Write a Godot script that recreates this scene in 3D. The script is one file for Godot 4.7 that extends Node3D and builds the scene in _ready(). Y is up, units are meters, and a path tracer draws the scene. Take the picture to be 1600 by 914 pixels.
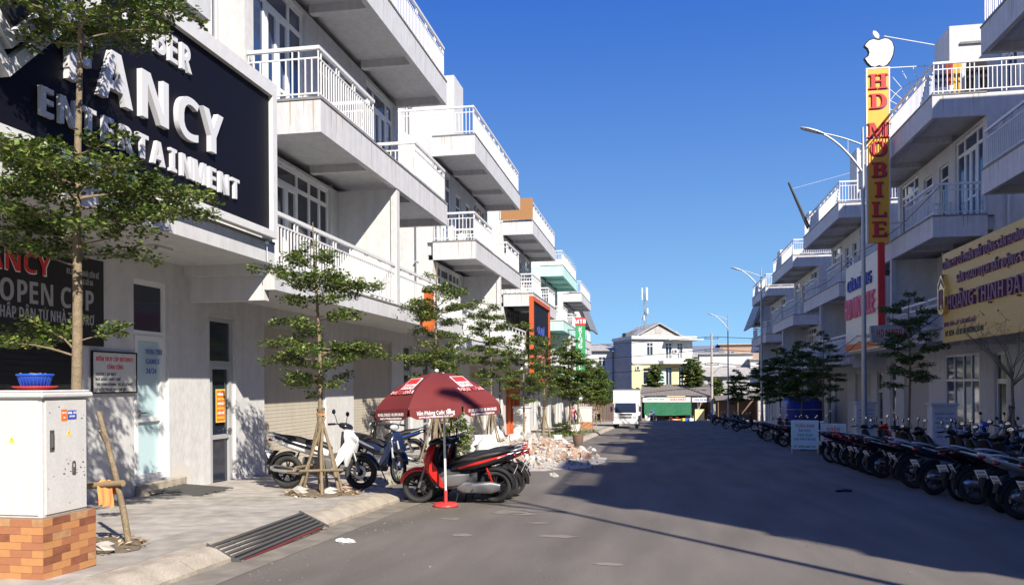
extends Node3D
# A street of white three-storey townhouses. Metres, y up; D is the distance down the street (-z), X is across it.
const SLOPE := 0.031
var rng := RandomNumberGenerator.new()
var mats := {}
var taken := {}
var tex := {}
var bold: SystemFont
var serif: SystemFont


func _ready():
	rng.seed = 7
	# --- camera ---
	var cam := Camera3D.new()
	cam.name = "camera"
	cam.position = Vector3(0, 1.55, 0)
	cam.rotation_degrees = Vector3(0, 10.187, -0.35)
	cam.projection = Camera3D.PROJECTION_FRUSTUM
	cam.near = 0.05
	cam.far = 1500.0
	cam.size = 0.05 * 914.0 / 1280.0
	cam.frustum_offset = Vector2(0, 0.05 * 143.0 / 1280.0)
	add_child(cam)
	cam.current = true
	# --- sky and exposure ---
	var env := Environment.new()
	env.background_mode = Environment.BG_SKY
	var sm := ProceduralSkyMaterial.new()
	sm.sky_top_color = Color(0.000, 0.307, 0.724)
	sm.sky_horizon_color = Color(0.613, 0.827, 0.970)
	sm.sky_curve = 0.16
	sm.sky_energy_multiplier = 1.0
	sm.ground_bottom_color = Color(0.22, 0.21, 0.20)
	sm.ground_horizon_color = Color(0.42, 0.44, 0.46)
	sm.sun_angle_max = 6.0
	sm.sun_curve = 0.05
	var sky := Sky.new()
	sky.sky_material = sm
	env.sky = sky
	env.background_energy_multiplier = 0.74
	env.tonemap_mode = Environment.TONE_MAPPER_LINEAR
	env.tonemap_exposure = 1.62
	env.sdfgi_enabled = true
	env.ssao_enabled = true
	env.ssil_enabled = true
	var we := WorldEnvironment.new()
	we.name = "world_environment"
	we.environment = env
	add_child(we)
	# --- sun: behind the camera and to its right, 36 degrees up ---
	var sun := DirectionalLight3D.new()
	sun.name = "sun"
	sun.light_energy = 1.6
	sun.light_color = Color(1.0, 0.97, 0.92)
	sun.light_angular_distance = 0.5
	sun.shadow_enabled = true
	sun.directional_shadow_max_distance = 200.0
	add_child(sun)
	var el := deg_to_rad(36.3)
	var dir := Vector3(-0.603 * cos(el), -sin(el), -0.797 * cos(el))
	sun.look_at_from_position(Vector3(20, 20, 20), Vector3(20, 20, 20) + dir, Vector3.UP)

	bold = SystemFont.new()
	bold.font_names = PackedStringArray(["Droid Sans"])
	bold.font_weight = 700
	serif = SystemFont.new()
	serif.font_names = PackedStringArray(["Droid Serif"])
	serif.font_weight = 700
	make_materials()
	build_ground()
	build_houses()
	build_far_end()
	build_shop_signs()
	build_street_things()
	build_trees()
	build_bikes()
	build_people()
	build_small_things()


func gy(d: float) -> float:
	return -SLOPE * d if d < 140.0 else -SLOPE * 140.0


func at(x: float, h: float, d: float) -> Vector3:
	return Vector3(x, gy(d) + h, -d)


func walk_h(d: float) -> float:
	return 0.15


# ---------------------------------------------------------------- mesh builder
class MB:
	var v := PackedVector3Array()
	var n := PackedVector3Array()
	var c := PackedColorArray()
	var uv := PackedVector2Array()
	var xf := Transform3D()
	var col := Color(1, 1, 1)

	func flip() -> bool:
		return xf.basis.determinant() < 0.0

	func tri_n(a: Vector3, b: Vector3, d: Vector3, na: Vector3, nb: Vector3, nd: Vector3):
		# world-space corners, counter-clockwise from outside; stored clockwise
		v.append(a); v.append(d); v.append(b)
		n.append(na); n.append(nd); n.append(nb)
		c.append(col); c.append(col); c.append(col)

	func quad(a: Vector3, b: Vector3, d: Vector3, e: Vector3):
		var p := xf * a
		var q := xf * b
		var r := xf * d
		var s := xf * e
		if flip():
			var t := q
			q = s
			s = t
		var nn := (r - p).cross(s - q).normalized()
		tri_n(p, q, r, nn, nn, nn)
		tri_n(p, r, s, nn, nn, nn)

	func tri(a: Vector3, b: Vector3, d: Vector3):
		var p := xf * a
		var q := xf * b
		var r := xf * d
		if flip():
			var t := q
			q = r
			r = t
		var nn := (q - p).cross(r - p).normalized()
		tri_n(p, q, r, nn, nn, nn)

	# a box from its two corners
	func bx(x0: float, x1: float, y0: float, y1: float, z0: float, z1: float):
		var a := [Vector3(x0, y0, z0), Vector3(x1, y0, z0), Vector3(x1, y1, z0), Vector3(x0, y1, z0), Vector3(x0, y0, z1), Vector3(x1, y0, z1), Vector3(x1, y1, z1), Vector3(x0, y1, z1)]
		quad(a[4], a[5], a[6], a[7])
		quad(a[1], a[0], a[3], a[2])
		quad(a[5], a[1], a[2], a[6])
		quad(a[0], a[4], a[7], a[3])
		quad(a[7], a[6], a[2], a[3])
		quad(a[0], a[1], a[5], a[4])

	# a box with chamfered edges
	func bev(x0: float, x1: float, y0: float, y1: float, z0: float, z1: float, b: float):
		var lo := Vector3(x0, y0, z0)
		var hi := Vector3(x1, y1, z1)
		var m := (lo + hi) / 2.0
		var h := (hi - lo) / 2.0
		var k := Vector3(h.x - b, h.y - b, h.z - b)
		for ax in 3:
			var a1 := (ax + 1) % 3
			var a2 := (ax + 2) % 3
			for s in [-1.0, 1.0]:
				var p := []
				for w in [[-1, -1], [1, -1], [1, 1], [-1, 1]]:
					var t := Vector3.ZERO
					t[ax] = h[ax] * s
					t[a1] = k[a1] * w[0]
					t[a2] = k[a2] * w[1]
					p.append(m + t)
				if s > 0:
					quad(p[0], p[1], p[2], p[3])
				else:
					quad(p[3], p[2], p[1], p[0])
		for ax in 3:
			var a1 := (ax + 1) % 3
			var a2 := (ax + 2) % 3
			for s1 in [-1.0, 1.0]:
				for s2 in [-1.0, 1.0]:
					var t0 := Vector3.ZERO
					t0[ax] = -k[ax]; t0[a1] = h[a1] * s1; t0[a2] = k[a2] * s2
					var t1 := t0
					t1[ax] = k[ax]
					var u0 := Vector3.ZERO
					u0[ax] = -k[ax]; u0[a1] = k[a1] * s1; u0[a2] = h[a2] * s2
					var u1 := u0
					u1[ax] = k[ax]
					if s1 * s2 > 0:
						quad(m + t0, m + t1, m + u1, m + u0)
					else:
						quad(m + u0, m + u1, m + t1, m + t0)
		for sx in [-1.0, 1.0]:
			for sy in [-1.0, 1.0]:
				for sz in [-1.0, 1.0]:
					var a := m + Vector3(h.x * sx, k.y * sy, k.z * sz)
					var d := m + Vector3(k.x * sx, h.y * sy, k.z * sz)
					var e := m + Vector3(k.x * sx, k.y * sy, h.z * sz)
					if sx * sy * sz > 0:
						tri(a, d, e)
					else:
						tri(a, e, d)

	# rows of points (all the same length) skinned smoothly; rows run along, points go round
	func skin(rows: Array, closed := true, cap0 := true, cap1 := true):
		var m: int = rows.size()
		var k: int = rows[0].size()
		var pts := []
		for r in rows:
			var w := PackedVector3Array()
			for p in r:
				w.append(xf * p)
			pts.append(w)
		var nor := []
		var f := -1.0 if flip() else 1.0
		for i in m:
			var w := PackedVector3Array()
			for j in k:
				var jn := (j + 1) % k if closed else mini(j + 1, k - 1)
				var jp := (j + k - 1) % k if closed else maxi(j - 1, 0)
				var du: Vector3 = pts[i][jn] - pts[i][jp]
				var dv: Vector3 = pts[mini(i + 1, m - 1)][j] - pts[maxi(i - 1, 0)][j]
				w.append((du.cross(dv) * f).normalized())
			nor.append(w)
		var cols := k if closed else k - 1
		for i in m - 1:
			for j in cols:
				var q := (j + 1) % k
				if f > 0:
					tri_n(pts[i][j], pts[i][q], pts[i + 1][q], nor[i][j], nor[i][q], nor[i + 1][q])
					tri_n(pts[i][j], pts[i + 1][q], pts[i + 1][j], nor[i][j], nor[i + 1][q], nor[i + 1][j])
				else:
					tri_n(pts[i][j], pts[i + 1][q], pts[i][q], nor[i][j], nor[i + 1][q], nor[i][q])
					tri_n(pts[i][j], pts[i + 1][j], pts[i + 1][q], nor[i][j], nor[i + 1][j], nor[i + 1][q])
		if closed:
			for e in [0, m - 1]:
				if (e == 0 and not cap0) or (e == m - 1 and not cap1):
					continue
				var mid := Vector3.ZERO
				for p in pts[e]:
					mid += p
				mid /= k
				var nn: Vector3 = (mid - pts[1 if e == 0 else m - 2][0])
				var cr := Vector3.ZERO
				for j in k:
					cr += (pts[e][j] - mid).cross(pts[e][(j + 1) % k] - mid)
				if cr.length() < 1e-12:
					continue
				cr = cr.normalized()
				var inner := Vector3.ZERO
				for p in pts[1 if e == 0 else m - 2]:
					inner += p
				inner /= k
				var outward := cr.dot(mid - inner) >= 0.0
				for j in k:
					var a: Vector3 = pts[e][j]
					var b: Vector3 = pts[e][(j + 1) % k]
					if outward:
						tri_n(mid, a, b, cr, cr, cr)
					else:
						tri_n(mid, b, a, -cr, -cr, -cr)

	func tube(p: Array, r, sides := 6, closed_path := false):
		var rows := []
		var m: int = p.size()
		var up := Vector3.UP
		var prev := Vector3.ZERO
		for i in m:
			var t: Vector3
			if closed_path:
				t = (p[(i + 1) % m] - p[(i + m - 1) % m]).normalized()
			else:
				t = (p[mini(i + 1, m - 1)] - p[maxi(i - 1, 0)]).normalized()
			if i == 0:
				up = Vector3.UP if absf(t.y) < 0.9 else Vector3.RIGHT
			else:
				up = prev
			var side := t.cross(up).normalized()
			up = side.cross(t).normalized()
			prev = up
			var rad: float = r[i] if r is Array else r
			var row := []
			for j in sides:
				var a := TAU * j / sides
				row.append(p[i] + (side * cos(a) + up * sin(a)) * rad)
			rows.append(row)
		if closed_path:
			rows.append(rows[0])
		skin(rows, true, not closed_path, not closed_path)

	# a profile of (radius, height) turned round y
	func lathe(prof: Array, sides := 16, sharp := false):
		if sharp:
			for i in prof.size() - 1:
				lathe([prof[i], prof[i + 1]], sides)
			return
		var rows := []
		for q in prof:
			var row := []
			for j in sides:
				var a := -TAU * j / sides
				row.append(Vector3(cos(a) * q.x, q.y, sin(a) * q.x))
			rows.append(row)
		skin(rows, true, false, false)

	# sections: [centre, half-width vector, half-height vector], superellipse of the given power
	func loft(secs: Array, sides := 12, power := 2.0):
		var rows := []
		for s in secs:
			var row := []
			for j in sides:
				var a := TAU * j / sides
				var ca := cos(a)
				var sa := sin(a)
				row.append(s[0] + s[1] * (signf(ca) * pow(absf(ca), 2.0 / power)) + s[2] * (signf(sa) * pow(absf(sa), 2.0 / power)))
			rows.append(row)
		skin(rows)

	func ball(m: Vector3, r: Vector3, sides := 10, rings := 6):
		var rows := []
		for i in rings + 1:
			var a := PI * i / rings
			var row := []
			for j in sides:
				var b := -TAU * j / sides
				row.append(m + Vector3(sin(a) * cos(b) * r.x, -cos(a) * r.y, sin(a) * sin(b) * r.z))
			rows.append(row)
		skin(rows, true, false, false)

	# a flat outline (x, y) given thickness along z
	func prism(poly: PackedVector2Array, z0: float, z1: float):
		var p := poly
		if Geometry2D.is_polygon_clockwise(p):
			p = p.duplicate()
			p.reverse()
		var ids := Geometry2D.triangulate_polygon(p)
		for i in range(0, ids.size(), 3):
			var a := p[ids[i]]
			var b := p[ids[i + 1]]
			var d := p[ids[i + 2]]
			if (b - a).cross(d - a) < 0:
				var t := b
				b = d
				d = t
			tri(Vector3(a.x, a.y, z1), Vector3(b.x, b.y, z1), Vector3(d.x, d.y, z1))
			tri(Vector3(a.x, a.y, z0), Vector3(d.x, d.y, z0), Vector3(b.x, b.y, z0))
		for i in p.size():
			var a := p[i]
			var b := p[(i + 1) % p.size()]
			quad(Vector3(a.x, a.y, z0), Vector3(b.x, b.y, z0), Vector3(b.x, b.y, z1), Vector3(a.x, a.y, z1))

	# a wall in the x-y plane between z0 and z1 with rectangular holes [x0, x1, y0, y1]
	func holed(x0: float, x1: float, y0: float, y1: float, z0: float, z1: float, holes: Array):
		var xs := [x0, x1]
		var ys := [y0, y1]
		for h in holes:
			for q in [h[0], h[1]]:
				if q > x0 and q < x1 and not xs.has(q): xs.append(q)
			for q in [h[2], h[3]]:
				if q > y0 and q < y1 and not ys.has(q): ys.append(q)
		xs.sort()
		ys.sort()
		var solid := func(i: int, j: int) -> bool:
			if i < 0 or j < 0 or i >= xs.size() - 1 or j >= ys.size() - 1:
				return false
			var mx: float = (xs[i] + xs[i + 1]) / 2.0
			var my: float = (ys[j] + ys[j + 1]) / 2.0
			for h in holes:
				if mx > h[0] and mx < h[1] and my > h[2] and my < h[3]:
					return false
			return true
		for i in xs.size() - 1:
			for j in ys.size() - 1:
				if not solid.call(i, j):
					continue
				var a: float = xs[i]
				var b: float = xs[i + 1]
				var d: float = ys[j]
				var e: float = ys[j + 1]
				quad(Vector3(a, d, z1), Vector3(b, d, z1), Vector3(b, e, z1), Vector3(a, e, z1))
				quad(Vector3(b, d, z0), Vector3(a, d, z0), Vector3(a, e, z0), Vector3(b, e, z0))
				if not solid.call(i - 1, j): quad(Vector3(a, d, z0), Vector3(a, d, z1), Vector3(a, e, z1), Vector3(a, e, z0))
				if not solid.call(i + 1, j): quad(Vector3(b, d, z1), Vector3(b, d, z0), Vector3(b, e, z0), Vector3(b, e, z1))
				if not solid.call(i, j - 1): quad(Vector3(a, d, z0), Vector3(b, d, z0), Vector3(b, d, z1), Vector3(a, d, z1))
				if not solid.call(i, j + 1): quad(Vector3(a, e, z1), Vector3(b, e, z1), Vector3(b, e, z0), Vector3(a, e, z0))

	func mesh() -> ArrayMesh:
		var a := []
		a.resize(Mesh.ARRAY_MAX)
		a[Mesh.ARRAY_VERTEX] = v
		a[Mesh.ARRAY_NORMAL] = n
		a[Mesh.ARRAY_COLOR] = c
		var m := ArrayMesh.new()
		m.add_surface_from_arrays(Mesh.PRIMITIVE_TRIANGLES, a)
		return m


func mb(xf := Transform3D()) -> MB:
	var b := MB.new()
	b.xf = xf
	return b


# ---------------------------------------------------------------- nodes
func numbered(called: String) -> String:
	var k: int = taken.get(called, 0)
	taken[called] = k + 1
	return called if k == 0 else "%s_%03d" % [called, k]


func tag(o: Node, label := "", category := "", group := "", kind := ""):
	if label: o.set_meta("label", label)
	if category: o.set_meta("category", category)
	if group: o.set_meta("group", group)
	if kind: o.set_meta("kind", kind)
	return o


func thing(called: String, label: String, category: String, where: Vector3, turn := 0.0, group := "") -> Node3D:
	var o := Node3D.new()
	o.name = numbered(called)
	o.position = where
	o.rotation.y = turn
	add_child(o)
	tag(o, label, category, group)
	return o


func put(called: String, m: Mesh, material: Material, parent: Node = null) -> MeshInstance3D:
	var o := MeshInstance3D.new()
	o.name = numbered(called) if parent == null else called
	o.mesh = m
	o.material_override = material
	(parent if parent else self).add_child(o, true)
	return o


func part(called: String, b: MB, material: Material, parent: Node) -> MeshInstance3D:
	return put(called, b.mesh(), material, parent)


func solo(called: String, b: MB, material: Material, label: String, category: String, where := Vector3.ZERO, turn := 0.0, group := "") -> MeshInstance3D:
	var o := put(called, b.mesh(), material)
	o.position = where
	o.rotation.y = turn
	tag(o, label, category, group)
	return o


func setting(called: String, b: MB, material: Material) -> MeshInstance3D:
	var o := put(called, b.mesh(), material)
	tag(o, "", "", "", "structure")
	return o


# Vietnamese letters that the fonts lack: base letter, horn, tone (a acute, g grave, h hook, t tilde, d dot below)
const TONES := {"Ả": "A h", "Ạ": "A d", "Ằ": "Ă g", "Ắ": "Ă a", "Ẳ": "Ă h", "Ẵ": "Ă t", "Ặ": "Ă d", "Ầ": "Â g", "Ấ": "Â a", "Ẩ": "Â h", "Ẫ": "Â t", "Ậ": "Â d", "Ẻ": "E h", "Ẽ": "E t", "Ẹ": "E d", "Ề": "Ê g", "Ế": "Ê a", "Ể": "Ê h", "Ễ": "Ê t", "Ệ": "Ê d", "Ỉ": "I h", "Ị": "I d", "Ỏ": "O h", "Ọ": "O d", "Ồ": "Ô g", "Ố": "Ô a", "Ổ": "Ô h", "Ỗ": "Ô t", "Ộ": "Ô d", "Ơ": "Oo ", "Ờ": "Oog", "Ớ": "Ooa", "Ở": "Ooh", "Ỡ": "Oot", "Ợ": "Ood", "Ủ": "U h", "Ụ": "U d", "Ư": "Uo ", "Ừ": "Uog", "Ứ": "Uoa", "Ử": "Uoh", "Ữ": "Uot", "Ự": "Uod", "ộ": "ô d", "ồ": "ô g", "ơ": "oo ", "ư": "uo "}


func text_mesh(s: String, cap: float, depth: float, font: Font) -> Mesh:
	var base := ""
	var marks := []
	for c in s:
		if TONES.has(c):
			marks.append([base.length(), TONES[c]])
			base += TONES[c][0]
		else:
			base += c
	var t := TextMesh.new()
	t.font = font
	t.text = base
	t.font_size = 48
	t.pixel_size = cap / (0.719 * 48.0)
	t.depth = depth
	t.curve_step = 3.0 if cap < 0.25 else 1.5
	if marks.is_empty():
		return t
	var b := mb()
	var ar := t.surface_get_arrays(0)
	var vs: PackedVector3Array = ar[Mesh.ARRAY_VERTEX]
	var ns: PackedVector3Array = ar[Mesh.ARRAY_NORMAL]
	var ids = ar[Mesh.ARRAY_INDEX]
	var count: int = ids.size() if ids != null and ids.size() > 0 else vs.size()
	for i in count:
		var k: int = ids[i] if ids != null and ids.size() > 0 else i
		b.v.append(vs[k])
		b.n.append(ns[k])
		b.c.append(Color.WHITE)
	var total := font.get_string_size(base, HORIZONTAL_ALIGNMENT_LEFT, -1, 48).x
	for q in marks:
		var x0 := font.get_string_size(base.substr(0, q[0]), HORIZONTAL_ALIGNMENT_LEFT, -1, 48).x
		var x1 := font.get_string_size(base.substr(0, q[0] + 1), HORIZONTAL_ALIGNMENT_LEFT, -1, 48).x
		var x := ((x0 + x1) / 2 - total / 2) * t.pixel_size
		var low: bool = q[1][0] == q[1][0].to_lower()
		var top := cap * (0.34 if low else 0.55)
		var hat: bool = q[1][0] in ["Â", "Ê", "Ô", "Ă", "ô"]
		var w := cap * 0.055
		var z0 := -depth / 2
		var z1 := depth / 2
		if q[1][1] == "o":
			var e := x + (x1 - x0) / 2 * t.pixel_size - cap * 0.06
			b.prism(PackedVector2Array([Vector2(e - w * 1.5, top - w * 3), Vector2(e + w, top - w * 2.6), Vector2(e + w * 1.6, top + w), Vector2(e - w * 0.3, top + w)]), z0, z1)
		var y := top + cap * (0.20 if hat else 0.07)
		var cx := x + (cap * 0.17 if hat else 0.0)
		match q[1][2]:
			"a":
				b.prism(PackedVector2Array([Vector2(cx - w, y), Vector2(cx + w * 0.4, y), Vector2(cx + w * 2.2, y + w * 2.6), Vector2(cx + w * 0.4, y + w * 2.6)]), z0, z1)
			"g":
				cx = x - (cap * 0.13 if hat else 0.0)
				b.prism(PackedVector2Array([Vector2(cx + w, y), Vector2(cx - w * 0.4, y), Vector2(cx - w * 2.2, y + w * 2.6), Vector2(cx - w * 0.4, y + w * 2.6)]), z0, z1)
			"h":
				b.prism(PackedVector2Array([Vector2(cx - w * 0.6, y), Vector2(cx + w * 0.6, y), Vector2(cx + w * 0.7, y + w), Vector2(cx + w * 1.7, y + w * 1.9), Vector2(cx + w * 0.6, y + w * 2.8), Vector2(cx - w * 1.4, y + w * 2.4), Vector2(cx - w * 1.2, y + w * 1.6), Vector2(cx + w * 0.2, y + w * 1.8), Vector2(cx - w * 0.6, y + w)]), z0, z1)
			"t":
				cx = x
				b.prism(PackedVector2Array([Vector2(cx - w * 2.4, y), Vector2(cx - w * 0.8, y + w), Vector2(cx + w * 1.0, y + w * 0.2), Vector2(cx + w * 2.6, y + w * 1.2), Vector2(cx + w * 2.4, y + w * 2.2), Vector2(cx + w * 1.0, y + w * 1.3), Vector2(cx - w * 0.8, y + w * 2.1), Vector2(cx - w * 2.6, y + w)]), z0, z1)
			"d":
				b.prism(PackedVector2Array([Vector2(x - w, -cap * 0.70), Vector2(x + w, -cap * 0.70), Vector2(x + w, -cap * 0.70 + w * 2), Vector2(x - w, -cap * 0.70 + w * 2)]), z0, z1)
	return b.mesh()


func lettering(called: String, s: String, cap: float, depth: float, material: Material, parent: Node, where: Vector3, turn: Vector3 = Vector3.ZERO, squeeze := 1.0, font: Font = null) -> MeshInstance3D:
	var o := put(called, text_mesh(s, cap, depth, font if font else bold), material, parent)
	o.position = where
	o.rotation = turn
	o.scale = Vector3(squeeze, 1, 1)
	return o


# ---------------------------------------------------------------- materials
func noise_tex(key: String, freq: float, lo: Color, hi: Color, octaves := 4, bump := 0.0, cellular := false) -> Texture2D:
	if tex.has(key):
		return tex[key]
	var f := FastNoiseLite.new()
	f.seed = hash(key) % 1000
	f.noise_type = FastNoiseLite.TYPE_CELLULAR if cellular else FastNoiseLite.TYPE_SIMPLEX
	f.frequency = freq
	f.fractal_octaves = octaves
	var t := NoiseTexture2D.new()
	t.width = 512
	t.height = 512
	t.seamless = true
	t.noise = f
	if bump > 0.0:
		t.as_normal_map = true
		t.bump_strength = bump
	else:
		var g := Gradient.new()
		g.offsets = PackedFloat32Array([0.0, 1.0])
		g.colors = PackedColorArray([lo, hi])
		t.color_ramp = g
	tex[key] = t
	return t


func g3(k: float) -> Color:
	return Color(k, k, k)


# base colours below are linear, as real-world albedos are
func flat(key: String, lin: Color, rough := 0.7, metal := 0.0, spec := 0.5) -> StandardMaterial3D:
	if mats.has(key):
		return mats[key]
	var m := StandardMaterial3D.new()
	m.resource_name = key
	m.albedo_color = lin.linear_to_srgb()
	m.roughness = rough
	m.metallic = metal
	m.metallic_specular = spec
	mats[key] = m
	return m


func worn(key: String, lin: Color, rough: float, map: Texture2D, scale: Vector3, detail: Texture2D = null, dscale := Vector3.ONE, bump: Texture2D = null, bump_scale := 0.4) -> StandardMaterial3D:
	if mats.has(key):
		return mats[key]
	var m := flat(key, lin, rough)
	m.albedo_texture = map
	m.uv1_triplanar = true
	m.uv1_world_triplanar = true
	m.uv1_scale = scale
	if detail:
		m.detail_enabled = true
		m.detail_albedo = detail
		m.detail_blend_mode = BaseMaterial3D.BLEND_MODE_MUL
		m.detail_uv_layer = BaseMaterial3D.DETAIL_UV_2
		m.uv2_triplanar = true
		m.uv2_world_triplanar = true
		m.uv2_scale = dscale
	if bump:
		m.normal_enabled = true
		m.normal_texture = bump
		m.normal_scale = bump_scale
	return m


func make_materials():
	var mottle := noise_tex("mottle", 0.010, g3(0.955), g3(1.0), 5)
	var fine := noise_tex("fine", 0.09, g3(0.84), g3(1.0), 3)
	var grit := noise_tex("grit", 0.22, g3(0.66), g3(1.0), 2)
	var blotch := noise_tex("blotch", 0.008, g3(0.80), g3(1.0), 4)
	var nfine := noise_tex("nfine", 0.12, g3(0), g3(1), 3, 3.0)
	var nrough := noise_tex("nrough", 0.05, g3(0), g3(1), 4, 6.0)
	var streak := noise_tex("streak", 0.012, Color(0.94, 0.937, 0.93), Color(1, 1, 1), 4)
	worn("plaster", Color(0.645, 0.64, 0.63), 0.85, streak, Vector3(0.45, 0.05, 0.45), mottle, Vector3(0.5, 0.5, 0.5), nfine, 0.15)
	worn("fascia_paint", Color(0.645, 0.645, 0.65), 0.8, streak, Vector3(0.7, 0.03, 0.7), mottle, Vector3(0.35, 0.35, 0.35), nfine, 0.12)
	worn("mint_paint", Color(0.55, 0.86, 0.78), 0.8, streak, Vector3(0.7, 0.04, 0.7), mottle, Vector3(0.35, 0.35, 0.35))
	worn("grey_plaster", Color(0.55, 0.54, 0.52), 0.85, streak, Vector3(0.45, 0.05, 0.45), blotch, Vector3(0.5, 0.5, 0.5))
	worn("ledge_concrete", Color(0.33, 0.32, 0.31), 0.9, fine, Vector3(1, 1, 1), blotch, Vector3(0.6, 0.6, 0.6))
	worn("yellow_plaster", Color(0.86, 0.72, 0.34), 0.85, streak, Vector3(0.45, 0.05, 0.45))
	worn("asphalt", Color(0.285, 0.25, 0.21), 0.93, grit, Vector3(1.6, 1.6, 1.6), blotch, Vector3(0.22, 0.09, 0.045), nrough, 0.5)
	worn("asphalt_gutter", Color(0.42, 0.37, 0.30), 0.95, grit, Vector3(1.2, 1.2, 1.2), blotch, Vector3(0.5, 0.5, 0.5))
	worn("earth", Color(0.30, 0.25, 0.19), 0.95, fine, Vector3(0.4, 0.4, 0.4), blotch, Vector3(0.05, 0.05, 0.05))
	worn("kerb_concrete", Color(0.60, 0.52, 0.41), 0.93, fine, Vector3(1.1, 1.1, 1.1), blotch, Vector3(0.7, 0.7, 0.7), nrough, 0.5)
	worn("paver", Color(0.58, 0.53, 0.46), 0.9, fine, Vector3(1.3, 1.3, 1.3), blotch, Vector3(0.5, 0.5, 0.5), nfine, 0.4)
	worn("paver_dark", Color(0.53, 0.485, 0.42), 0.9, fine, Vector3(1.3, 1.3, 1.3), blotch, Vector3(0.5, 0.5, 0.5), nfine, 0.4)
	worn("paver_pale", Color(0.62, 0.57, 0.50), 0.9, fine, Vector3(1.3, 1.3, 1.3), blotch, Vector3(0.5, 0.5, 0.5), nfine, 0.4)
	worn("joint", Color(0.24, 0.22, 0.19), 0.95, fine, Vector3(1.3, 1.3, 1.3))
	worn("soil", Color(0.34, 0.26, 0.17), 0.97, grit, Vector3(1.5, 1.5, 1.5), blotch, Vector3(1.5, 1.5, 1.5), nrough, 1.0)
	worn("rubble_grey", Color(0.62, 0.57, 0.51), 0.95, fine, Vector3(1.5, 1.5, 1.5), blotch, Vector3(1, 1, 1))
	worn("rubble_white", Color(0.80, 0.77, 0.72), 0.95, fine, Vector3(1.5, 1.5, 1.5), blotch, Vector3(1, 1, 1))
	worn("rubble_red", Color(0.60, 0.40, 0.29), 0.95, fine, Vector3(1.5, 1.5, 1.5), blotch, Vector3(1, 1, 1))
	worn("shutter", Color(0.52, 0.47, 0.38), 0.6, streak, Vector3(0.6, 0.1, 0.6))
	worn("shutter_grey", Color(0.40, 0.39, 0.37), 0.55, streak, Vector3(0.6, 0.1, 0.6))
	worn("wood", Color(0.44, 0.33, 0.21), 0.85, noise_tex("grain", 0.04, Color(0.62, 0.58, 0.52), Color(1, 1, 1), 4), Vector3(4, 0.5, 4), null, Vector3.ONE, nfine, 0.5)
	worn("bark", Color(0.46, 0.37, 0.25), 0.92, noise_tex("grain", 0.04, g3(0.6), g3(1), 4), Vector3(6, 1.2, 6), blotch, Vector3(2, 2, 2), nrough, 0.5)
	worn("plywood", Color(0.56, 0.30, 0.13), 0.8, noise_tex("grain", 0.04, g3(0.6), g3(1), 4), Vector3(0.6, 2.5, 0.6))
	worn("roof_sheet", Color(0.52, 0.49, 0.45), 0.7, streak, Vector3(0.4, 0.4, 0.4), blotch, Vector3(0.3, 0.3, 0.3))
	worn("dark_roof", Color(0.20, 0.21, 0.24), 0.7, mottle, Vector3(0.4, 0.4, 0.4))
	worn("rust_roof", Color(0.30, 0.26, 0.22), 0.85, fine, Vector3(0.5, 0.5, 0.5), blotch, Vector3(0.4, 0.4, 0.4))
	worn("shade_toned_wall", Color(0.36, 0.37, 0.42), 0.9, streak, Vector3(0.4, 0.05, 0.4), blotch, Vector3(0.4, 0.4, 0.4))  # plaster darkened to blue-grey: shade is put into the wall colour
	worn("cabinet_paint", Color(0.66, 0.65, 0.63), 0.5, mottle, Vector3(0.9, 0.25, 0.9), noise_tex("scuff", 0.03, Color(0.95, 0.94, 0.92), Color(1, 1, 1), 4), Vector3(1.4, 1.4, 1.4))
	worn("brick_orange", Color(0.62, 0.29, 0.11), 0.6, fine, Vector3(2, 2, 2), mottle, Vector3(2, 2, 2))
	worn("brick_red", Color(0.47, 0.19, 0.09), 0.6, fine, Vector3(2, 2, 2), mottle, Vector3(2, 2, 2))
	worn("brick_pale", Color(0.66, 0.36, 0.17), 0.65, fine, Vector3(2, 2, 2), blotch, Vector3(2, 2, 2))
	worn("brick_dark", Color(0.36, 0.13, 0.065), 0.65, fine, Vector3(2, 2, 2), blotch, Vector3(2, 2, 2))
	worn("mortar", Color(0.36, 0.25, 0.17), 0.95, fine, Vector3(2, 2, 2))
	worn("iron", Color(0.09, 0.088, 0.085), 0.75, fine, Vector3(3, 3, 3))
	worn("rust_iron", Color(0.22, 0.14, 0.10), 0.85, fine, Vector3(3, 3, 3))
	worn("sign_navy", Color(0.007, 0.007, 0.013), 0.55, mottle, Vector3(0.5, 0.5, 0.5))
	worn("sign_black", Color(0.012, 0.011, 0.012), 0.5, mottle, Vector3(0.5, 0.5, 0.5))
	worn("sign_yellow", Color(0.66, 0.45, 0.14), 0.5, mottle, Vector3(0.6, 0.6, 0.6))
	worn("sign_orange", Color(0.85, 0.42, 0.04), 0.5, mottle, Vector3(0.6, 0.6, 0.6))
	worn("sign_white", Color(0.70, 0.69, 0.67), 0.45, mottle, Vector3(0.7, 0.7, 0.7))
	worn("sign_cream", Color(0.80, 0.74, 0.60), 0.5, mottle, Vector3(0.5, 0.5, 0.5))
	worn("plate_white", Color(0.66, 0.66, 0.61), 0.5, mottle, Vector3(1.4, 1.4, 1.4))
	worn("cloth_maroon", Color(0.19, 0.022, 0.022), 0.8, mottle, Vector3(1.2, 1.2, 1.2), noise_tex("weave", 0.3, g3(0.85), g3(1), 1), Vector3(6, 6, 6))
	worn("canvas_green", Color(0.02, 0.16, 0.07), 0.8, blotch, Vector3(0.5, 0.5, 0.5))
	worn("tarp_blue", Color(0.02, 0.05, 0.34), 0.5, blotch, Vector3(0.7, 0.7, 0.7))
	mats["sign_navy"].metallic_specular = 0.25
	flat("stain", Color(0.56, 0.535, 0.49), 0.9)
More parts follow.
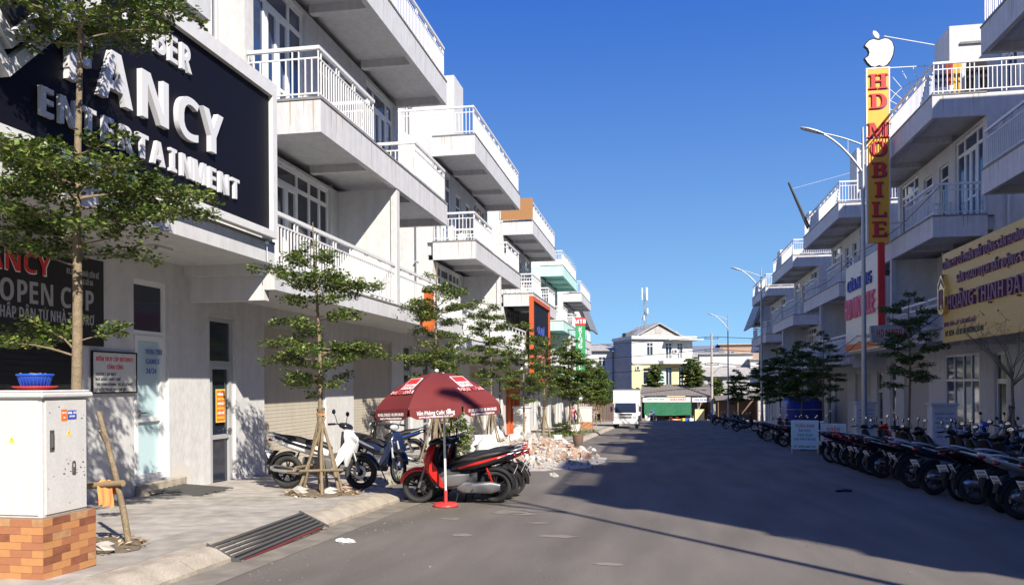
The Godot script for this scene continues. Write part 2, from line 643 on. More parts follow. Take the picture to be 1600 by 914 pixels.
	flat("rust_stain", Color(0.46, 0.34, 0.22), 0.9)
	flat("rail_paint", Color(0.68, 0.675, 0.66), 0.5)
	flat("frame_white", Color(0.80, 0.80, 0.78), 0.4)
	flat("frame_aluminium", Color(0.52, 0.52, 0.52), 0.4, 0.3)
	flat("frame_grey", Color(0.40, 0.42, 0.46), 0.4)
	flat("glass_dark", Color(0.020, 0.026, 0.042), 0.08, 0.0, 0.6)
	flat("glass_blue", Color(0.035, 0.06, 0.13), 0.07, 0.0, 0.7)
	flat("glass_frosted", Color(0.50, 0.66, 0.68), 0.35)
	flat("letter_white", Color(0.64, 0.64, 0.65), 0.5)
	flat("print_white", Color(0.80, 0.80, 0.80), 0.6)
	flat("print_red", Color(0.62, 0.03, 0.03), 0.6)
	flat("print_black", Color(0.03, 0.03, 0.035), 0.6)
	flat("print_grey", Color(0.36, 0.36, 0.37), 0.6)
	flat("print_purple", Color(0.16, 0.05, 0.12), 0.5)
	flat("print_blue", Color(0.05, 0.08, 0.36), 0.6)
	flat("print_green", Color(0.04, 0.30, 0.12), 0.6)
	flat("print_orange", Color(0.72, 0.17, 0.025), 0.6)
	flat("frame_orange", Color(0.52, 0.09, 0.02), 0.6)
	flat("print_yellow", Color(0.85, 0.60, 0.08), 0.6)
	flat("gold_metal", Color(0.80, 0.60, 0.26), 0.25, 0.85)
	flat("steel", Color(0.55, 0.56, 0.57), 0.35, 0.9)
	flat("chrome", Color(0.75, 0.75, 0.76), 0.12, 1.0)
	flat("galvanised", Color(0.42, 0.44, 0.46), 0.5, 0.7)
	flat("lamp_lens", Color(0.62, 0.62, 0.60), 0.3)
	flat("rubber", Color(0.028, 0.027, 0.026), 0.85)
	flat("plastic_black", Color(0.016, 0.016, 0.017), 0.6, 0.0, 0.3)
	flat("plastic_grey", Color(0.075, 0.075, 0.078), 0.55)
	flat("seat_vinyl", Color(0.018, 0.017, 0.017), 0.5)
	flat("engine_metal", Color(0.22, 0.22, 0.22), 0.45, 0.6)
	flat("paint_red", Color(0.60, 0.022, 0.018), 0.22)
	flat("paint_white", Color(0.80, 0.79, 0.77), 0.22)
	flat("paint_black", Color(0.016, 0.016, 0.018), 0.2)
	flat("paint_blue", Color(0.025, 0.065, 0.30), 0.22)
	flat("paint_navy", Color(0.014, 0.024, 0.065), 0.22)
	flat("paint_silver", Color(0.42, 0.43, 0.45), 0.3, 0.5)
	flat("paint_maroon", Color(0.20, 0.02, 0.025), 0.22)
	flat("lens_red", Color(0.22, 0.006, 0.006), 0.15)
	flat("lens_clear", Color(0.60, 0.60, 0.60), 0.1, 0.3)
	flat("lens_amber", Color(0.75, 0.26, 0.02), 0.2)
	flat("plate", Color(0.78, 0.78, 0.76), 0.4)
	flat("plastic_blue", Color(0.015, 0.09, 0.50), 0.4)
	flat("plastic_red", Color(0.62, 0.05, 0.05), 0.4)
	flat("plastic_white", Color(0.80, 0.80, 0.78), 0.45)
	flat("rag_orange", Color(0.80, 0.30, 0.10), 0.95)
	flat("sack_white", Color(0.78, 0.78, 0.75), 0.85)
	flat("skin", Color(0.42, 0.24, 0.15), 0.6)
	flat("hair", Color(0.015, 0.012, 0.01), 0.6)
	flat("cloth_white", Color(0.78, 0.78, 0.78), 0.9)
	flat("cloth_blue", Color(0.03, 0.16, 0.62), 0.9)
	flat("cloth_pink", Color(0.78, 0.22, 0.27), 0.9)
	flat("cloth_black", Color(0.018, 0.018, 0.022), 0.95)
	flat("cloth_yellow", Color(0.55, 0.33, 0.05), 0.95)
	flat("cloth_navy", Color(0.03, 0.05, 0.12), 0.95)
	flat("cloth_rust", Color(0.25, 0.04, 0.03), 0.95)
	var leaf := flat("leaf", Color(1, 1, 1), 0.5)
	leaf.vertex_color_use_as_albedo = true
	leaf.backlight_enabled = true
	leaf.backlight = Color(0.40, 0.46, 0.14)
	leaf.cull_mode = BaseMaterial3D.CULL_DISABLED
	var pane := flat("pane", Color(0.85, 0.9, 0.9), 0.03)
	pane.transparency = BaseMaterial3D.TRANSPARENCY_ALPHA
	pane.albedo_color.a = 0.12


func M(key: String) -> Material:
	assert(mats.has(key), "no material " + key)
	return mats[key]


# ---------------------------------------------------------------- ground
# a slab that follows the fall of the street
func slab(b: MB, x0: float, x1: float, d0: float, d1: float, h0: float, h1: float):
	var a := [at(x0, h0, d0), at(x1, h0, d0), at(x1, h1, d0), at(x0, h1, d0), at(x0, h0, d1), at(x1, h0, d1), at(x1, h1, d1), at(x0, h1, d1)]
	b.quad(a[0], a[1], a[2], a[3])
	b.quad(a[5], a[4], a[7], a[6])
	b.quad(a[1], a[5], a[6], a[2])
	b.quad(a[4], a[0], a[3], a[7])
	b.quad(a[3], a[2], a[6], a[7])
	b.quad(a[0], a[4], a[5], a[1])


func sheet(b: MB, x0: float, x1: float, d0: float, d1: float, h: float):
	b.quad(at(x0, h, d0), at(x1, h, d0), at(x1, h, d1), at(x0, h, d1))


func kerb_run(parent: Node, x: float, inward: float, d0: float, d1: float, step := 1.0):
	# kerb stones with a sloping face, one by one; inward is the side the pavement lies on
	var d := d0
	while d < d1 - 0.05:
		var e := minf(d + step, d1)
		var b := mb()
		var j := rng.randf_range(-0.006, 0.006)
		var prof := [[0.0, -0.1], [0.0, 0.045 + j], [0.16, 0.135 + j], [0.24, 0.152 + j], [0.42, 0.154 + j], [0.42, -0.1]]
		var g := 0.008
		for i in prof.size() - 1:
			var p: Array = prof[i]
			var q: Array = prof[i + 1]
			var a0 := at(x + inward * p[0], p[1], d + g)
			var a1 := at(x + inward * q[0], q[1], d + g)
			var b0 := at(x + inward * p[0], p[1], e - g)
			var b1 := at(x + inward * q[0], q[1], e - g)
			if inward < 0:
				b.quad(a0, b0, b1, a1)
			else:
				b.quad(b0, a0, a1, b1)
		for e2 in [d + g, e - g]:
			for i in range(1, prof.size() - 2):
				b.tri(at(x, -0.1, e2), at(x + inward * prof[i][0], prof[i][1], e2), at(x + inward * prof[i + 1][0], prof[i + 1][1], e2))
			b.tri(at(x, -0.1, e2), at(x + inward * 0.42, 0.154 + j, e2), at(x + inward * 0.42, -0.1, e2))
		part("kerb_stone", b, M("kerb_concrete"), parent)
		d = e


func build_ground():
	var b := mb()
	for z in [[-90.0, 140.0], [140.0, 900.0]]:
		b.quad(at(-500, -0.06, z[0]), at(500, -0.06, z[0]), at(500, -0.06, z[1]), at(-500, -0.06, z[1]))
	setting("terrain", b, M("earth"))
	b = mb()
	for k in 16:
		sheet(b, -6.2, 6.95, -80.0 + k * 10.75, -80.0 + (k + 1) * 10.75, 0.0)
	sheet(b, -160, 160, 92, 107, 0.0)
	setting("road", b, M("asphalt"))
	b = mb()
	sheet(b, -4.35, -3.86, -20, 13.6, 0.004)
	setting("gutter", b, M("asphalt_gutter"))
	# the near pavement on the sunny side, with its pavers
	b = mb()
	slab(b, -8.6, -4.70, -20, 13.85, -0.3, 0.138)
	slab(b, -8.6, -5.75, 13.85, 34, -0.3, 0.142)
	slab(b, -8.6, -3.9, 34, 91, -0.3, 0.142)
	var walk := setting("pavement", b, M("joint"))
	var x := -8.34
	var tones := ["paver", "paver_dark", "paver_pale"]
	for i in 6:
		for j in 16:
			var pb := mb()
			var d0 := 4.4 + j * 0.6
			var j2 := rng.randf_range(-0.003, 0.003)
			slab(pb, x + i * 0.605, x + i * 0.605 + 0.597, d0, d0 + 0.592, 0.1, 0.151 + j2)
			part("paver", pb, M(tones[rng.randi() % 3]), walk)
	b = mb()
	for d in range(-20, 4):
		for i in 6:
			slab(b, x + i * 0.605, x + i * 0.605 + 0.597, d, d + 0.992, 0.1, 0.151)
	for k in 33:
		for i in 4:
			slab(b, x + i * 0.605, x + i * 0.605 + 0.597, 14.0 + k * 0.605, 14.0 + k * 0.605 + 0.597, 0.1, 0.152 + rng.randf_range(-0.003, 0.003))
	for k in 94:
		for i in 7:
			slab(b, x + i * 0.605, x + i * 0.605 + 0.597, 34.0 + k * 0.605, 34.0 + k * 0.605 + 0.597, 0.1, 0.152)
	tag(part("far_paver", b, M("paver"), walk), "", "", "", "stuff")
	var kerb := mb()
	slab(kerb, -4.69, -4.36, -20, 13.6, -0.2, 0.03)
	var k1 := setting("kerb", kerb, M("kerb_concrete"))
	kerb_run(k1, -4.28, -1.0, 3.0, 13.6)
	kerb_run(k1, -4.28, -1.0, -20.0, 3.0, 4.0)
	# the rounded end of the near kerb, then the set-back one behind the bikes, then the far one
	var rb := mb()
	for k in 6:
		var a0 := PI / 2 * k / 6.0
		var a1 := PI / 2 * (k + 1) / 6.0
		for q in [[0.0, 0.16, 0.045, 0.135], [0.16, 0.42, 0.135, 0.154]]:
			var c := Vector2(-4.70, 13.6)
			var f := func(a: float, r: float, h: float) -> Vector3:
				return at(c.x + cos(a) * (0.42 - r), h, c.y + sin(a) * (0.42 - r))
			rb.quad(f.call(a0, q[0], q[2]), f.call(a1, q[0], q[2]), f.call(a1, q[1], q[3]), f.call(a0, q[1], q[3]))
		rb.quad(at(-4.7 + cos(a0) * 0.42, -0.1, 13.6 + sin(a0) * 0.42), at(-4.7 + cos(a1) * 0.42, -0.1, 13.6 + sin(a1) * 0.42), at(-4.7 + cos(a1) * 0.42, 0.045, 13.6 + sin(a1) * 0.42), at(-4.7 + cos(a0) * 0.42, 0.045, 13.6 + sin(a0) * 0.42))
	slab(rb, -5.72, -4.7, 13.6, 14.02, -0.1, 0.150)
	part("kerb_end", rb, M("kerb_concrete"), k1)
	kerb_run(k1, -5.35, -1.0, 14.02, 34.0, 1.0)
	kerb_run(k1, -3.5, -1.0, 34.0, 91.0, 1.5)
	# the shaded side
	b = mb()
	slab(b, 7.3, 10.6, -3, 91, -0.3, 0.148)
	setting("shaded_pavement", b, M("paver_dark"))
	kerb = mb()
	slab(kerb, 6.95, 7.3, -3, 91, -0.2, 0.03)
	var k2 := setting("kerb", kerb, M("kerb_concrete"))
	kerb_run(k2, 6.88, 1.0, -3.0, 91.0, 2.0)
	# earth strip in the recess behind the bikes
	b = mb()
	sheet(b, -5.35, -4.0, 20.0, 34.0, 0.006)
	setting("sandy_ground", b, M("soil"))


# ---------------------------------------------------------------- townhouses
# One house is 7.05 m wide: u runs along the street from its outer edge to the party wall, y is up from its floor, v is out from the wall.
const UW := 7.05
const F1 := 3.675   # underside and top of the first-floor slab, then the second, then the roof terrace
const T1 := 4.02
const F2 := 7.075
const T2 := 7.735
const F3 := 10.95
const T3 := 11.67
const OUT := 1.64
var protos := {}


func bars(b: MB, u0: float, u1: float, y0: float, y1: float, us: Array, ys: Array, v0: float, v1: float, w: float):
	# a window frame: border, uprights at us, rails at ys
	b.bx(u0, u0 + w, y0, y1, v0, v1)
	b.bx(u1 - w, u1, y0, y1, v0, v1)
	b.bx(u0 + w, u1 - w, y0, y0 + w, v0, v1)
	b.bx(u0 + w, u1 - w, y1 - w, y1, v0, v1)
	for u in us:
		b.bx(u - w / 2, u + w / 2, y0 + w, y1 - w, v0 + 0.003, v1 - 0.003)
	for y in ys:
		b.bx(u0 + w, u1 - w, y - w / 2, y + w / 2, v0 + 0.006, v1 - 0.006)


func window_kit(xf: Transform3D, called: String, u0: float, u1: float, y0: float, y1: float, us: Array, ys: Array, glass: String, frame := "frame_white", w := 0.07, leafs := []) -> Dictionary:
	var b := mb(xf)
	bars(b, u0, u1, y0, y1, us, ys, -0.14, -0.06, w)
	for l in leafs:   # door or casement leaves: an inner border
		bars(b, l[0], l[1], l[2], l[3], [], [l[4]] if l.size() > 4 else [], -0.13, -0.045, 0.075)
	var kids := []
	var xs := [u0] + us + [u1]
	var zs := [y0] + ys + [y1]
	for i in xs.size() - 1:
		for j in zs.size() - 1:
			var p := mb(xf)
			p.bx(xs[i] + w / 2, xs[i + 1] - w / 2, zs[j] + w / 2, zs[j + 1] - w / 2, -0.106 - 0.002 * ((i + j) % 2), -0.098)
			kids.append({"name": "pane", "mesh": p.mesh(), "mat": glass})
	return {"name": called, "mesh": b.mesh(), "mat": frame, "kids": kids}


# a railing along points (u, v) at deck height y: hand rail, lower rails, balusters of which every fifth reaches the hand rail
func rail_kit(xf: Transform3D, pts: Array, y: float) -> Dictionary:
	var b := mb(xf)
	var bal := []
	var ends := []
	for i in pts.size() - 1:
		var p: Vector2 = pts[i]
		var q: Vector2 = pts[i + 1]
		var along := p.distance_to(q)
		var dir := (q - p) / along
		var nn := Vector2(-dir.y, dir.x)
		for r in [[0.985, 1.055, 0.036], [0.80, 0.832, 0.014], [0.085, 0.117, 0.014]]:
			var k: float = r[2]
			var e0 := p - dir * (k if i > 0 else 0.0)
			var e1 := q + dir * (k if i < pts.size() - 2 else 0.0)
			if i > 0: e0 = p + dir * k
			var c := [e0 - nn * k, e1 - nn * k, e1 + nn * k, e0 + nn * k]
			var lo := []
			var hi := []
			for w in c:
				lo.append(Vector3(w.x, y + r[0], w.y))
				hi.append(Vector3(w.x, y + r[1], w.y))
			b.quad(hi[3], hi[2], hi[1], hi[0])
			b.quad(lo[0], lo[1], lo[2], lo[3])
			for s in 4:
				var t := (s + 1) % 4
				b.quad(lo[t], lo[s], hi[s], hi[t])
		var n := int(round(along / 0.135))
		for k in n + 1:
			if k == n and i < pts.size() - 2:
				continue
			var w := p + dir * (along * k / n)
			if (k == 0 and i == 0) or (k == n):
				w += dir * (0.02 if k == 0 else -0.02)
			var tall := k % 7 < 2 or k == n
			bal.append([w, y + (0.0 if tall else 0.11), y + (0.99 if tall else 0.81)])
	return {"name": "railing", "mesh": b.mesh(), "mat": "rail_paint", "balusters": bal, "xf": xf}


func house_kit(hand: String) -> Array:
	if protos.has(hand):
		return protos[hand]
	var s := -1.0 if hand == "a" else 1.0
	var xf := Transform3D(Basis(Vector3(0, 0, s), Vector3(0, 1, 0), Vector3(1, 0, 0)), Vector3.ZERO)
	var kit := []
	# walls: ground floor across the whole plot, upper floors set in from the outer edge, depth behind
	var b := mb(xf)
	b.holed(0, UW, -0.7, F1, -0.22, 0, [[0.65, 1.6, 0, 3.3], [2.8, 6.1, 0, 3.35]])
	b.holed(2.05, UW, T1, F2, -0.22, 0, [[2.75, 6.45, T1, 7.0]])
	b.holed(0, 2.05, T1, T1 + 1.1, -2.4, -2.25, [])
	b.holed(2.05, UW, T2, F3, -0.22, 0, [[2.42, 4.95, T2, 10.85], [5.66, 6.64, T2 + 0.25, 10.4]])
	b.bx(2.05, 2.25, T1, F3, -11.5, -0.22)
	b.bx(2.25, UW, -0.7, F3, -11.7, -11.5)
	b.bx(0, 2.05, -0.7, F1, -11.7, -11.5)
	b.bx(0, 0.1, -0.7, F1, -11.5, -0.22)
	b.bx(UW - 0.1, UW, -0.7, F3, -11.5, -0.22)
	kit.append({"name": "wall", "mesh": b.mesh(), "mat": "plaster"})
	# slabs with their painted edges
	b = mb(xf)
	b.bx(0, UW, F1, T1, -11.5, OUT)
	b.bx(0.0, 0.18, F1 - 0.18, F1, 0.0, OUT - 0.2)
	kit.append({"name": "first_floor_slab", "mesh": b.mesh(), "mat": "fascia_paint", "paint": true})
	b = mb(xf)
	b.bx(2.05, UW, F2, T2, OUT - 0.14, OUT)
	b.bx(2.05, 2.19, F2, T2, 0.0, OUT - 0.14)
	b.bx(2.19, UW, F2 + 0.22, T2 - 0.02, -11.5, OUT - 0.14)
	b.bx(5.2, 5.4, F2 + 0.04, F2 + 0.22, 0.0, OUT - 0.14)
	kit.append({"name": "second_floor_slab", "mesh": b.mesh(), "mat": "fascia_paint", "paint": true})
	b = mb(xf)
	b.bx(2.05, UW, F3, T3, OUT - 0.14, OUT)
	b.bx(2.05, 2.19, F3, T3, -11.7, OUT - 0.14)
	b.bx(2.19, UW, F3 + 0.25, T3 - 0.02, -11.7, OUT - 0.14)
	b.bx(5.2, 5.4, F3 + 0.04, F3 + 0.25, 0.0, OUT - 0.14)
	kit.append({"name": "roof_slab", "mesh": b.mesh(), "mat": "fascia_paint", "paint": true})
	# the weathered ledge on the slab edges
	for y in [T2, T3]:
		b = mb(xf)
		b.bx(2.03, UW, y, y + 0.05, OUT - 0.16, OUT + 0.02)
		b.bx(2.03, 2.21, y, y + 0.05, -0.0, OUT - 0.16)
		kit.append({"name": "ledge", "mesh": b.mesh(), "mat": "ledge_concrete"})
	b = mb(xf)
	b.bx(0, UW, T1, T1 + 0.04, OUT - 0.16, OUT + 0.02)
	kit.append({"name": "ledge", "mesh": b.mesh(), "mat": "ledge_concrete"})
	b = mb(xf)
	b.bx(UW - 0.07, UW, T1 + 0.001, F2 - 0.001, 0.0, OUT - 0.18)
	kit.append({"name": "party_wall", "mesh": b.mesh(), "mat": "plaster"})
	b = mb(xf)
	b.bx(UW - 0.12, UW, T1 + 0.001, F2 - 0.001, OUT - 0.18, OUT - 0.02)
	kit.append({"name": "pillar", "mesh": b.mesh(), "mat": "plaster"})
	# the stair tower in the middle of each pair and the set-back top storey
	b = mb(xf)
	b.bx(5.45, 5.6, T3, 15.25, -4.0, 0.0)
	b.bx(5.6, UW, T3, 15.25, -0.15, 0.0)
	b.bx(5.6, UW, T3, 15.25, -4.0, -3.85)
	b.bx(5.6, UW, 15.1, 15.25, -3.85, -0.15)
	kit.append({"name": "stair_tower", "mesh": b.mesh(), "mat": "plaster"})
	b = mb(xf)
	b.bx(5.38, 5.45, 14.55, 14.63, -1.2, -0.35)
	kit.append({"name": "drip_ledge", "mesh": b.mesh(), "mat": "ledge_concrete"})
	b = mb(xf)
	b.holed(2.05, 5.44, T3, 14.9, -1.85, -1.7, [[2.6, 3.6, T3 + 0.1, T3 + 2.2], [4.1, 5.1, T3 + 0.9, T3 + 2.2]])
	b.bx(2.05, 2.2, T3, 14.9, -11.0, -1.85)
	b.bx(2.2, UW, T3, 14.9, -11.15, -11.0)
	b.bx(2.2, UW, 14.75, 14.9, -11.0, -1.85)
	kit.append({"name": "top_storey", "mesh": b.mesh(), "mat": "plaster"})
	kit.append(window_kit(Transform3D(xf.basis, xf.basis * Vector3(0, 0, -1.7)), "top_door", 2.6, 3.6, T3 + 0.1, T3 + 2.2, [3.1], [], "glass_dark"))
	kit.append(window_kit(Transform3D(xf.basis, xf.basis * Vector3(0, 0, -1.7)), "top_window", 4.1, 5.1, T3 + 0.9, T3 + 2.2, [4.6], [], "glass_dark"))
	b = mb(xf)
	b.tube([Vector3(1.98, T1, -0.6), Vector3(1.98, F3 + 0.1, -0.6)], 0.055, 8)
	for y in [5.0, 7.0, 9.0]:
		b.bx(1.90, 2.05, y, y + 0.04, -0.67, -0.53)
	kit.append({"name": "downpipe", "mesh": b.mesh(), "mat": "frame_aluminium"})
	# dirt splashed along the foot of the wall and streaks run down the slab edges
	var sr := RandomNumberGenerator.new()
	sr.seed = 300 if hand == "a" else 301
	b = mb(xf)
	for span in [[0.02, 0.63], [1.62, 2.78], [6.12, 7.03]]:
		var u: float = span[0]
		var hgt := sr.randf_range(0.05, 0.16)
		while u < span[1] - 0.001:
			var u2 := minf(u + sr.randf_range(0.05, 0.13), span[1])
			var h2 := clampf(hgt + sr.randf_range(-0.06, 0.06), 0.02, 0.22)
			b.quad(Vector3(u, -0.5, 0.0025), Vector3(u2, -0.5, 0.0025), Vector3(u2, h2, 0.0025), Vector3(u, hgt, 0.0025))
			hgt = h2
			u = u2
	kit.append({"name": "dirt_stain", "mesh": b.mesh(), "mat": "stain", "stuff": true})
	b = mb(xf)
	for q in [[0.1, T1, F1], [2.2, T2, F2], [2.2, T3, F3]]:
		for k in 7:
			var u := sr.randf_range(q[0], UW - 0.2)
			var w := sr.randf_range(0.006, 0.02)
			var l: float = (q[1] - q[2]) * sr.randf_range(0.25, 0.95)
			b.quad(Vector3(u - w * 0.4, q[1] - l, OUT + 0.0025), Vector3(u + w * 0.3, q[1] - l, OUT + 0.0025), Vector3(u + w, q[1], OUT + 0.0025), Vector3(u - w, q[1], OUT + 0.0025))
	for q in [[T2, F2], [T3, F3]]:
		for k in 3:
			var v := sr.randf_range(0.2, 1.5)
			var w := sr.randf_range(0.008, 0.02)
			var l: float = (q[0] - q[1]) * sr.randf_range(0.4, 1.0)
			b.quad(Vector3(2.0475, q[0] - l, v - w * 0.3), Vector3(2.0475, q[0] - l, v + w * 0.3), Vector3(2.0475, q[0], v + w), Vector3(2.0475, q[0], v - w))
	kit.append({"name": "streak_stain", "mesh": b.mesh(), "mat": "rust_stain", "stuff": true})
	# openings
	kit.append(window_kit(xf, "terrace_door", 2.75, 6.45, T1, 7.0, [3.42, 4.6, 5.3, 5.9], [6.58], "glass_dark", "frame_white", 0.09, [[3.47, 4.0, T1 + 0.03, 6.53, T1 + 0.9], [4.02, 4.55, T1 + 0.03, 6.53, T1 + 0.9]]))
	kit.append(window_kit(xf, "balcony_door", 2.42, 4.95, T2, 10.85, [3.05, 4.2], [10.3], "glass_blue", "frame_white", 0.1, [[3.1, 3.62, T2 + 0.03, 10.25, T2 + 0.9], [3.64, 4.15, T2 + 0.03, 10.25, T2 + 0.9]]))
	kit.append(window_kit(xf, "window", 5.66, 6.64, T2 + 0.25, 10.4, [], [9.9], "glass_dark", "frame_white", 0.06))
	var dk := window_kit(xf, "door", 0.65, 1.6, 0, 3.3, [], [1.0, 2.42], "glass_dark", "frame_aluminium", 0.085, [[0.74, 1.51, 0.03, 2.38, 1.0]])
	var hb := mb(xf)
	hb.bx(1.40, 1.47, 1.05, 1.16, -0.05, -0.02)
	hb.bx(1.28, 1.46, 1.10, 1.125, -0.02, 0.0)
	dk.kids.append({"name": "handle", "mesh": hb.mesh(), "mat": "steel"})
	kit.append(dk)
	b = mb(xf)
	for k in 42:
		var y0 := k * 0.0797
		b.bx(2.83, 6.07, y0 + 0.006, y0 + 0.0797, -0.12, -0.075 - 0.004 * (k % 2))
		b.bx(2.83, 6.07, y0 - 0.008, y0 + 0.006, -0.12, -0.087)
	kit.append({"name": "shutter", "mesh": b.mesh(), "mat": "shutter", "kids": [{"name": "guide_rail", "mesh": _guides(xf), "mat": "frame_aluminium"}]})
	# railings
	kit.append(rail_kit(xf, [Vector2(0.05, OUT - 0.09), Vector2(UW - 0.13, OUT - 0.09)], T1 + 0.04))
	kit.append(rail_kit(xf, [Vector2(2.13, 0.02), Vector2(2.13, OUT - 0.08), Vector2(5.35, OUT - 0.08), Vector2(5.35, 0.02)], T2 + 0.05))
	kit.append(rail_kit(xf, [Vector2(2.13, -2.5), Vector2(2.13, OUT - 0.08), Vector2(UW - 0.01, OUT - 0.08)], T3 + 0.05))
	protos[hand] = kit
	return kit


func _guides(xf: Transform3D) -> ArrayMesh:
	var b := mb(xf)
	b.bx(2.8, 2.86, 0, 3.35, -0.16, -0.05)
	b.bx(6.04, 6.1, 0, 3.35, -0.16, -0.05)
	b.bx(2.86, 6.04, 3.26, 3.35, -0.16, -0.05)
	return b.mesh()


func _baluster_mesh(h: float) -> ArrayMesh:
	var key := "baluster%d" % int(round(h * 1000))
	if not protos.has(key):
		var b := mb()
		b.bx(-0.0125, 0.0125, 0, h, -0.0125, 0.0125)
		protos[key] = b.mesh()
	return protos[key]


# opt: skip [names], fine (balusters as parts), paint, glass colours
func place_house(side: int, unit: int, far_half: bool, label: String, opt := {}) -> Node3D:
	var d0 := 13.46 + 14.1 * (unit - 1) - (1.0 if side > 0 else 0.0)
	var base := gy(d0 + 7.05) + 0.2
	var hand := "b" if far_half == (side < 0) else "a"
	var d := d0 + (14.1 if far_half else 0.0)
	var o := thing("townhouse", label, "house", Vector3(-8.3 if side < 0 else 10.44, base, -d), 0.0 if side < 0 else PI, "row of white townhouses")
	var skip: Array = opt.get("skip", [])
	if far_half:
		skip = skip + ["stair_tower", "drip_ledge"]   # the tower stands on one house of each pair
	var nth := {}
	for k in house_kit(hand):
		var n: String = k.name
		nth[n] = nth.get(n, 0) + 1
		if skip.has(n) or skip.has("%s%d" % [n, nth[n]]):
			continue
		var mat: Material = M(k.mat)
		if k.get("paint") and opt.has("paint"): mat = M(opt.paint)
		if n == "wall" and opt.has("wall"): mat = M(opt.wall)
		if n == "shutter" and opt.has("shutter"): mat = M(opt.shutter)
		var p := put(n, k.mesh, mat, o)
		if k.get("stuff"): p.set_meta("kind", "stuff")
		var door_pane := 0
		for c in k.get("kids", []):
			var cm: String = c.mat
			if n == "door" and c.name == "pane":
				door_pane += 1
				if opt.has("door_glass") and door_pane < 3: cm = opt.door_glass
			put(c.name, c.mesh, M(cm), p)
		if n == "door" and opt.has("door_frame"):
			p.material_override = M(opt.door_frame)
		if k.has("balusters"):
			var bal: Array = k.balusters
			var xf: Transform3D = k.xf
			if opt.get("fine", false) and (n + str(nth[n])) != "railing9":
				for w in bal:
					var q := put("baluster", _baluster_mesh(w[2] - w[1]), M("rail_paint"), p)
					q.position = xf * Vector3(w[0].x, w[1], w[0].y)
			else:
				if not k.has("merged"):
					var b := mb(xf)
					for w in bal:
						b.bx(w[0].x - 0.0125, w[0].x + 0.0125, w[1], w[2], w[0].y - 0.0125, w[0].y + 0.0125)
					k.merged = b.mesh()
				put("balusters", k.merged, M("rail_paint"), p)
	return o


func house_point(side: int, unit: int, u_from_start: float, y: float, v: float) -> Vector3:
	# a point by its distance along the pair of houses, height above their floor and distance out from the wall
	var d0 := 13.46 + 14.1 * (unit - 1) - (1.0 if side > 0 else 0.0)
	var base := gy(d0 + 7.05) + 0.2
	return Vector3(-8.3 + v if side < 0 else 10.44 - v, base + y, -(d0 + u_from_start))


func build_houses():
	# sunny side
	place_house(-1, 0, false, "white townhouse at the very start of the sunny row, before the games lounge", {"skip": ["balusters"]})
	place_house(-1, 0, true, "white townhouse carrying the big dark sign with white block letters", {"skip": ["railing1", "terrace_door", "pillar"], "door_glass": "glass_frosted", "door_frame": "frame_white", "fine": true, "shutter": "sign_black"})
	place_house(-1, 1, false, "white townhouse beside the big dark sign, with an orange notice on its glass door", {"fine": true})
	place_house(-1, 1, true, "white townhouse with an orange flag banner on its terrace railing", {"fine": true})
	place_house(-1, 2, false, "white townhouse behind the maroon parasol, first roof terrace down the street from the flag banner", {"fine": true})
	place_house(-1, 2, true, "white townhouse on the sunny row just before the plywood roof terrace", {})
	place_house(-1, 3, false, "white townhouse with plywood on its roof terrace and an orange framed signboard", {"skip": ["railing1"], "shutter": "shutter_grey"})
	place_house(-1, 3, true, "white townhouse just past the orange framed signboard", {"shutter": "shutter_grey"})
	place_house(-1, 4, false, "pale mint green townhouse with a fan of spikes on its roof terrace", {"paint": "mint_paint"})
	place_house(-1, 4, true, "white and mint townhouse just behind the tall green vertical sign", {"paint": "mint_paint"})
	place_house(-1, 5, false, "white townhouse down the street from the tall green vertical sign", {})
	place_house(-1, 5, true, "last flat roofed townhouse of the sunny row, beside the dark gable end", {})
	# shaded side
	var corner := place_house(1, 0, false, "shaded townhouse at the near end of the shaded row, outside the picture", {})
	var eb := mb(Transform3D(Basis(Vector3(0, 0, 1), Vector3(0, 1, 0), Vector3(1, 0, 0)), Vector3.ZERO))
	eb.bx(0.24, 2.05, T1, 14.4, -11.5, -0.01)
	part("end_wall", eb, M("plaster"), corner)
	place_house(1, 0, true, "shaded townhouse before the one with the cut off top balcony", {})
	place_house(1, 1, false, "shaded townhouse between the street corner and the yellow company sign", {"fine": true})
	place_house(1, 1, true, "shaded townhouse carrying the big yellow company sign", {"fine": true, "skip": ["railing1"], "shutter": "shutter_grey"})
	place_house(1, 2, false, "shaded townhouse with laundry hanging on its roof terrace", {"fine": true, "skip": ["shutter"]})
	place_house(1, 2, true, "shaded townhouse with the cream phone shop board on its front", {"skip": ["railing1"], "shutter": "shutter_grey"})
	place_house(1, 3, false, "shaded townhouse with a dark strut leaning out from its roof", {"shutter": "shutter_grey"})
	place_house(1, 3, true, "shaded townhouse behind the blue tarpaulin stall", {"shutter": "shutter_grey"})
	place_house(1, 4, false, "shaded townhouse with a small oval sign on its front", {"shutter": "shutter_grey"})
	place_house(1, 4, true, "shaded townhouse two houses before the far gable end", {"shutter": "shutter_grey"})
	place_house(1, 5, false, "shaded townhouse second from the far gable end", {"shutter": "shutter_grey"})
	place_house(1, 5, true, "last flat roofed townhouse of the shaded row, beside its gable end", {"shutter": "shutter_grey"})
	for side in [-1, 1]:
		gable_house(side)


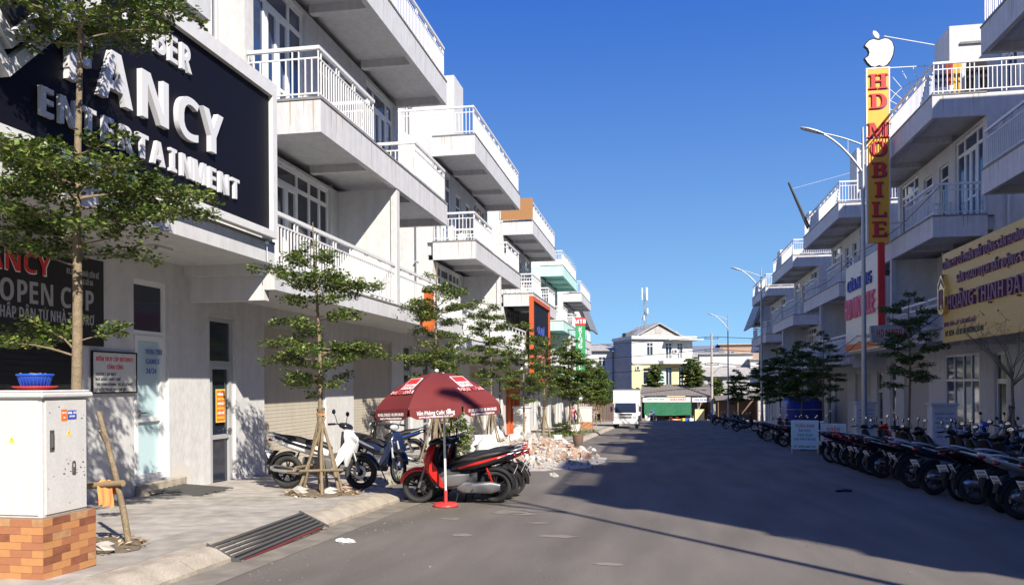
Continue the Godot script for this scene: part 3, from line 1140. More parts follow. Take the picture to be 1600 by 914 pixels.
# the pitched-roof house that closes each row
func gable_house(side: int):
	var d0 := 13.46 + 14.1 * 5 - (1.0 if side > 0 else 0.0)
	var base := gy(d0 + 4.0) + 0.2
	var o := thing("gable_house", ["pitched roof house closing the sunny row, dark roof edge against the sky", "pitched roof house closing the shaded row, pale eave against the sky"][0 if side < 0 else 1], "house", Vector3(-8.8 if side < 0 else 11.1, base, -d0), 0.0 if side < 0 else PI)
	var s := -1.0 if side < 0 else 1.0
	var xf := Transform3D(Basis(Vector3(0, 0, s), Vector3(0, 1, 0), Vector3(1, 0, 0)), Vector3.ZERO)
	var b := mb(xf)
	b.holed(0, 7.5, -0.7, 10.6, -0.22, 0, [[0.8, 1.8, 0, 3], [3, 6.4, 0, 3.2], [1.2, 2.6, 4.6, 6.6], [4.4, 6.2, 4.6, 6.6], [1.2, 2.6, 8, 10], [4.4, 6.2, 8, 10]])
	b.bx(0, 0.2, -0.7, 10.6, -11, -0.22)
	b.bx(7.3, 7.5, -0.7, 10.6, -11, -0.22)
	b.bx(0.2, 7.3, -0.7, 10.6, -11.2, -11)
	for u in [0.0, 7.3]:
		b.xf = xf * Transform3D(Basis(Vector3(0, 0, -1), Vector3(0, 1, 0), Vector3(1, 0, 0)), Vector3(u, 0, 0))
		b.prism(PackedVector2Array([Vector2(-1.7, 9.9), Vector2(11, 10.0), Vector2(5.5, 14.2), Vector2(-0.3, 13.3)]), 0.0, 0.2)
	part("wall", b, M("plaster"), o)
	b = mb(xf)
	b.xf = xf * Transform3D(Basis(Vector3(0, 0, -1), Vector3(0, 1, 0), Vector3(1, 0, 0)), Vector3(-0.35, 0, 0))
	b.prism(PackedVector2Array([Vector2(-2.15, 9.55), Vector2(-1.95, 9.55), Vector2(-0.35, 13.35), Vector2(5.5, 14.3), Vector2(11.2, 9.8), Vector2(11.5, 9.9), Vector2(5.5, 14.6), Vector2(-0.55, 13.65)]), 0.0, 8.2)
	part("roof", b, M("dark_roof") if side < 0 else M("roof_sheet"), o)
	b = mb(xf)
	b.bx(0, 7.5, 3.6, 4.0, 0, 1.4)
	b.bx(0, 7.5, 7.2, 7.6, 0, 1.4)
	part("balcony_slab", b, M("fascia_paint"), o)
	for y in [4.6, 8.0]:
		for w in [[1.2, 2.6], [4.4, 6.2]]:
			var k := window_kit(xf, "window", w[0], w[1], y, y + 2.0, [(w[0] + w[1]) / 2], [y + 1.5], "glass_dark")
			var p := put("window", k.mesh, M("frame_white"), o)
			for c in k.kids:
				put("pane", c.mesh, M("glass_dark"), p)
	b = mb(xf)
	b.bx(0.8, 1.8, 0, 3, -0.15, -0.1)
	part("door", b, M("frame_aluminium"), o)
	b = mb(xf)
	b.bx(3, 6.4, 0, 3.2, -0.15, -0.1)
	part("shutter", b, M("shutter_grey"), o)
	for y in [4.0, 7.6]:
		var k := rail_kit(xf, [Vector2(0.05, 0.02), Vector2(0.05, 1.34), Vector2(7.45, 1.34), Vector2(7.45, 0.02)], y)
		var p := put("railing", k.mesh, M("rail_paint"), o)
		var bb := mb(xf)
		for w in k.balusters:
			bb.bx(w[0].x - 0.0125, w[0].x + 0.0125, w[1], w[2], w[0].y - 0.0125, w[0].y + 0.0125)
		part("balusters", bb, M("rail_paint"), p)


# ---------------------------------------------------------------- the far end of the street
func plain_house(called: String, label: String, where: Vector3, turn: float, w: float, dp: float, h: float, wall: String, openings: Array, roof := "flat", roof_mat := "roof_sheet") -> Node3D:
	# x along the front from its corner, front face at z = 0
	var o := thing(called, label, "house", where, turn)
	var b := mb()
	var holes := []
	for q in openings:
		holes.append([q[0], q[1], q[2], q[3]])
	b.holed(0, w, -1, h, -0.2, 0, holes)
	b.bx(0, 0.2, -1, h, -dp, -0.2)
	b.bx(w - 0.2, w, -1, h, -dp, -0.2)
	b.bx(0.2, w - 0.2, -1, h, -dp, -dp + 0.2)
	part("wall", b, M(wall), o)
	for q in openings:
		var k := window_kit(Transform3D(), "window", q[0], q[1], q[2], q[3], [(q[0] + q[1]) / 2], [q[3] - 0.45] if q[3] - q[2] > 1.3 else [], "glass_dark")
		var p := put("window", k.mesh, M(k.mat), o)
		for c in k.kids:
			put("pane", c.mesh, M(c.mat), p)
	b = mb()
	if roof == "flat":
		b.bx(-0.3, w + 0.3, h, h + 0.18, -dp - 0.3, 0.4)
	else:
		# a single slope, low at the front
		for t in [0.0]:
			var p0 := Vector3(-0.3, h, 0.6)
			var p1 := Vector3(w + 0.3, h, 0.6)
			var p2 := Vector3(w + 0.3, h + 1.3, -dp)
			var p3 := Vector3(-0.3, h + 1.3, -dp)
			var dn := Vector3(0, -0.1, 0)
			b.quad(p0, p1, p2, p3)
			b.quad(p3 + dn, p2 + dn, p1 + dn, p0 + dn)
			b.quad(p0 + dn, p1 + dn, p1, p0)
			b.quad(p1 + dn, p2 + dn, p2, p1)
			b.quad(p3 + dn, p0 + dn, p0, p3)
			b.quad(p2 + dn, p3 + dn, p3, p2)
	part("roof", b, M(roof_mat), o)
	return o


func ac_unit(where: Vector3, turn: float, label: String):
	var o := thing("air_conditioner", label, "air conditioner", where, turn)
	var b := mb()
	b.bev(-0.4, 0.4, 0, 0.55, 0, 0.28, 0.02)
	part("casing", b, M("plastic_white"), o)
	b = mb(Transform3D(Basis(Vector3.RIGHT, PI / 2), Vector3(-0.1, 0.28, 0.285)))
	b.lathe([Vector2(0.21, 0), Vector2(0.23, 0.012), Vector2(0.21, 0.02)], 16)
	b.lathe([Vector2(0.001, 0.004), Vector2(0.21, 0.004)], 16)
	part("fan_grille", b, M("plastic_grey"), o)
	b = mb()
	for s in [-0.3, 0.3]:
		b.bx(s - 0.02, s + 0.02, -0.05, 0.0, -0.1, 0.3)
	part("bracket", b, M("galvanised"), o)


func build_far_end():
	# two-storey house facing the street, yellow below and white above
	var o := thing("corner_house", "two storey house facing down the street, yellow below and white above, with a gable", "house", at(-3.8, 0, 118), 0.41)
	var b := mb()
	b.holed(0, 9.4, -0.5, 8.0, -0.2, 0, [[1.7, 3.7, 5.0, 7.4], [5.2, 6.2, 4.6, 7.5], [7.2, 8.0, 4.6, 7.5]])
	part("lower_wall", b, M("yellow_plaster"), o)
	b = mb()
	b.holed(0, 9.4, 8.0, 11.5, -0.2, 0, [[2.3, 3.3, 9.2, 11.0], [5.2, 6.2, 8.7, 11.0], [7.0, 7.9, 8.7, 11.0]])
	b.bx(9.2, 9.4, -0.5, 11.5, -7.5, -0.2)
	b.bx(0.2, 9.2, -0.5, 11.5, -7.5, -7.3)
	part("upper_wall", b, M("plaster"), o)
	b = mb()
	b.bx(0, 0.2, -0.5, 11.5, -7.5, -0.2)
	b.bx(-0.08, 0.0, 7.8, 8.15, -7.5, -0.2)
	part("side_wall", b, M("shade_toned_wall"), o)  # side turned from the sun, its shade painted in by the darker colour
	b = mb()
	b.bx(0, 4.2, 7.95, 8.2, 0, 0.25)
	b.bx(4.2, 9.6, 7.95, 8.4, 0, 1.5)
	part("balcony_slab", b, M("plaster"), o)
	b = mb()
	b.bx(-0.2, 9.9, 11.5, 11.95, -7.6, 0.5)
	b.bx(5.0, 10.4, 11.35, 11.5, -2.0, 1.6)
	part("cornice", b, M("plaster"), o)
	b = mb()
	b.prism(PackedVector2Array([Vector2(1.0, 11.95), Vector2(7.2, 11.95), Vector2(4.1, 13.5)]), -0.1, 0.1)
	part("gable", b, M("grey_plaster"), o)
	b = mb()
	for t in [[0.6, 11.9, 4.1, 13.72], [7.6, 11.9, 4.1, 13.72]]:
		var q0 := Vector3(t[0], t[1], 0.5)
		var q1 := Vector3(t[2], t[3], 0.5)
		var back := Vector3(0, 0, -8)
		var up := Vector3(0, 0.16, 0)
		for w in [[q0 + up, q1 + up], [q1, q0]]:
			b.quad(w[0], w[1], w[1] + back, w[0] + back)
		b.quad(q0, q1, q1 + up, q0 + up)
	b.bx(6.6, 9.3, 11.95, 13.0, -5, -4.8)
	part("roof", b, M("roof_sheet"), o)
	b = mb()
	b.bx(3.6, 4.6, 12.35, 13.0, 0.1, 0.14)
	part("gable_vent", b, M("rubble_grey"), o)
	b = mb()
	b.bx(-0.2, 2.2, 11.95, 12.5, -3.2, -1.8)
	part("water_tank", b, M("plastic_grey"), o)
	for q in [[1.7, 3.7, 5.0, 7.4], [5.2, 6.2, 4.6, 7.5], [7.2, 8.0, 4.6, 7.5], [2.3, 3.3, 9.2, 11.0], [5.2, 6.2, 8.7, 11.0], [7.0, 7.9, 8.7, 11.0]]:
		var k := window_kit(Transform3D(), "window", q[0], q[1], q[2], q[3], [(q[0] + q[1]) / 2], [q[3] - 0.5], "glass_dark")
		var p := put("window", k.mesh, M(k.mat), o)
		for c in k.kids:
			put("pane", c.mesh, M(c.mat), p)
	var rk := rail_kit(Transform3D(), [Vector2(4.3, 1.42), Vector2(9.5, 1.42), Vector2(9.5, 0.05)], 8.4)
	var rp := put("railing", rk.mesh, M("rail_paint"), o)
	b = mb()
	for w in rk.balusters:
		b.bx(w[0].x - 0.015, w[0].x + 0.015, w[1], w[2], w[0].y - 0.015, w[0].y + 0.015)
	part("balusters", b, M("rail_paint"), rp)
	b = mb()
	b.bx(3.9, 5.1, 4.3, 6.9, 0.05, 0.15)
	part("light_blue_screen", b, M("glass_frosted"), o)
	ac_unit(o.transform * Vector3(0.9, 7.1, 0.02), 0.41, "white air conditioner on the yellow lower wall of the gabled house")
	ac_unit(o.transform * Vector3(6.7, 9.5, 0.02), 0.41, "white air conditioner on the gabled house's balcony wall")
	# telephone mast on that house
	var mast := thing("antenna_mast", "tall steel telephone mast with panel antennas on the gabled house's roof", "mast", at(-1.9, 12.0, 121))
	b = mb()
	for s in [[-0.18, -0.1], [0.18, -0.1], [0.0, 0.2]]:
		b.tube([Vector3(s[0], 0, s[1]), Vector3(s[0], 6.4, s[1])], 0.035, 5)
	for k in 12:
		var y := k * 0.52
		b.tube([Vector3(-0.18, y, -0.1), Vector3(0.18, y + 0.5, -0.1)], 0.015, 4)
		b.tube([Vector3(0.18, y, -0.1), Vector3(0.0, y + 0.5, 0.2)], 0.015, 4)
	part("lattice", b, M("galvanised"), mast)
	for k in 3:
		b = mb(Transform3D(Basis(Vector3.UP, TAU * k / 3 + 0.5), Vector3.ZERO))
		b.bev(-0.14, 0.14, 5.4, 7.2, 0.38, 0.52, 0.03)
		b.tube([Vector3(0, 5.8, 0.1), Vector3(0, 5.8, 0.4)], 0.03, 5)
		b.tube([Vector3(0, 6.8, 0.1), Vector3(0, 6.8, 0.4)], 0.03, 5)
		part("panel_antenna", b, M("plastic_white"), mast)
		b = mb(Transform3D(Basis(Vector3.UP, TAU * k / 3 + 1.2), Vector3.ZERO))
		b.bev(-0.16, 0.16, 3.4 - k * 0.5, 4.2 - k * 0.5, 0.25, 0.4, 0.02)
		part("radio_unit", b, M("plastic_white"), mast)
	b = mb()
	for k in 3:
		var a := TAU * k / 3
		b.tube([Vector3(cos(a) * 0.1, 4.8, sin(a) * 0.1), Vector3(cos(a) * 2.2, 0.0, sin(a) * 2.2)], 0.014, 4)
	part("guy_wire", b, M("galvanised"), mast)
	# neighbours
	plain_house("house", "low white house behind the gabled house and beside the sunny row", at(-14.5, 0, 124), 0.1, 7.6, 6, 10.4, "plaster", [[5.5, 6.6, 8.0, 9.4], [2.5, 3.8, 8.0, 9.4]], "slope", "roof_sheet")
	plain_house("house", "grey house wall in shade between the gabled house and the white one", at(-8.0, 0, 127), 0.41, 3.4, 6, 10.2, "shade_toned_wall", [[1.0, 2.0, 6.0, 7.6]])
	plain_house("house", "low white house with a blank wall behind the utility pole", at(5.9, 0, 124), 0.0, 7.6, 6, 9.6, "plaster", [[5.2, 6.6, 6.5, 7.8]])
	plain_house("house", "dark roofed house behind the gabled house, washing on its veranda", at(4.6, 0, 127), 0.0, 4.8, 5, 10.0, "shade_toned_wall", [[0.5, 2.0, 8.2, 9.7], [2.6, 4.0, 8.2, 9.7]], "slope", "dark_roof")
	plain_house("house", "salmon coloured house far behind the last shaded gable", at(9.3, 0, 130), 0.0, 7, 6, 11.4, "rubble_red", [[1, 2.2, 9, 10.4]])
	plain_house("house", "grey shed roofed house behind the second lamp post from the end", at(6.3, 0, 119), 0.0, 8.4, 4, 6.2, "grey_plaster", [[0.4, 2.6, 3.6, 5.7]], "slope", "roof_sheet")
	plain_house("house", "white house far beyond the end of the shaded row", at(13, 0, 122), 0.0, 9, 7, 8.6, "plaster", [[1, 2.4, 5.5, 7.2], [5, 6.4, 5.5, 7.2]])
	plain_house("house", "long white house far beyond the end of the sunny row", at(-30, 0, 126), 0.0, 14, 7, 8.0, "plaster", [[2, 3.4, 5, 6.8], [6, 7.4, 5, 6.8], [10, 11.4, 5, 6.8]])
	# the market stall with its sheet roof, banner and green awning
	o = thing("market_stall", "street stall with rusty sheet roof and green canvas awning across the end", "stall", at(-2.4, 0, 110))
	b = mb()
	for k in 46:
		var x0 := k * 0.2
		var p0 := Vector3(x0, 3.25, 0.5)
		var p1 := Vector3(x0 + 0.1, 3.28, 0.5)
		var p2 := Vector3(x0 + 0.2, 3.25, 0.5)
		var bk := Vector3(0, 1.5, -5.5)
		b.quad(p0, p1, p1 + bk, p0 + bk)
		b.quad(p1, p2, p2 + bk, p1 + bk)
	part("sheet_roof", b, M("rust_roof"), o)
	b = mb()
	b.bx(0.1, 9.1, 0.0, 3.1, -4.9, -4.8)
	b.bx(0.1, 0.2, 0.0, 3.1, -4.8, 0)
	b.bx(9.0, 9.1, 0.0, 3.1, -4.8, 0)
	part("back_wall", b, M("rust_iron"), o)
	for x in [0.05, 2.0, 6.5, 7.4, 9.1]:
		b = mb()
		b.tube([Vector3(x, 0, 0.3), Vector3(x, 3.25, 0.3)], 0.05, 6)
		part("post", b, M("galvanised"), o)
	var bn := thing("shop_banner", "long white banner with red lettering above the green awning", "banner", at(0.95, 2.75, 109.6))
	b = mb()
	b.bev(-3.1, 3.1, -0.33, 0.33, -0.03, 0.03, 0.005)
	part("board", b, M("sign_white"), bn)
	lettering("lettering", "CƠM - PHỞ - BÚN", 0.2, 0.006, M("print_green"), bn, Vector3(-1.4, 0.05, 0.034))
	lettering("lettering", "GIẢI KHÁT", 0.3, 0.006, M("print_red"), bn, Vector3(1.5, 0.03, 0.034))
	bn = thing("shop_banner", "shorter white banner with blue lettering beside the utility pole", "banner", at(5.4, 2.72, 109.6))
	b = mb()
	b.bev(-1.15, 1.15, -0.3, 0.3, -0.03, 0.03, 0.005)
	part("board", b, M("sign_white"), bn)
	lettering("lettering", "SỬA XE MÁY", 0.24, 0.006, M("print_blue"), bn, Vector3(0.1, 0, 0.034))
	# awning
	b = mb()
	var rows := []
	for i in 7:
		var row := []
		for k in 20:
			var t := k / 19.0
			var sag := sin(t * PI) * 0.12 * (i / 6.0) + sin(t * 21.0) * 0.015
			row.append(Vector3(t * 6.1 - 3.05 + (0.12 if i == 6 else 0.0) * (0.5 - t), 2.42 - i * 0.27 - sag, 0.1 + i * 0.06 + sin(t * 17.0) * 0.02 * i / 3.0))
		rows.append(row)
	b.skin(rows, false)
	var aw := solo("awning", b, M("canvas_green"), "dark green canvas awning hanging under the red lettered banner", "awning", at(1.1, 0, 109.6))
	# things under it
	b = mb()
	b.bev(-0.35, 0.35, 0, 0.75, -0.3, 0.3, 0.03)
	solo("ice_box", b, M("plastic_white"), "white box standing at the end of the green awning", "box", at(-1.5, 0, 109))
	for q in [[1.5, "red plastic stool under the middle of the green awning"], [2.3, "red plastic stool beside the other under the awning"]]:
		o = thing("stool", q[1], "stool", at(q[0], 0, 109.2), 0.0, "plastic stools at the stall")
		b = mb()
		b.bev(-0.17, 0.17, 0.42, 0.46, -0.17, 0.17, 0.015)
		part("seat", b, M("plastic_red"), o)
		for s in [[-1, -1], [1, -1], [1, 1], [-1, 1]]:
			b = mb()
			b.tube([Vector3(s[0] * 0.2, 0, s[1] * 0.2), Vector3(s[0] * 0.14, 0.43, s[1] * 0.14)], 0.025, 5)
			part("leg", b, M("plastic_red"), o)
	b = mb()
	b.holed(-0.6, 0.6, 0, 1.5, -0.05, 0.05, [])
	solo("shop_wall", b, M("yellow_plaster"), "low ochre wall panel beside the stall post", "wall", at(5.2, 0, 109.2))
	# utility pole with its cables
	o = thing("utility_pole", "concrete utility pole at the street corner carrying cables", "pole", at(6.75, 0, 109))
	b = mb()
	b.tube([Vector3(0, 0, 0), Vector3(0, 11.3, 0)], [0.19, 0.12], 10)
	part("post", b, M("rubble_grey"), o)
	for y in [10.6, 9.0, 7.2]:
		b = mb()
		b.bx(-0.9, 0.9, y, y + 0.1, -0.06, 0.06)
		for s in [-0.8, 0.0, 0.8]:
			b.tube([Vector3(s, y + 0.1, 0), Vector3(s, y + 0.3, 0)], 0.05, 6)
		part("cross_arm", b, M("iron"), o)
	b = mb()
	b.tube([Vector3(0.1, 6.0, 0), Vector3(0.9, 6.9, 0.2), Vector3(1.5, 7.0, 0.3)], 0.04, 6)
	b.bev(1.4, 1.95, 6.9, 7.1, 0.15, 0.45, 0.03)
	part("pole_lamp", b, M("galvanised"), o)
	for q in [[10.9, 0.0], [9.3, 0.3], [7.5, 0.5], [4.6, 0.6]]:
		b = mb()
		for s in [[-40.0, 0.0], [0.0, 45.0]]:
			var p := []
			for k in 13:
				var t: float = k / 12.0
				p.append(Vector3(lerpf(s[0], s[1], t), q[0] - sin(t * PI) * (0.9 + q[1]), q[1] * 0.3))
			b.tube(p, 0.035, 4)
		var c := part("cable", b, M("plastic_black"), o)
	# the dark lean-to at the corner of the shaded side
	o = thing("lean_to", "dark lean-to shed at the corner beyond the shaded row", "shed", at(7.2, 0, 106))
	b = mb()
	b.bx(0, 5, 0, 2.7, -3, -2.9)
	b.bx(4.9, 5, 0, 2.7, -2.9, 0)
	part("wall", b, M("rust_iron"), o)
	b = mb()
	b.quad(Vector3(-0.2, 2.6, 0.6), Vector3(5.2, 3.1, 0.6), Vector3(5.2, 3.6, -3.2), Vector3(-0.2, 3.1, -3.2))
	part("roof", b, M("rust_roof"), o)
	for x in [0.1, 2.5]:
		b = mb()
		b.tube([Vector3(x, 0, 0.3), Vector3(x, 2.7, 0.3)], 0.05, 6)
		part("post", b, M("wood"), o)
	# gated yard beyond the sunny row
	o = thing("yard_gate", "dark slatted gate of the yard beyond the sunny row", "gate", at(-9.0, 0, 92.5))
	for k in 22:
		b = mb()
		b.bx(k * 0.2, k * 0.2 + 0.14, 0.1, 2.6, -0.03, 0.03)
		part("slat", b, M("rust_iron"), o)
	b = mb()
	b.bx(0, 4.4, 0.4, 0.5, -0.08, -0.035)
	b.bx(0, 4.4, 2.2, 2.3, -0.08, -0.035)
	part("rail", b, M("iron"), o)


# ---------------------------------------------------------------- shop signs
func sign_at(side: int, called: String, label: String, category: String, x: float, d0: float, d1: float, y0: float, y1: float) -> Node3D:
	# a sign parallel to the street: local x runs the way one reads, z towards the street; origin at its centre
	return thing(called, label, category, Vector3(x, (y0 + y1) / 2, -(d0 + d1) / 2), -side * PI / 2)


func letters(o: Node, s: String, cap: float, depth: float, mat: Material, xs: Array, y: float, z: float, squeeze := 1.0, font: Font = null):
	for i in s.length():
		lettering("letter", s[i], cap, depth, mat, o, Vector3(xs[i], y, z + depth / 2), Vector3.ZERO, squeeze, font)


func fitted(called: String, s: String, cap: float, x0: float, x1: float, y: float, z: float, mat: Material, o: Node, depth := 0.006, font: Font = null) -> MeshInstance3D:
	# one line of print between x0 and x1
	var m := lettering(called, s, cap, depth, mat, o, Vector3((x0 + x1) / 2, y, z + depth / 2), Vector3.ZERO, 1.0, font)
	m.scale.x = (x1 - x0) / m.mesh.get_aabb().size.x
	return m


func build_shop_signs():
	# --- the dark fascia sign with white block letters ---
	var d0 := 6.42
	var d1 := 13.24
	var mid := (d0 + d1) / 2
	var o := sign_at(-1, "fascia_sign", "huge navy fascia sign with white frame and white block letters", "sign", -6.62, d0, d1, 4.08, 6.74)
	var w := (d1 - d0) / 2
	var b := mb()
	b.bx(-w + 0.1, w - 0.1, -1.3, 1.3, 0.0, 0.05)
	part("panel", b, M("sign_navy"), o)
	b = mb()
	b.bx(-w, w, 1.10, 1.33, 0, 0.13)
	b.bx(-w, w, -1.33, -1.21, 0, 0.13)
	b.bx(-w, -w + 0.15, -1.21, 1.10, 0, 0.13)
	b.bx(w - 0.15, w, -1.21, 1.10, 0, 0.13)
	part("frame", b, M("sign_white"), o)
	var rel := func(d: float) -> float: return d - mid
	var yy := func(cam_y: float) -> float: return cam_y + 1.55 - 5.41
	letters(o, "FANCY", 0.60, 0.075, M("letter_white"), [rel.call(8.34), rel.call(8.98), rel.call(9.78), rel.call(10.53), rel.call(11.2)], yy.call(3.75), 0.05, 1.15)
	var xs := []
	for i in 5: xs.append(rel.call(9.32 + i * 0.30))
	letters(o, "CYBER", 0.36, 0.05, M("letter_white"), xs, yy.call(4.60), 0.05, 0.95)
	xs = []
	for i in 13: xs.append(rel.call(7.86 + i * 0.335))
	letters(o, "ENTERTAINMENT", 0.31, 0.05, M("letter_white"), xs, yy.call(3.08), 0.05, 1.06)
	# diamond badge
	var e := sign_at(-1, "diamond_sign", "diamond shaped badge sign with white rim, at the end of the huge navy sign", "sign", -6.46, 7.2, 7.2, 6.05, 6.05)
	var t45 := Transform3D(Basis(Vector3(0, 0, 1), PI / 4), Vector3.ZERO)
	b = mb(t45)
	b.bx(-0.70, 0.70, -0.70, 0.70, -0.05, 0.03)
	part("panel", b, M("sign_black"), e)
	b = mb(t45)
	for q in [[0.66, 0.78, 0.09], [0.86, 0.98, 0.06]]:
		b.bx(-q[1], q[1], q[0], q[1], -0.05, q[2])
		b.bx(-q[1], q[1], -q[1], -q[0], -0.05, q[2])
		b.bx(-q[1], -q[0], -q[0], q[0], -0.05, q[2])
		b.bx(q[0], q[1], -q[0], q[0], -0.05, q[2])
	part("rim", b, M("sign_white"), e)
	lettering("lettering", "LA TEA", 0.16, 0.006, M("print_white"), e, Vector3(0, -0.08, 0.034))
	b = mb(Transform3D(Basis(Vector3.RIGHT, PI / 2), Vector3(0, -0.42, 0.032)))
	b.lathe([Vector2(0.001, 0.004), Vector2(0.13, 0.004), Vector2(0.13, 0.0)], 16)
	part("red_dot", b, M("print_red"), e)
	# --- the low black banner on the wall under it ---
	o = sign_at(-1, "wall_banner", "black banner on the ground floor wall, red name above OPEN CUP", "banner", -8.27, 3.0, 11.06, 2.15, 3.43)
	w = 4.03
	b = mb()
	b.bx(-w, w, -0.64, 0.64, 0, 0.03)
	part("cloth", b, M("sign_black"), o)
	b = mb()
	b.bx(-w, w, 0.64, 0.68, 0, 0.06)
	part("batten", b, M("frame_aluminium"), o)
	var r2 := func(d: float) -> float: return d - 7.03
	fitted("lettering", "FANCY", 0.29, r2.call(8.62), r2.call(9.97), 0.40, 0.03, M("print_white"), o, 0.004)
	fitted("lettering", "FANCY", 0.26, r2.call(8.66), r2.call(9.94), 0.40, 0.036, M("print_red"), o, 0.004)
	fitted("lettering", "ĐỒNG OPEN CUP", 0.29, r2.call(7.9), r2.call(10.84), 0.01, 0.03, M("print_grey"), o, 0.004)
	fitted("lettering", "PHẦN QUÀ HẤP DẪN TỪ NHÀ TÀI TRỢ", 0.15, r2.call(8.3), r2.call(10.84), -0.27, 0.03, M("print_grey"), o, 0.004)
	fitted("lettering", "B1.33 KHU NHÀ LIÊN KẾ", 0.075, r2.call(10.28), r2.call(10.95), 0.40, 0.03, M("print_grey"), o, 0.003)
	fitted("lettering", "ĐƯỜNG SỐ 04", 0.075, r2.call(10.42), r2.call(10.82), 0.28, 0.03, M("print_grey"), o, 0.003)
	# --- internet point plate ---
	o = sign_at(-1, "notice_plate", "white framed notice plate with red heading beside the frosted glass door", "sign", -8.28, 10.82, 11.87, 1.45, 2.08)
	b = mb()
	b.bx(-0.51, 0.51, -0.30, 0.30, 0, 0.02)
	part("panel", b, M("plate_white"), o)
	b = mb()
	bars(b, -0.53, 0.53, -0.32, 0.32, [], [], 0, 0.03, 0.022)
	part("frame", b, M("plastic_black"), o)
	fitted("lettering", "ĐIỂM TRUY CẬP INTERNET", 0.062, -0.44, 0.44, 0.20, 0.02, M("print_red"), o, 0.003)
	fitted("lettering", "CÔNG CỘNG", 0.062, -0.19, 0.19, 0.08, 0.02, M("print_red"), o, 0.003)
	var ln := ["QUÁN : 33 NET", "NHÀ MẠNG : VNPT - HUẾ", "CHỦ KINH DOANH : B1.33 LIÊN KẾ", "SỐ ĐIỆN THOẠI : 0914 340 033"]
	var ends := [0.02, 0.12, 0.42, 0.26]
	for i in 4:
		fitted("lettering", ln[i], 0.042, -0.45, ends[i], -0.03 - i * 0.078, 0.02, M("print_black"), o, 0.003)
	# --- orange notice on the glass door of the next house ---
	o = sign_at(-1, "paper_notice", "orange paper notice stuck on the aluminium glass door", "notice", -8.345, 14.38, 14.74, 0.86, 1.47)
	b = mb()
	b.bx(-0.17, 0.17, -0.32, 0.32, 0, 0.006)
	part("paper", b, M("print_yellow"), o)
	b = mb()
	b.bx(-0.15, 0.15, -0.29, 0.29, 0.006, 0.009)
	part("orange_field", b, M("print_orange"), o)
	ln = ["THÔNG BÁO", "NHÀ CHO", "THUÊ MẶT", "BẰNG", "LIÊN HỆ", "0905"]
	for i in 6:
		fitted("lettering", ln[i], 0.045, -0.12, 0.12, 0.22 - i * 0.09, 0.009, M("print_yellow") if i % 2 else M("print_white"), o, 0.003)
	# dark print on the frosted door
	o = sign_at(-1, "door_decal", "dark lettering stuck on the frosted glass door", "decal", -8.34, 12.2, 12.7, 1.6, 2.2)
	ln = ["PHÒNG CYBER", "GAMES", "24/24"]
	for i in 3:
		fitted("lettering", ln[i], 0.085, -0.22, 0.22 - i * 0.08, 0.22 - i * 0.16, 0, M("print_blue"), o, 0.003)
	# --- orange flag banner on the terrace railing ---
	b = mb()
	var rows := []
	for i in 9:
		var row := []
		for k in 7:
			row.append(Vector3(-6.53 + sin(i * 0.9 + k * 0.5) * 0.03, 4.25 - i * 0.145, -(22.2 + k * 0.2 + sin(i * 0.5) * 0.05)))
		rows.append(row)
	b.skin(rows, false)
	var fl := solo("flag_banner", b, M("print_orange"), "orange flag banner hung over the terrace railing of the second pair", "flag")
	b = mb()
	for q in [[0.15, 0.25, 0.35, 0.7], [0.5, 0.55, 0.3, 0.5], [0.85, 0.3, 0.3, 0.45], [0.45, 0.95, 0.5, 0.16]]:
		b.prism(PackedVector2Array([Vector2(-22.25 - q[0], 4.2 - q[1]), Vector2(-22.25 - q[0] - q[2] * 0.4, 4.12 - q[1] - q[3] * 0.3), Vector2(-22.25 - q[0] - q[2] * 0.8, 4.2 - q[1] - q[3] * 0.55), Vector2(-22.25 - q[0] - q[2] * 0.3, 4.2 - q[1] - q[3] * 0.8)]), 0, 0.004)
	var fp := part("yellow_pattern", b, M("print_yellow"), fl)
	fp.rotation.y = PI / 2
	fp.position = Vector3(-6.48, 0, 0)
	fp.scale = Vector3(1, 1, 1)
	# --- orange-framed dark signboard on the third pair ---
	o = sign_at(-1, "framed_sign", "tall dark signboard in a bright orange frame among the tree tops", "sign", -6.6, 41.9, 48.6, 1.6, 6.1)
	b = mb()
	b.bx(-3.2, 3.2, -2.1, 2.1, 0, 0.12)
	part("panel", b, M("sign_navy"), o)
	b = mb()
	bars(b, -3.35, 3.35, -2.25, 2.25, [], [], 0, 0.22, 0.22)
	part("frame", b, M("frame_orange"), o)
	fitted("lettering", "VIỆT LÝ", 0.6, -1.6, 1.6, -0.9, 0.12, M("cloth_pink"), o, 0.05)
	fitted("lettering", "CÀ PHÊ", 0.4, -1.4, 1.4, 0.6, 0.12, M("print_blue"), o, 0.03)
	# red-framed shopfront below it
	o = sign_at(-1, "shopfront", "red framed glass shopfront under the orange framed signboard", "shopfront", -8.42, 44.46, 47.76, -1.33, 2.0)
	b = mb()
	bars(b, -1.75, 1.75, -1.67, 1.72, [-0.3], [0.9], 0, 0.3, 0.34)
	part("frame", b, M("frame_orange"), o)
	for q in [[-1.41, -0.47], [-0.13, 1.41]]:
		b = mb()
		b.bx(q[0], q[1], -1.33, 1.38, 0.05, 0.07)
		part("pane", b, M("glass_dark"), o)
	# --- green upright sign ---
	o = thing("upright_sign", "tall green upright sign with white letters, standing out from the sunny row", "sign", at(-5.7, 0, 60.5))
	b = mb()
	b.bev(-0.36, 0.36, 3.2, 7.7, -0.1, 0.1, 0.02)
	part("panel", b, M("print_green"), o)
	b = mb()
	b.bev(-0.38, 0.38, 7.7, 8.3, -0.11, 0.11, 0.02)
	part("cap_box", b, M("print_red"), o)
	lettering("lettering", "MTB", 0.3, 0.01, M("print_white"), o, Vector3(0, 8.0, 0.116))
	var s := "KING LAPTOP"
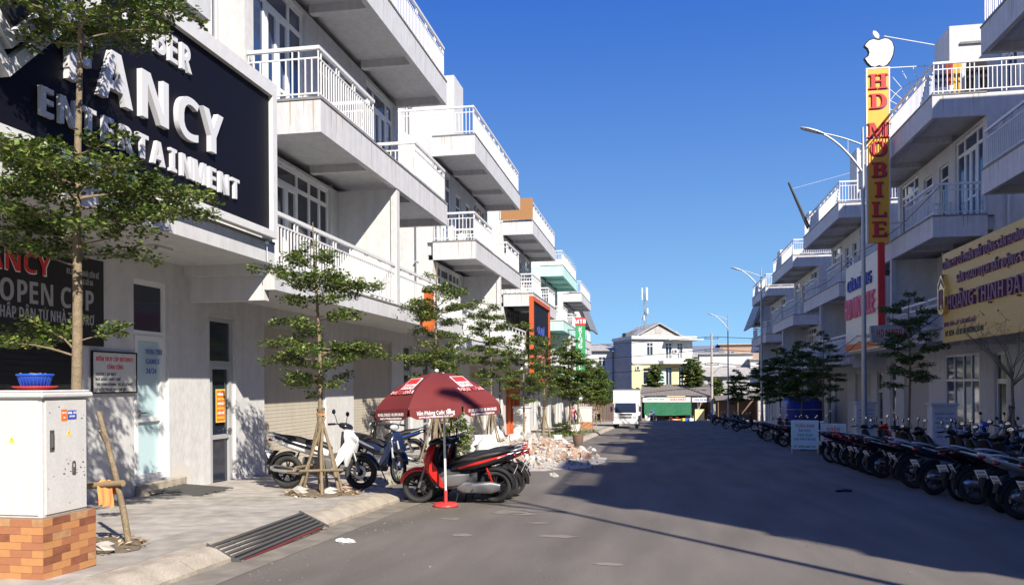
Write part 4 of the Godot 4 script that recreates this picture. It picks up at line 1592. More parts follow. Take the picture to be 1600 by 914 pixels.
	for i in s.length():
		if s[i] != " ":
			lettering("letter", s[i], 0.34, 0.02, M("print_white"), o, Vector3(0, 7.4 - i * 0.4, 0.11))
	b = mb()
	b.tube([Vector3(-0.3, 7.4, 0), Vector3(-1.1, 7.4, 0)], 0.03, 5)
	b.tube([Vector3(-0.3, 3.6, 0), Vector3(-1.1, 3.6, 0)], 0.03, 5)
	part("bracket", b, M("iron"), o)
	# --- yellow company sign on the shaded side ---
	o = sign_at(1, "company_sign", "large yellow company sign with raised purple letters on the shaded side", "sign", 8.72, 20.0, 27.3, 2.73, 5.47)
	b = mb()
	b.bev(-3.65, 3.65, -1.37, 1.37, -0.05, 0.06, 0.01)
	part("panel", b, M("sign_yellow"), o)
	fitted("lettering", "CÔNG TY CỔ PHẦN BẤT ĐỘNG SẢN HOÀNG THỊNH", 0.24, -3.5, 3.3, 0.98, 0.06, M("print_purple"), o, 0.05)
	fitted("lettering", "SÀN GIAO DỊCH BẤT ĐỘNG SẢN", 0.24, -2.3, 2.6, 0.45, 0.06, M("print_purple"), o, 0.05)
	fitted("lettering", "HOÀNG THỊNH ĐẠT", 0.42, -2.95, 2.4, -0.20, 0.06, M("print_purple"), o, 0.09)
	fitted("lettering", "MUA BÁN - KÝ GỬI NHÀ ĐẤT", 0.13, -3.5, -0.9, -0.82, 0.06, M("print_purple"), o, 0.01)
	fitted("lettering", "ĐT: 0234 - LÔ B1.40 ĐƯỜNG SỐ 04", 0.17, -3.4, -0.4, -1.1, 0.06, M("print_black"), o, 0.01)
	b = mb()
	b.prism(PackedVector2Array([Vector2(-3.58, -0.5), Vector2(-3.18, -0.5), Vector2(-3.05, -0.25), Vector2(-3.05, 0.35), Vector2(-3.35, 0.72), Vector2(-3.68, 0.4), Vector2(-3.68, -0.3)]), 0.06, 0.2)
	part("house_emblem", b, M("gold_metal"), o)
	b = mb()
	for q in [[-3.5, -0.35], [-3.36, -0.2], [-3.22, -0.35]]:
		b.bx(q[0] - 0.03, q[0] + 0.03, q[1], 0.25, 0.2, 0.215)
	b.prism(PackedVector2Array([Vector2(-3.6, 0.28), Vector2(-3.36, 0.52), Vector2(-3.12, 0.28), Vector2(-3.12, 0.36), Vector2(-3.36, 0.6), Vector2(-3.6, 0.36)]), 0.2, 0.215)
	part("emblem_lines", b, M("print_purple"), o)
	# glass shopfront of the laundry house
	var hp := house_point(1, 2, 4.45, 1.68, -0.1)
	o = thing("shopfront", "glass shopfront of the laundry house reflecting the sunny side", "shopfront", hp, -PI / 2)
	b = mb()
	bars(b, -1.65, 1.65, -1.66, 1.66, [-0.75, 0.15, 0.9], [0.75], 0, 0.09, 0.07)
	part("frame", b, M("frame_white"), o)
	var px := [-1.6, -0.75, 0.15, 0.9, 1.6]
	for i in 4:
		for q in [[-1.6, 0.73], [0.78, 1.6]]:
			b = mb()
			b.bx(px[i] + 0.02, px[i + 1] - 0.02, q[0], q[1], 0.03, 0.045)
			part("pane", b, M("glass_blue"), o)
	b = mb()
	b.bx(-0.55, -0.1, -0.3, 0.35, 0.046, 0.05)
	part("paper", b, M("plate"), o)
	b = mb()
	b.bx(0.3, 0.75, -0.1, 0.5, 0.046, 0.05)
	part("paper", b, M("plate_white"), o)
	# --- phone shop: cream board ---
	o = sign_at(1, "shop_board", "cream shop board with lavender raised letters on the shaded side", "sign", 8.72, 34.9, 40.6, 2.9, 6.85)
	b = mb()
	b.bev(-2.85, 2.85, -1.97, 1.97, -0.05, 0.06, 0.01)
	part("panel", b, M("sign_cream"), o)
	fitted("lettering", "CỬA HÀNG", 0.5, -2.2, 2.0, 1.0, 0.06, M("print_blue"), o, 0.08)
	fitted("lettering", "HD MOBILE", 0.9, -2.6, 2.5, -0.05, 0.06, M("cloth_pink"), o, 0.1)
	b = mb()
	b.bx(-2.85, 2.85, -1.9, -1.62, 0.06, 0.07)
	part("orange_band", b, M("print_orange"), o)
	fitted("lettering", "0905 33 44 55", 0.17, 0.4, 2.6, -1.4, 0.06, M("print_black"), o, 0.008)
	# --- phone shop: upright sign with the fruit emblem ---
	o = thing("upright_sign", "tall yellow upright sign with stacked red letters and a red lower post", "sign", Vector3(8.27, 1.55, -33.2))
	b = mb()
	b.bx(-0.38, 0.38, 5.3, 11.9, -0.09, 0.09)
	part("panel", b, M("sign_orange"), o)
	b = mb()
	b.bx(-0.43, -0.38, 5.3, 11.9, -0.1, 0.1)
	b.bx(0.38, 0.43, 5.3, 11.9, -0.1, 0.1)
	b.bx(-0.43, 0.43, 11.9, 11.95, -0.1, 0.1)
	part("frame", b, M("sign_white"), o)
	b = mb()
	b.bx(-0.02, 0.22, 1.6, 5.3, -0.06, 0.06)
	part("post", b, M("print_red"), o)
	s = "HD MOBILE"
	var ys := [11.4, 10.65, 0, 9.55, 8.85, 8.05, 7.3, 6.55, 5.8]
	for i in s.length():
		if s[i] == " ":
			continue
		lettering("letter_shade", s[i], 0.58, 0.01, M("print_purple"), o, Vector3(0.04, ys[i] - 0.04, 0.095), Vector3.ZERO, 1.1, serif)
		lettering("letter", s[i], 0.56, 0.05, M("print_red"), o, Vector3(0, ys[i], 0.125), Vector3.ZERO, 1.1, serif)
	var em := thing("fruit_emblem", "white bitten fruit emblem with a leaf, on top of the upright sign", "emblem", Vector3(8.32, 1.55 + 12.55, -33.2))
	var fruit := [Vector2(0, -0.5)]
	fruit = [Vector2(0.0, -0.50), Vector2(0.14, -0.56), Vector2(0.27, -0.52), Vector2(0.40, -0.36), Vector2(0.50, -0.12), Vector2(0.53, 0.12), Vector2(0.47, 0.34), Vector2(0.34, 0.46), Vector2(0.2, 0.49), Vector2(0.06, 0.45), Vector2(0.0, 0.42), Vector2(-0.06, 0.45), Vector2(-0.2, 0.49), Vector2(-0.34, 0.45), Vector2(-0.45, 0.34), Vector2(-0.49, 0.27), Vector2(-0.38, 0.16), Vector2(-0.33, 0.0), Vector2(-0.37, -0.14), Vector2(-0.49, -0.22), Vector2(-0.40, -0.38), Vector2(-0.27, -0.52), Vector2(-0.14, -0.56)]
	var lf := PackedVector2Array([Vector2(0.0, 0.50), Vector2(0.02, 0.62), Vector2(-0.03, 0.72), Vector2(-0.11, 0.80), Vector2(-0.20, 0.82), Vector2(-0.21, 0.72), Vector2(-0.15, 0.6), Vector2(-0.08, 0.53)])
	var fr := PackedVector2Array(fruit)
	b = mb()
	b.prism(fr, -0.05, 0.06)
	part("face", b, M("sign_white"), em)
	b = mb()
	b.prism(Geometry2D.offset_polygon(fr, 0.045)[0], -0.06, 0.03)
	part("edge", b, M("plastic_black"), em)
	b = mb()
	b.prism(lf, -0.05, 0.06)
	part("emblem_leaf", b, M("sign_white"), em)
	b = mb()
	b.tube([Vector3(0.2, 0.6, 0), Vector3(2.5, 0.45, -1.0)], 0.02, 5)
	b.tube([Vector3(0.2, -0.6, -0.05), Vector3(1.9, -0.5, -0.4)], 0.02, 5)
	part("stay", b, M("rail_paint"), em)
	# small tilted box sign below
	o = thing("box_sign", "small tilted box sign with faded red letters beside the red post", "sign", at(8.1, 4.25, 31.3), 0.0)
	b = mb(Transform3D(Basis(Vector3(0, 0, 1), 0.03), Vector3.ZERO))
	b.bev(-0.6, 0.75, -0.3, 0.3, -0.1, 0.1, 0.02)
	part("box", b, M("grey_plaster"), o)
	fitted("lettering", "HD MOBILE", 0.28, -0.4, 0.6, 0, 0.1, M("print_red"), o, 0.006)
	# oval sign
	o = sign_at(1, "oval_sign", "small oval white sign with purple print on the shaded side", "sign", 8.7, 57.0, 59.5, 1.2, 2.3)
	b = mb()
	b.ball(Vector3.ZERO, Vector3(1.1, 0.42, 0.08), 18, 8)
	part("panel", b, M("sign_white"), o)
	fitted("lettering", "IA.3A", 0.24, -0.5, 0.5, 0.1, 0.07, M("print_blue"), o, 0.01)
	fitted("lettering", "MILANO COFFEE", 0.13, -0.7, 0.7, -0.17, 0.07, M("print_black"), o, 0.01)


# ---------------------------------------------------------------- street furniture
func lamp_post(d: float, label: String):
	var o := thing("street_lamp", label, "street lamp", at(7.15, 0.15, d), 0.0, "street lamps along the shaded pavement")
	var b := mb()
	b.tube([Vector3(0, 0.3, 0), Vector3(0, 10.4, 0), Vector3(0, 11.35, 0)], [0.095, 0.055, 0.035], 10)
	part("post", b, M("galvanised"), o)
	b = mb()
	b.bev(-0.2, 0.2, 0, 0.06, -0.2, 0.2, 0.01)
	b.tube([Vector3(0, 0.06, 0), Vector3(0, 0.9, 0)], 0.12, 10)
	part("base", b, M("galvanised"), o)
	b = mb()
	var p := []
	for k in 11:
		var t := k / 10.0
		p.append(Vector3(-1.45 * t, 9.75 + 2.3 * t - 0.8 * t * t, 0))
	b.tube(p, [0.05, 0.05, 0.048, 0.046, 0.044, 0.042, 0.04, 0.038, 0.036, 0.034, 0.032], 8)
	p = []
	for k in 9:
		var t := k / 8.0
		p.append(Vector3(-1.5 * t, 10.72 + 0.75 * t - 0.22 * t * t, 0))
	b.tube(p, 0.03, 8)
	b.tube([Vector3(-0.5, 10.42, 0), Vector3(-0.5, 10.93, 0)], 0.02, 6)
	part("arm", b, M("galvanised"), o)
	b = mb()
	b.loft([[Vector3(-1.3, 11.20, 0), Vector3(0, 0, 0.05), Vector3(0, 0.03, 0)], [Vector3(-1.55, 11.29, 0), Vector3(0, 0, 0.12), Vector3(0, 0.055, 0)], [Vector3(-1.85, 11.39, 0), Vector3(0, 0, 0.14), Vector3(0, 0.05, 0)], [Vector3(-2.1, 11.46, 0), Vector3(0, 0, 0.10), Vector3(0, 0.03, 0)]], 12, 3.0)
	var hd := part("lamp_head", b, M("galvanised"), o)
	b = mb()
	b.loft([[Vector3(-1.55, 11.25, 0), Vector3(0, 0, 0.09), Vector3(0, 0.02, 0)], [Vector3(-2.02, 11.40, 0), Vector3(0, 0, 0.09), Vector3(0, 0.02, 0)]], 10, 3.0)
	part("lens", b, M("lamp_lens"), hd)


func cabinet(x: float, d: float, turn: float, label: String, fine: bool):
	# x, d: the middle of the plinth; long side across the pavement
	var o := thing("electric_cabinet", label, "cabinet", at(x, 0.15, d), turn)
	var hx := 0.52
	var hz := 0.32
	var b := mb()
	b.bx(-hx + 0.012, hx - 0.012, -0.2, 0.505, -hz + 0.012, hz - 0.012)
	var core := part("plinth", b, M("mortar"), o)
	var rowh := 0.505 / 8.0
	for r in 8:
		for f in 4:
			var length := hx * 2 if f % 2 == 0 else hz * 2
			var n := 5 if f % 2 == 0 else 3
			var bw := length / n
			var x0 := -length / 2 - (bw / 2 if r % 2 else 0.0)
			for k in n + 1:
				var a := maxf(x0 + k * bw, -length / 2)
				var e := minf(x0 + (k + 1) * bw, length / 2)
				if e - a < 0.03:
					continue
				var pb := mb(Transform3D(Basis(Vector3.UP, f * PI / 2), Vector3.ZERO))
				var out: float = hz if f % 2 == 0 else hx
				pb.bx(a + 0.0012, e - 0.0012, r * rowh + 0.0012, (r + 1) * rowh - 0.0012, out - 0.014, out + rng.randf_range(-0.001, 0.0015))
				var red := (k + r + f + (r / 2) % 2) % 2 == 0
				if fine or f != 2:
					part("brick", pb, M((["brick_red", "brick_red", "brick_dark"] if red else ["brick_orange", "brick_orange", "brick_pale"])[rng.randi() % 3]), core)
	b = mb()
	b.bev(-0.47, 0.47, 0.505, 1.50, -0.27, 0.27, 0.006)
	part("body", b, M("cabinet_paint"), o)
	b = mb()
	b.bev(-0.51, 0.51, 1.50, 1.545, -0.31, 0.31, 0.012)
	b.bev(-0.49, 0.49, 1.545, 1.565, -0.29, 0.29, 0.008)
	part("lid", b, M("cabinet_paint"), o)
	# doors: one on the long face, one on the street end
	b = mb()
	b.bev(-0.45, 0.44, 0.53, 1.48, 0.27, 0.283, 0.004)
	var d1 := part("door", b, M("cabinet_paint"), o)
	b = mb()
	b.bev(0.47, 0.483, 0.53, 1.48, -0.25, 0.24, 0.004)
	var d2 := part("door", b, M("cabinet_paint"), o)
	b = mb()
	b.bev(0.483, 0.50, 1.08, 1.20, 0.155, 0.185, 0.004)
	b.bx(0.4835, 0.487, 1.05, 1.23, 0.145, 0.195)
	part("handle", b, M("iron"), d2)
	b = mb()
	b.bev(0.483, 0.50, 0.84, 0.90, -0.10, -0.06, 0.005)
	b.tube([Vector3(0.492, 0.90, -0.098), Vector3(0.492, 0.94, -0.095), Vector3(0.492, 0.95, -0.08), Vector3(0.492, 0.94, -0.065), Vector3(0.492, 0.90, -0.062)], 0.006, 5)
	part("padlock", b, M("iron"), d2)
	# stickers on the street end: an orange and a blue one, and yellow warning triangles
	var q := mb()
	q.bx(0.483, 0.4845, 1.30, 1.40, -0.01, 0.06)
	var st := part("orange_sticker", q, M("print_orange"), d2)
	q = mb()
	q.bx(0.483, 0.4845, 1.31, 1.39, -0.125, -0.015)
	st = part("blue_sticker", q, M("print_blue"), d2)
	if fine:
		lettering("lettering", "VNM - 072", 0.02, 0.001, M("print_white"), st, Vector3(0.4852, 1.368, -0.07), Vector3(0, PI / 2, 0), 0.8)
		lettering("lettering", "HOTLINE", 0.014, 0.001, M("print_white"), st, Vector3(0.4852, 1.338, -0.07), Vector3(0, PI / 2, 0), 0.8)
		lettering("lettering", "ĐIỆN LỰC", 0.012, 0.001, M("print_white"), st, Vector3(0.4852, 1.37, 0.025), Vector3(0, PI / 2, 0), 0.7)
		lettering("lettering", "1900", 0.012, 0.001, M("print_white"), st, Vector3(0.4852, 1.33, 0.025), Vector3(0, PI / 2, 0), 0.7)
	if fine:
		var sm := RandomNumberGenerator.new()
		sm.seed = 12
		q = mb()
		for k in 26:
			var z := -0.08 + sm.randfn() * 0.07 if k < 12 else sm.randf_range(-0.23, 0.22)
			var y := 0.88 + sm.randfn() * 0.05 if k < 12 else sm.randf_range(0.55, 1.45)
			var w := sm.randf_range(0.003, 0.016)
			var t := sm.randf_range(0.002, 0.008)
			q.quad(Vector3(0.4838, y, z + w), Vector3(0.4838, y - t, z - w * 0.6), Vector3(0.4838, y + t * 0.4, z - w), Vector3(0.4838, y + t * 1.4, z + w * 0.3))
		tag(part("scuff_mark", q, M("plastic_grey"), d2), "", "", "", "stuff")
		q = mb()
		var u := -0.25
		while u < 0.235:
			var u2 := u + sm.randf_range(0.012, 0.04)
			var hh := 0.545 + sm.randf_range(0.0, 0.035)
			q.quad(Vector3(0.4838, 0.532, minf(u2, 0.238)), Vector3(0.4838, 0.532, u), Vector3(0.4838, hh, u), Vector3(0.4838, hh + sm.randf_range(-0.01, 0.01), minf(u2, 0.238)))
			u = u2
		tag(part("dirt_stain", q, M("stain"), d2), "", "", "", "stuff")
	for t in [[Transform3D(Basis(Vector3.UP, PI / 2), Vector3(0.483, 1.17, -0.03)), d2], [Transform3D(Basis(), Vector3(0.2, 1.13, 0.283)), d1]]:
		q = mb(t[0])
		q.prism(PackedVector2Array([Vector2(-0.032, 0), Vector2(0.032, 0), Vector2(0, 0.055)]), 0, 0.0012)
		part("warning_triangle", q, M("print_yellow"), t[1])
		q = mb(t[0])
		q.prism(PackedVector2Array([Vector2(-0.003, 0.018), Vector2(0.006, 0.022), Vector2(0.001, 0.024), Vector2(0.004, 0.042), Vector2(-0.006, 0.026), Vector2(-0.001, 0.025)]), 0.0012, 0.002)
		part("bolt_mark", q, M("print_black"), t[1])
	return o


func parasol():
	var o := thing("parasol", "maroon street parasol with white printing on a weighted red base", "parasol", at(-3.35, 0, 12.62))
	var b := mb()
	b.lathe([Vector2(0.0, 0.0), Vector2(0.20, 0.0), Vector2(0.205, 0.03), Vector2(0.17, 0.06), Vector2(0.06, 0.075), Vector2(0.0, 0.075)], 24)
	part("base", b, M("plastic_red"), o)
	b = mb()
	b.tube([Vector3(0, 0.06, 0), Vector3(0, 0.26, 0)], 0.028, 10)
	part("base_tube", b, M("plastic_red"), o)
	b = mb()
	b.tube([Vector3(0, 0.2, 0), Vector3(-0.015, 1.1, 0), Vector3(-0.03, 2.13, 0)], 0.019, 10)
	part("pole", b, M("plastic_white"), o)
	var tilt := Transform3D(Basis(Vector3(0, 0, 1), 0.05), Vector3(-0.03, 0.0, 0))
	b = mb(tilt)
	b.ball(Vector3(0, 2.16, 0), Vector3(0.035, 0.03, 0.035))
	part("finial", b, M("plastic_white"), o)
	# eight panels, bowed between the ribs, each with a hanging flap
	var n := 8
	var rr := [0.03, 0.25, 0.5, 0.75, 0.92, 1.04]
	var hh := [2.13, 2.10, 2.02, 1.87, 1.73, 1.60]
	for k in n:
		var a0 := TAU * k / n + 0.17
		var a1 := TAU * (k + 1) / n + 0.17
		var am := (a0 + a1) / 2
		b = mb(tilt)
		var rows := []
		for i in rr.size():
			var row := []
			for j in 9:
				var t := j / 8.0
				var p0 := Vector3(cos(a0) * rr[i], hh[i], sin(a0) * rr[i])
				var p1 := Vector3(cos(a1) * rr[i], hh[i], sin(a1) * rr[i])
				var p := p0.lerp(p1, t)
				p.y -= sin(t * PI) * 0.03 * i / 5.0 + sin(t * 23.0 + i * 1.3 + k) * 0.0025
				row.append(p)
			rows.append(row)
		b.skin(rows, false)
		var pn := part("canopy_panel", b, M("cloth_maroon"), o)
		b = mb(tilt)
		rows = []
		for i in 5:
			var row := []
			for j in 9:
				var t := 0.02 + 0.96 * j / 8.0
				var p0 := Vector3(cos(a0) * 1.042, 1.60, sin(a0) * 1.042)
				var p1 := Vector3(cos(a1) * 1.042, 1.60, sin(a1) * 1.042)
				var p := p0.lerp(p1, t)
				var edge := minf(t, 1.0 - t)
				var drop := 0.17 * (i / 4.0) * (clampf(edge / 0.10, 0.0, 1.0) * 0.35 + 0.65)
				p.y -= drop
				p += Vector3(cos(am), 0, sin(am)) * (0.02 * i / 4.0 + sin(t * 9.0 + k) * 0.006 * i / 4.0)
				row.append(p)
			rows.append(row)
		b.skin(rows, false)
		part("valance", b, M("cloth_maroon"), pn)
		b = mb(tilt)
		var rib := []
		for i in rr.size():
			rib.append(Vector3(cos(a0) * rr[i], hh[i] - 0.015, sin(a0) * rr[i]))
		b.tube(rib, 0.007, 5)
		b.tube([Vector3(cos(a0) * 0.03, 1.72, sin(a0) * 0.03), Vector3(cos(a0) * 0.52, 1.99, sin(a0) * 0.52)], 0.006, 5)
		part("rib", b, M("galvanised"), o)
		# print: on every panel that faces the street or the camera
		var out := Vector3(cos(am), 0, sin(am))
		var mid := Vector3(cos(am) * 0.963, 1.515, sin(am) * 0.963) + out * 0.021
		var yaw := atan2(out.x, out.z)
		var holder := pn
		var line1: String = ["ĐT: 026. 3710 4222 - DĐ. 0914 746 023", "Văn Phòng Cuộc Sống"][k % 2]
		var line2: String = ["Email: sachdieuhoa.vn@gmail.com", "www.sachdieuhoa.com.vn"][k % 2]
		for q in [[line1, 0.030, 0.0, 0.60 if k % 2 == 0 else 0.56], [line2, 0.022, -0.055, 0.50]]:
			var t := lettering("lettering", q[0], q[1], 0.002, M("print_white"), holder, Vector3.ZERO)
			t.transform = tilt * Transform3D(Basis(Vector3.UP, yaw), mid + Vector3(0, q[2], 0))
			t.scale = Vector3(q[3] / t.mesh.get_aabb().size.x, (1.5 if k % 2 == 0 else 1.9) if q[2] == 0.0 else 1.4, 1)
		if k % 2 == 0:
			# emblem: a white square with a red field, and the name below
			var slope := atan2(hh[2] - hh[4], rr[4] - rr[2])
			var bas := Basis(Vector3.UP, yaw) * Basis(Vector3.RIGHT, -(PI / 2 - slope))
			var cosk := cos(PI / n)
			var c0 := Vector3(cos(am) * 0.60 * cosk, 1.955, sin(am) * 0.60 * cosk)
			var g := mb(tilt * Transform3D(bas, c0))
			g.bx(-0.13, 0.15, -0.12, 0.16, 0.0, 0.006)
			var em := part("emblem", g, M("print_white"), pn)
			g = mb(tilt * Transform3D(bas, c0))
			g.bx(-0.115, 0.135, 0.005, 0.145, 0.006, 0.009)
			part("red_field", g, M("print_red"), em)
			var t1 := lettering("lettering", "Diêu", 0.085, 0.003, M("print_red"), pn, Vector3.ZERO, Vector3.ZERO, 1.0, serif)
			t1.transform = tilt * Transform3D(bas, c0 + bas * Vector3(0.01, -0.055, 0.007))
			t1 = lettering("lettering", "DIỆU HÒA", 0.078, 0.004, M("print_white"), pn, Vector3.ZERO)
			t1.transform = tilt * Transform3D(bas, c0 + bas * Vector3(0.01, -0.215, 0.012))
			t1 = lettering("lettering", "DIỆU HÒA", 0.07, 0.004, M("print_red"), pn, Vector3.ZERO)
			t1.transform = tilt * Transform3D(bas, c0 + bas * Vector3(0.012, -0.217, 0.016))


func drain_grate():
	var o := thing("drain_grate", "iron grating over the kerb inlet, lying on the sloping kerb", "grating", at(-4.36, 0, 8.75))
	# bars run along the street; local x across, z along
	var tilt := Basis(Vector3(0, 0, 1), -0.46)
	for k in 6:
		var b := mb(Transform3D(tilt, Vector3(0, 0.115, 0)))
		var x := -0.17 + k * 0.06
		b.bev(x, x + 0.032, -0.015, 0.022, -1.08, 1.08, 0.004)
		part("bar", b, M("iron"), o)
	var b := mb(Transform3D(tilt, Vector3(0, 0.115, 0)))
	b.bx(0.182, 0.194, -0.015, 0.016, -0.95, 1.0)
	part("red_bar", b, M("paint_maroon"), o)
	for k in 8:
		b = mb(Transform3D(tilt, Vector3(0, 0.115, -1.06 + k * 0.303)))
		b.bx(-0.18, 0.18, -0.03, -0.0155, -0.012, 0.012)
		part("cross_bar", b, M("iron"), o)
	for z in [-1.10, 1.082]:
		b = mb()
		b.prism(PackedVector2Array([Vector2(-0.19, 0.22), Vector2(0.21, 0.035), Vector2(0.21, 0.01), Vector2(-0.02, 0.06), Vector2(-0.19, 0.16)]), z, z + 0.015)
		part("end_plate", b, M("iron"), o)
	b = mb()
	b.bx(-0.10, -0.09, -0.06, 0.10, -1.05, 1.05)
	part("inlet_back", b, M("plastic_black"), o)
	# the rusty grate at the frosted door
	o = thing("ramp_grate", "dark bar grate laid as a ramp before the frosted glass door", "grating", at(-7.78, 0.15, 12.55))
	for k in 8:
		b = mb()
		b.bx(-0.45 + rng.randf_range(-0.02, 0.02), 0.5 + rng.randf_range(-0.04, 0.06), 0.05, 0.068, -0.47 + k * 0.135, -0.43 + k * 0.135)
		var p := part("bar", b, M("iron"), o)
		p.rotation.z = -0.05
		p.rotation.y = rng.randf_range(-0.04, 0.04)
	for x in [-0.35, 0.05, 0.4]:
		b = mb()
		b.bx(x, x + 0.045, 0.01, 0.035, -0.5, 0.55)
		part("cross_bar", b, M("iron"), o)
	b = mb()
	b.bev(-8.29 + 7.78, -0.4, -0.05, 0.2, -0.75, 0.55, 0.01)
	solo("door_step", b, M("kerb_concrete"), "low concrete step under the frosted glass door", "step", at(-7.78, 0.15, 12.4))


func truck():
	# a white box lorry, nose towards the camera; local z is forward
	var o := thing("box_truck", "white box lorry parked at the kerb, facing the camera", "truck", at(-2.62, 0, 66.2), 0.0)
	var b := mb()
	b.bev(-1.08, 1.08, 0.95, 3.05, -5.2, -0.95, 0.03)
	part("cargo_box", b, M("sign_white"), o)
	b = mb()
	for y in [1.2, 1.6, 2.0, 2.4, 2.8]:
		for s in [-1.0, 1.0]:
			b.bx(s * 1.085 - 0.01, s * 1.085 + 0.01, y, y + 0.03, -5.1, -1.0)
	b.bx(-1.1, 1.1, 3.05, 3.08, -5.22, -0.93)
	part("box_rib", b, M("paint_silver"), o)
	b = mb()
	b.loft([[Vector3(0, 1.35, -0.85), Vector3(0.96, 0, 0), Vector3(0, 0.80, 0)], [Vector3(0, 1.33, 0.2), Vector3(0.97, 0, 0), Vector3(0, 0.80, 0)], [Vector3(0, 1.18, 0.55), Vector3(0.97, 0, 0), Vector3(0, 0.64, 0)], [Vector3(0, 0.92, 0.74), Vector3(0.95, 0, 0), Vector3(0, 0.38, 0)], [Vector3(0, 0.88, 0.80), Vector3(0.92, 0, 0), Vector3(0, 0.32, 0)]], 28, 7.0)
	part("cab", b, M("paint_white"), o)
	b = mb()
	b.quad(Vector3(-0.84, 1.30, 0.765), Vector3(0.84, 1.30, 0.765), Vector3(0.82, 1.80, 0.60), Vector3(-0.82, 1.80, 0.60))
	b.quad(Vector3(-0.82, 1.80, 0.60), Vector3(0.82, 1.80, 0.60), Vector3(0.80, 2.03, 0.365), Vector3(-0.80, 2.03, 0.365))
	part("windscreen", b, M("glass_dark"), o)
	for s in [-1.0, 1.0]:
		b = mb()
		b.bx(s * 0.965 - 0.015, s * 0.965 + 0.015, 1.35, 1.95, -0.5, 0.2)
		part("side_window", b, M("glass_dark"), o)
		b = mb()
		b.bev(s * 0.72 - 0.16, s * 0.72 + 0.16, 0.84, 1.0, 0.76, 0.84, 0.03)
		part("headlight", b, M("lens_clear"), o)
		b = mb()
		b.bev(s * 1.12 - 0.08, s * 1.12 + 0.08, 1.35, 1.75, 0.5, 0.58, 0.02)
		b.tube([Vector3(s * 0.95, 1.9, 0.4), Vector3(s * 1.12, 1.75, 0.54)], 0.015, 5)
		part("mirror", b, M("plastic_black"), o)
		for z in [0.0, -3.9]:
			b = mb(Transform3D(Basis(Vector3(0, 0, 1), PI / 2), Vector3(s * 0.86, 0.42, z)))
			b.lathe([Vector2(0.25, -0.12), Vector2(0.40, -0.12), Vector2(0.42, -0.08), Vector2(0.42, 0.08), Vector2(0.40, 0.12), Vector2(0.25, 0.12)], 20)
			var wh := part("wheel", b, M("rubber"), o)
			b = mb(Transform3D(Basis(Vector3(0, 0, 1), PI / 2), Vector3(s * 0.86, 0.42, z)))
			b.lathe([Vector2(0.0, 0.06), Vector2(0.10, 0.07), Vector2(0.25, 0.02), Vector2(0.25, -0.02), Vector2(0.1, -0.07), Vector2(0.0, -0.06)], 16)
			part("rim", b, M("paint_silver"), wh)
	b = mb()
	b.bev(-1.0, 1.0, 0.36, 0.62, 0.70, 0.90, 0.05)
	part("bumper", b, M("paint_white"), o)
	b = mb()
	b.bx(-0.48, 0.48, 0.84, 0.90, 0.80, 0.825)
	b.bx(-0.48, 0.48, 0.94, 1.0, 0.80, 0.825)
	part("grille", b, M("plastic_black"), o)
	b = mb()
	b.bx(-0.5, 0.5, 1.06, 1.20, 0.76, 0.80)
	part("blue_badge_strip", b, M("paint_blue"), o)
	b = mb()
	b.bx(-0.24, 0.24, 0.44, 0.55, 0.90, 0.91)
	part("number_plate", b, M("plate"), o)
	b = mb()
	b.bx(-0.45, 0.45, 0.6, 0.8, -5.0, 0.5)
	part("chassis", b, M("plastic_black"), o)
	b = mb()
	b.bx(-0.82, 0.82, 1.27, 1.31, 0.75, 0.775)
	part("wiper", b, M("plastic_black"), o)


func board_stand(x: float, d: float, turn: float, w: float, h: float, label: String, lines: Array, tint: String):
	var o := thing("sign_stand", label, "sign board", at(x, 0.0, d), turn)
	var b := mb(Transform3D(Basis(Vector3.RIGHT, -0.1), Vector3.ZERO))
	b.bx(-w / 2, w / 2, 0.18, 0.18 + h, -0.01, 0.01)
	part("panel", b, M(tint), o)
	b = mb(Transform3D(Basis(Vector3.RIGHT, -0.1), Vector3.ZERO))
	bars(b, -w / 2 - 0.02, w / 2 + 0.02, 0.16, 0.2 + h, [], [], -0.015, 0.016, 0.022)
	part("frame", b, M("steel"), o)
	for s in [-1.0, 1.0]:
		b = mb()
		b.tube([Vector3(s * w / 2, 0, 0.02), Vector3(s * w / 2, 0.3, -0.01)], 0.012, 5)
		part("leg", b, M("steel"), o)
		b = mb()
		b.tube([Vector3(s * w / 2, 0, -0.5), Vector3(s * w / 2, h + 0.1, -0.13)], 0.012, 5)
		part("leg", b, M("steel"), o)
	for q in lines:
		var t := lettering("lettering", q[0], q[1], 0.003, M(q[3]), o, Vector3.ZERO)
		t.transform = Transform3D(Basis(Vector3.RIGHT, -0.1), Vector3.ZERO) * Transform3D(Basis(), Vector3(0, q[2], 0.0125))
		t.scale.x = q[4] / t.mesh.get_aabb().size.x


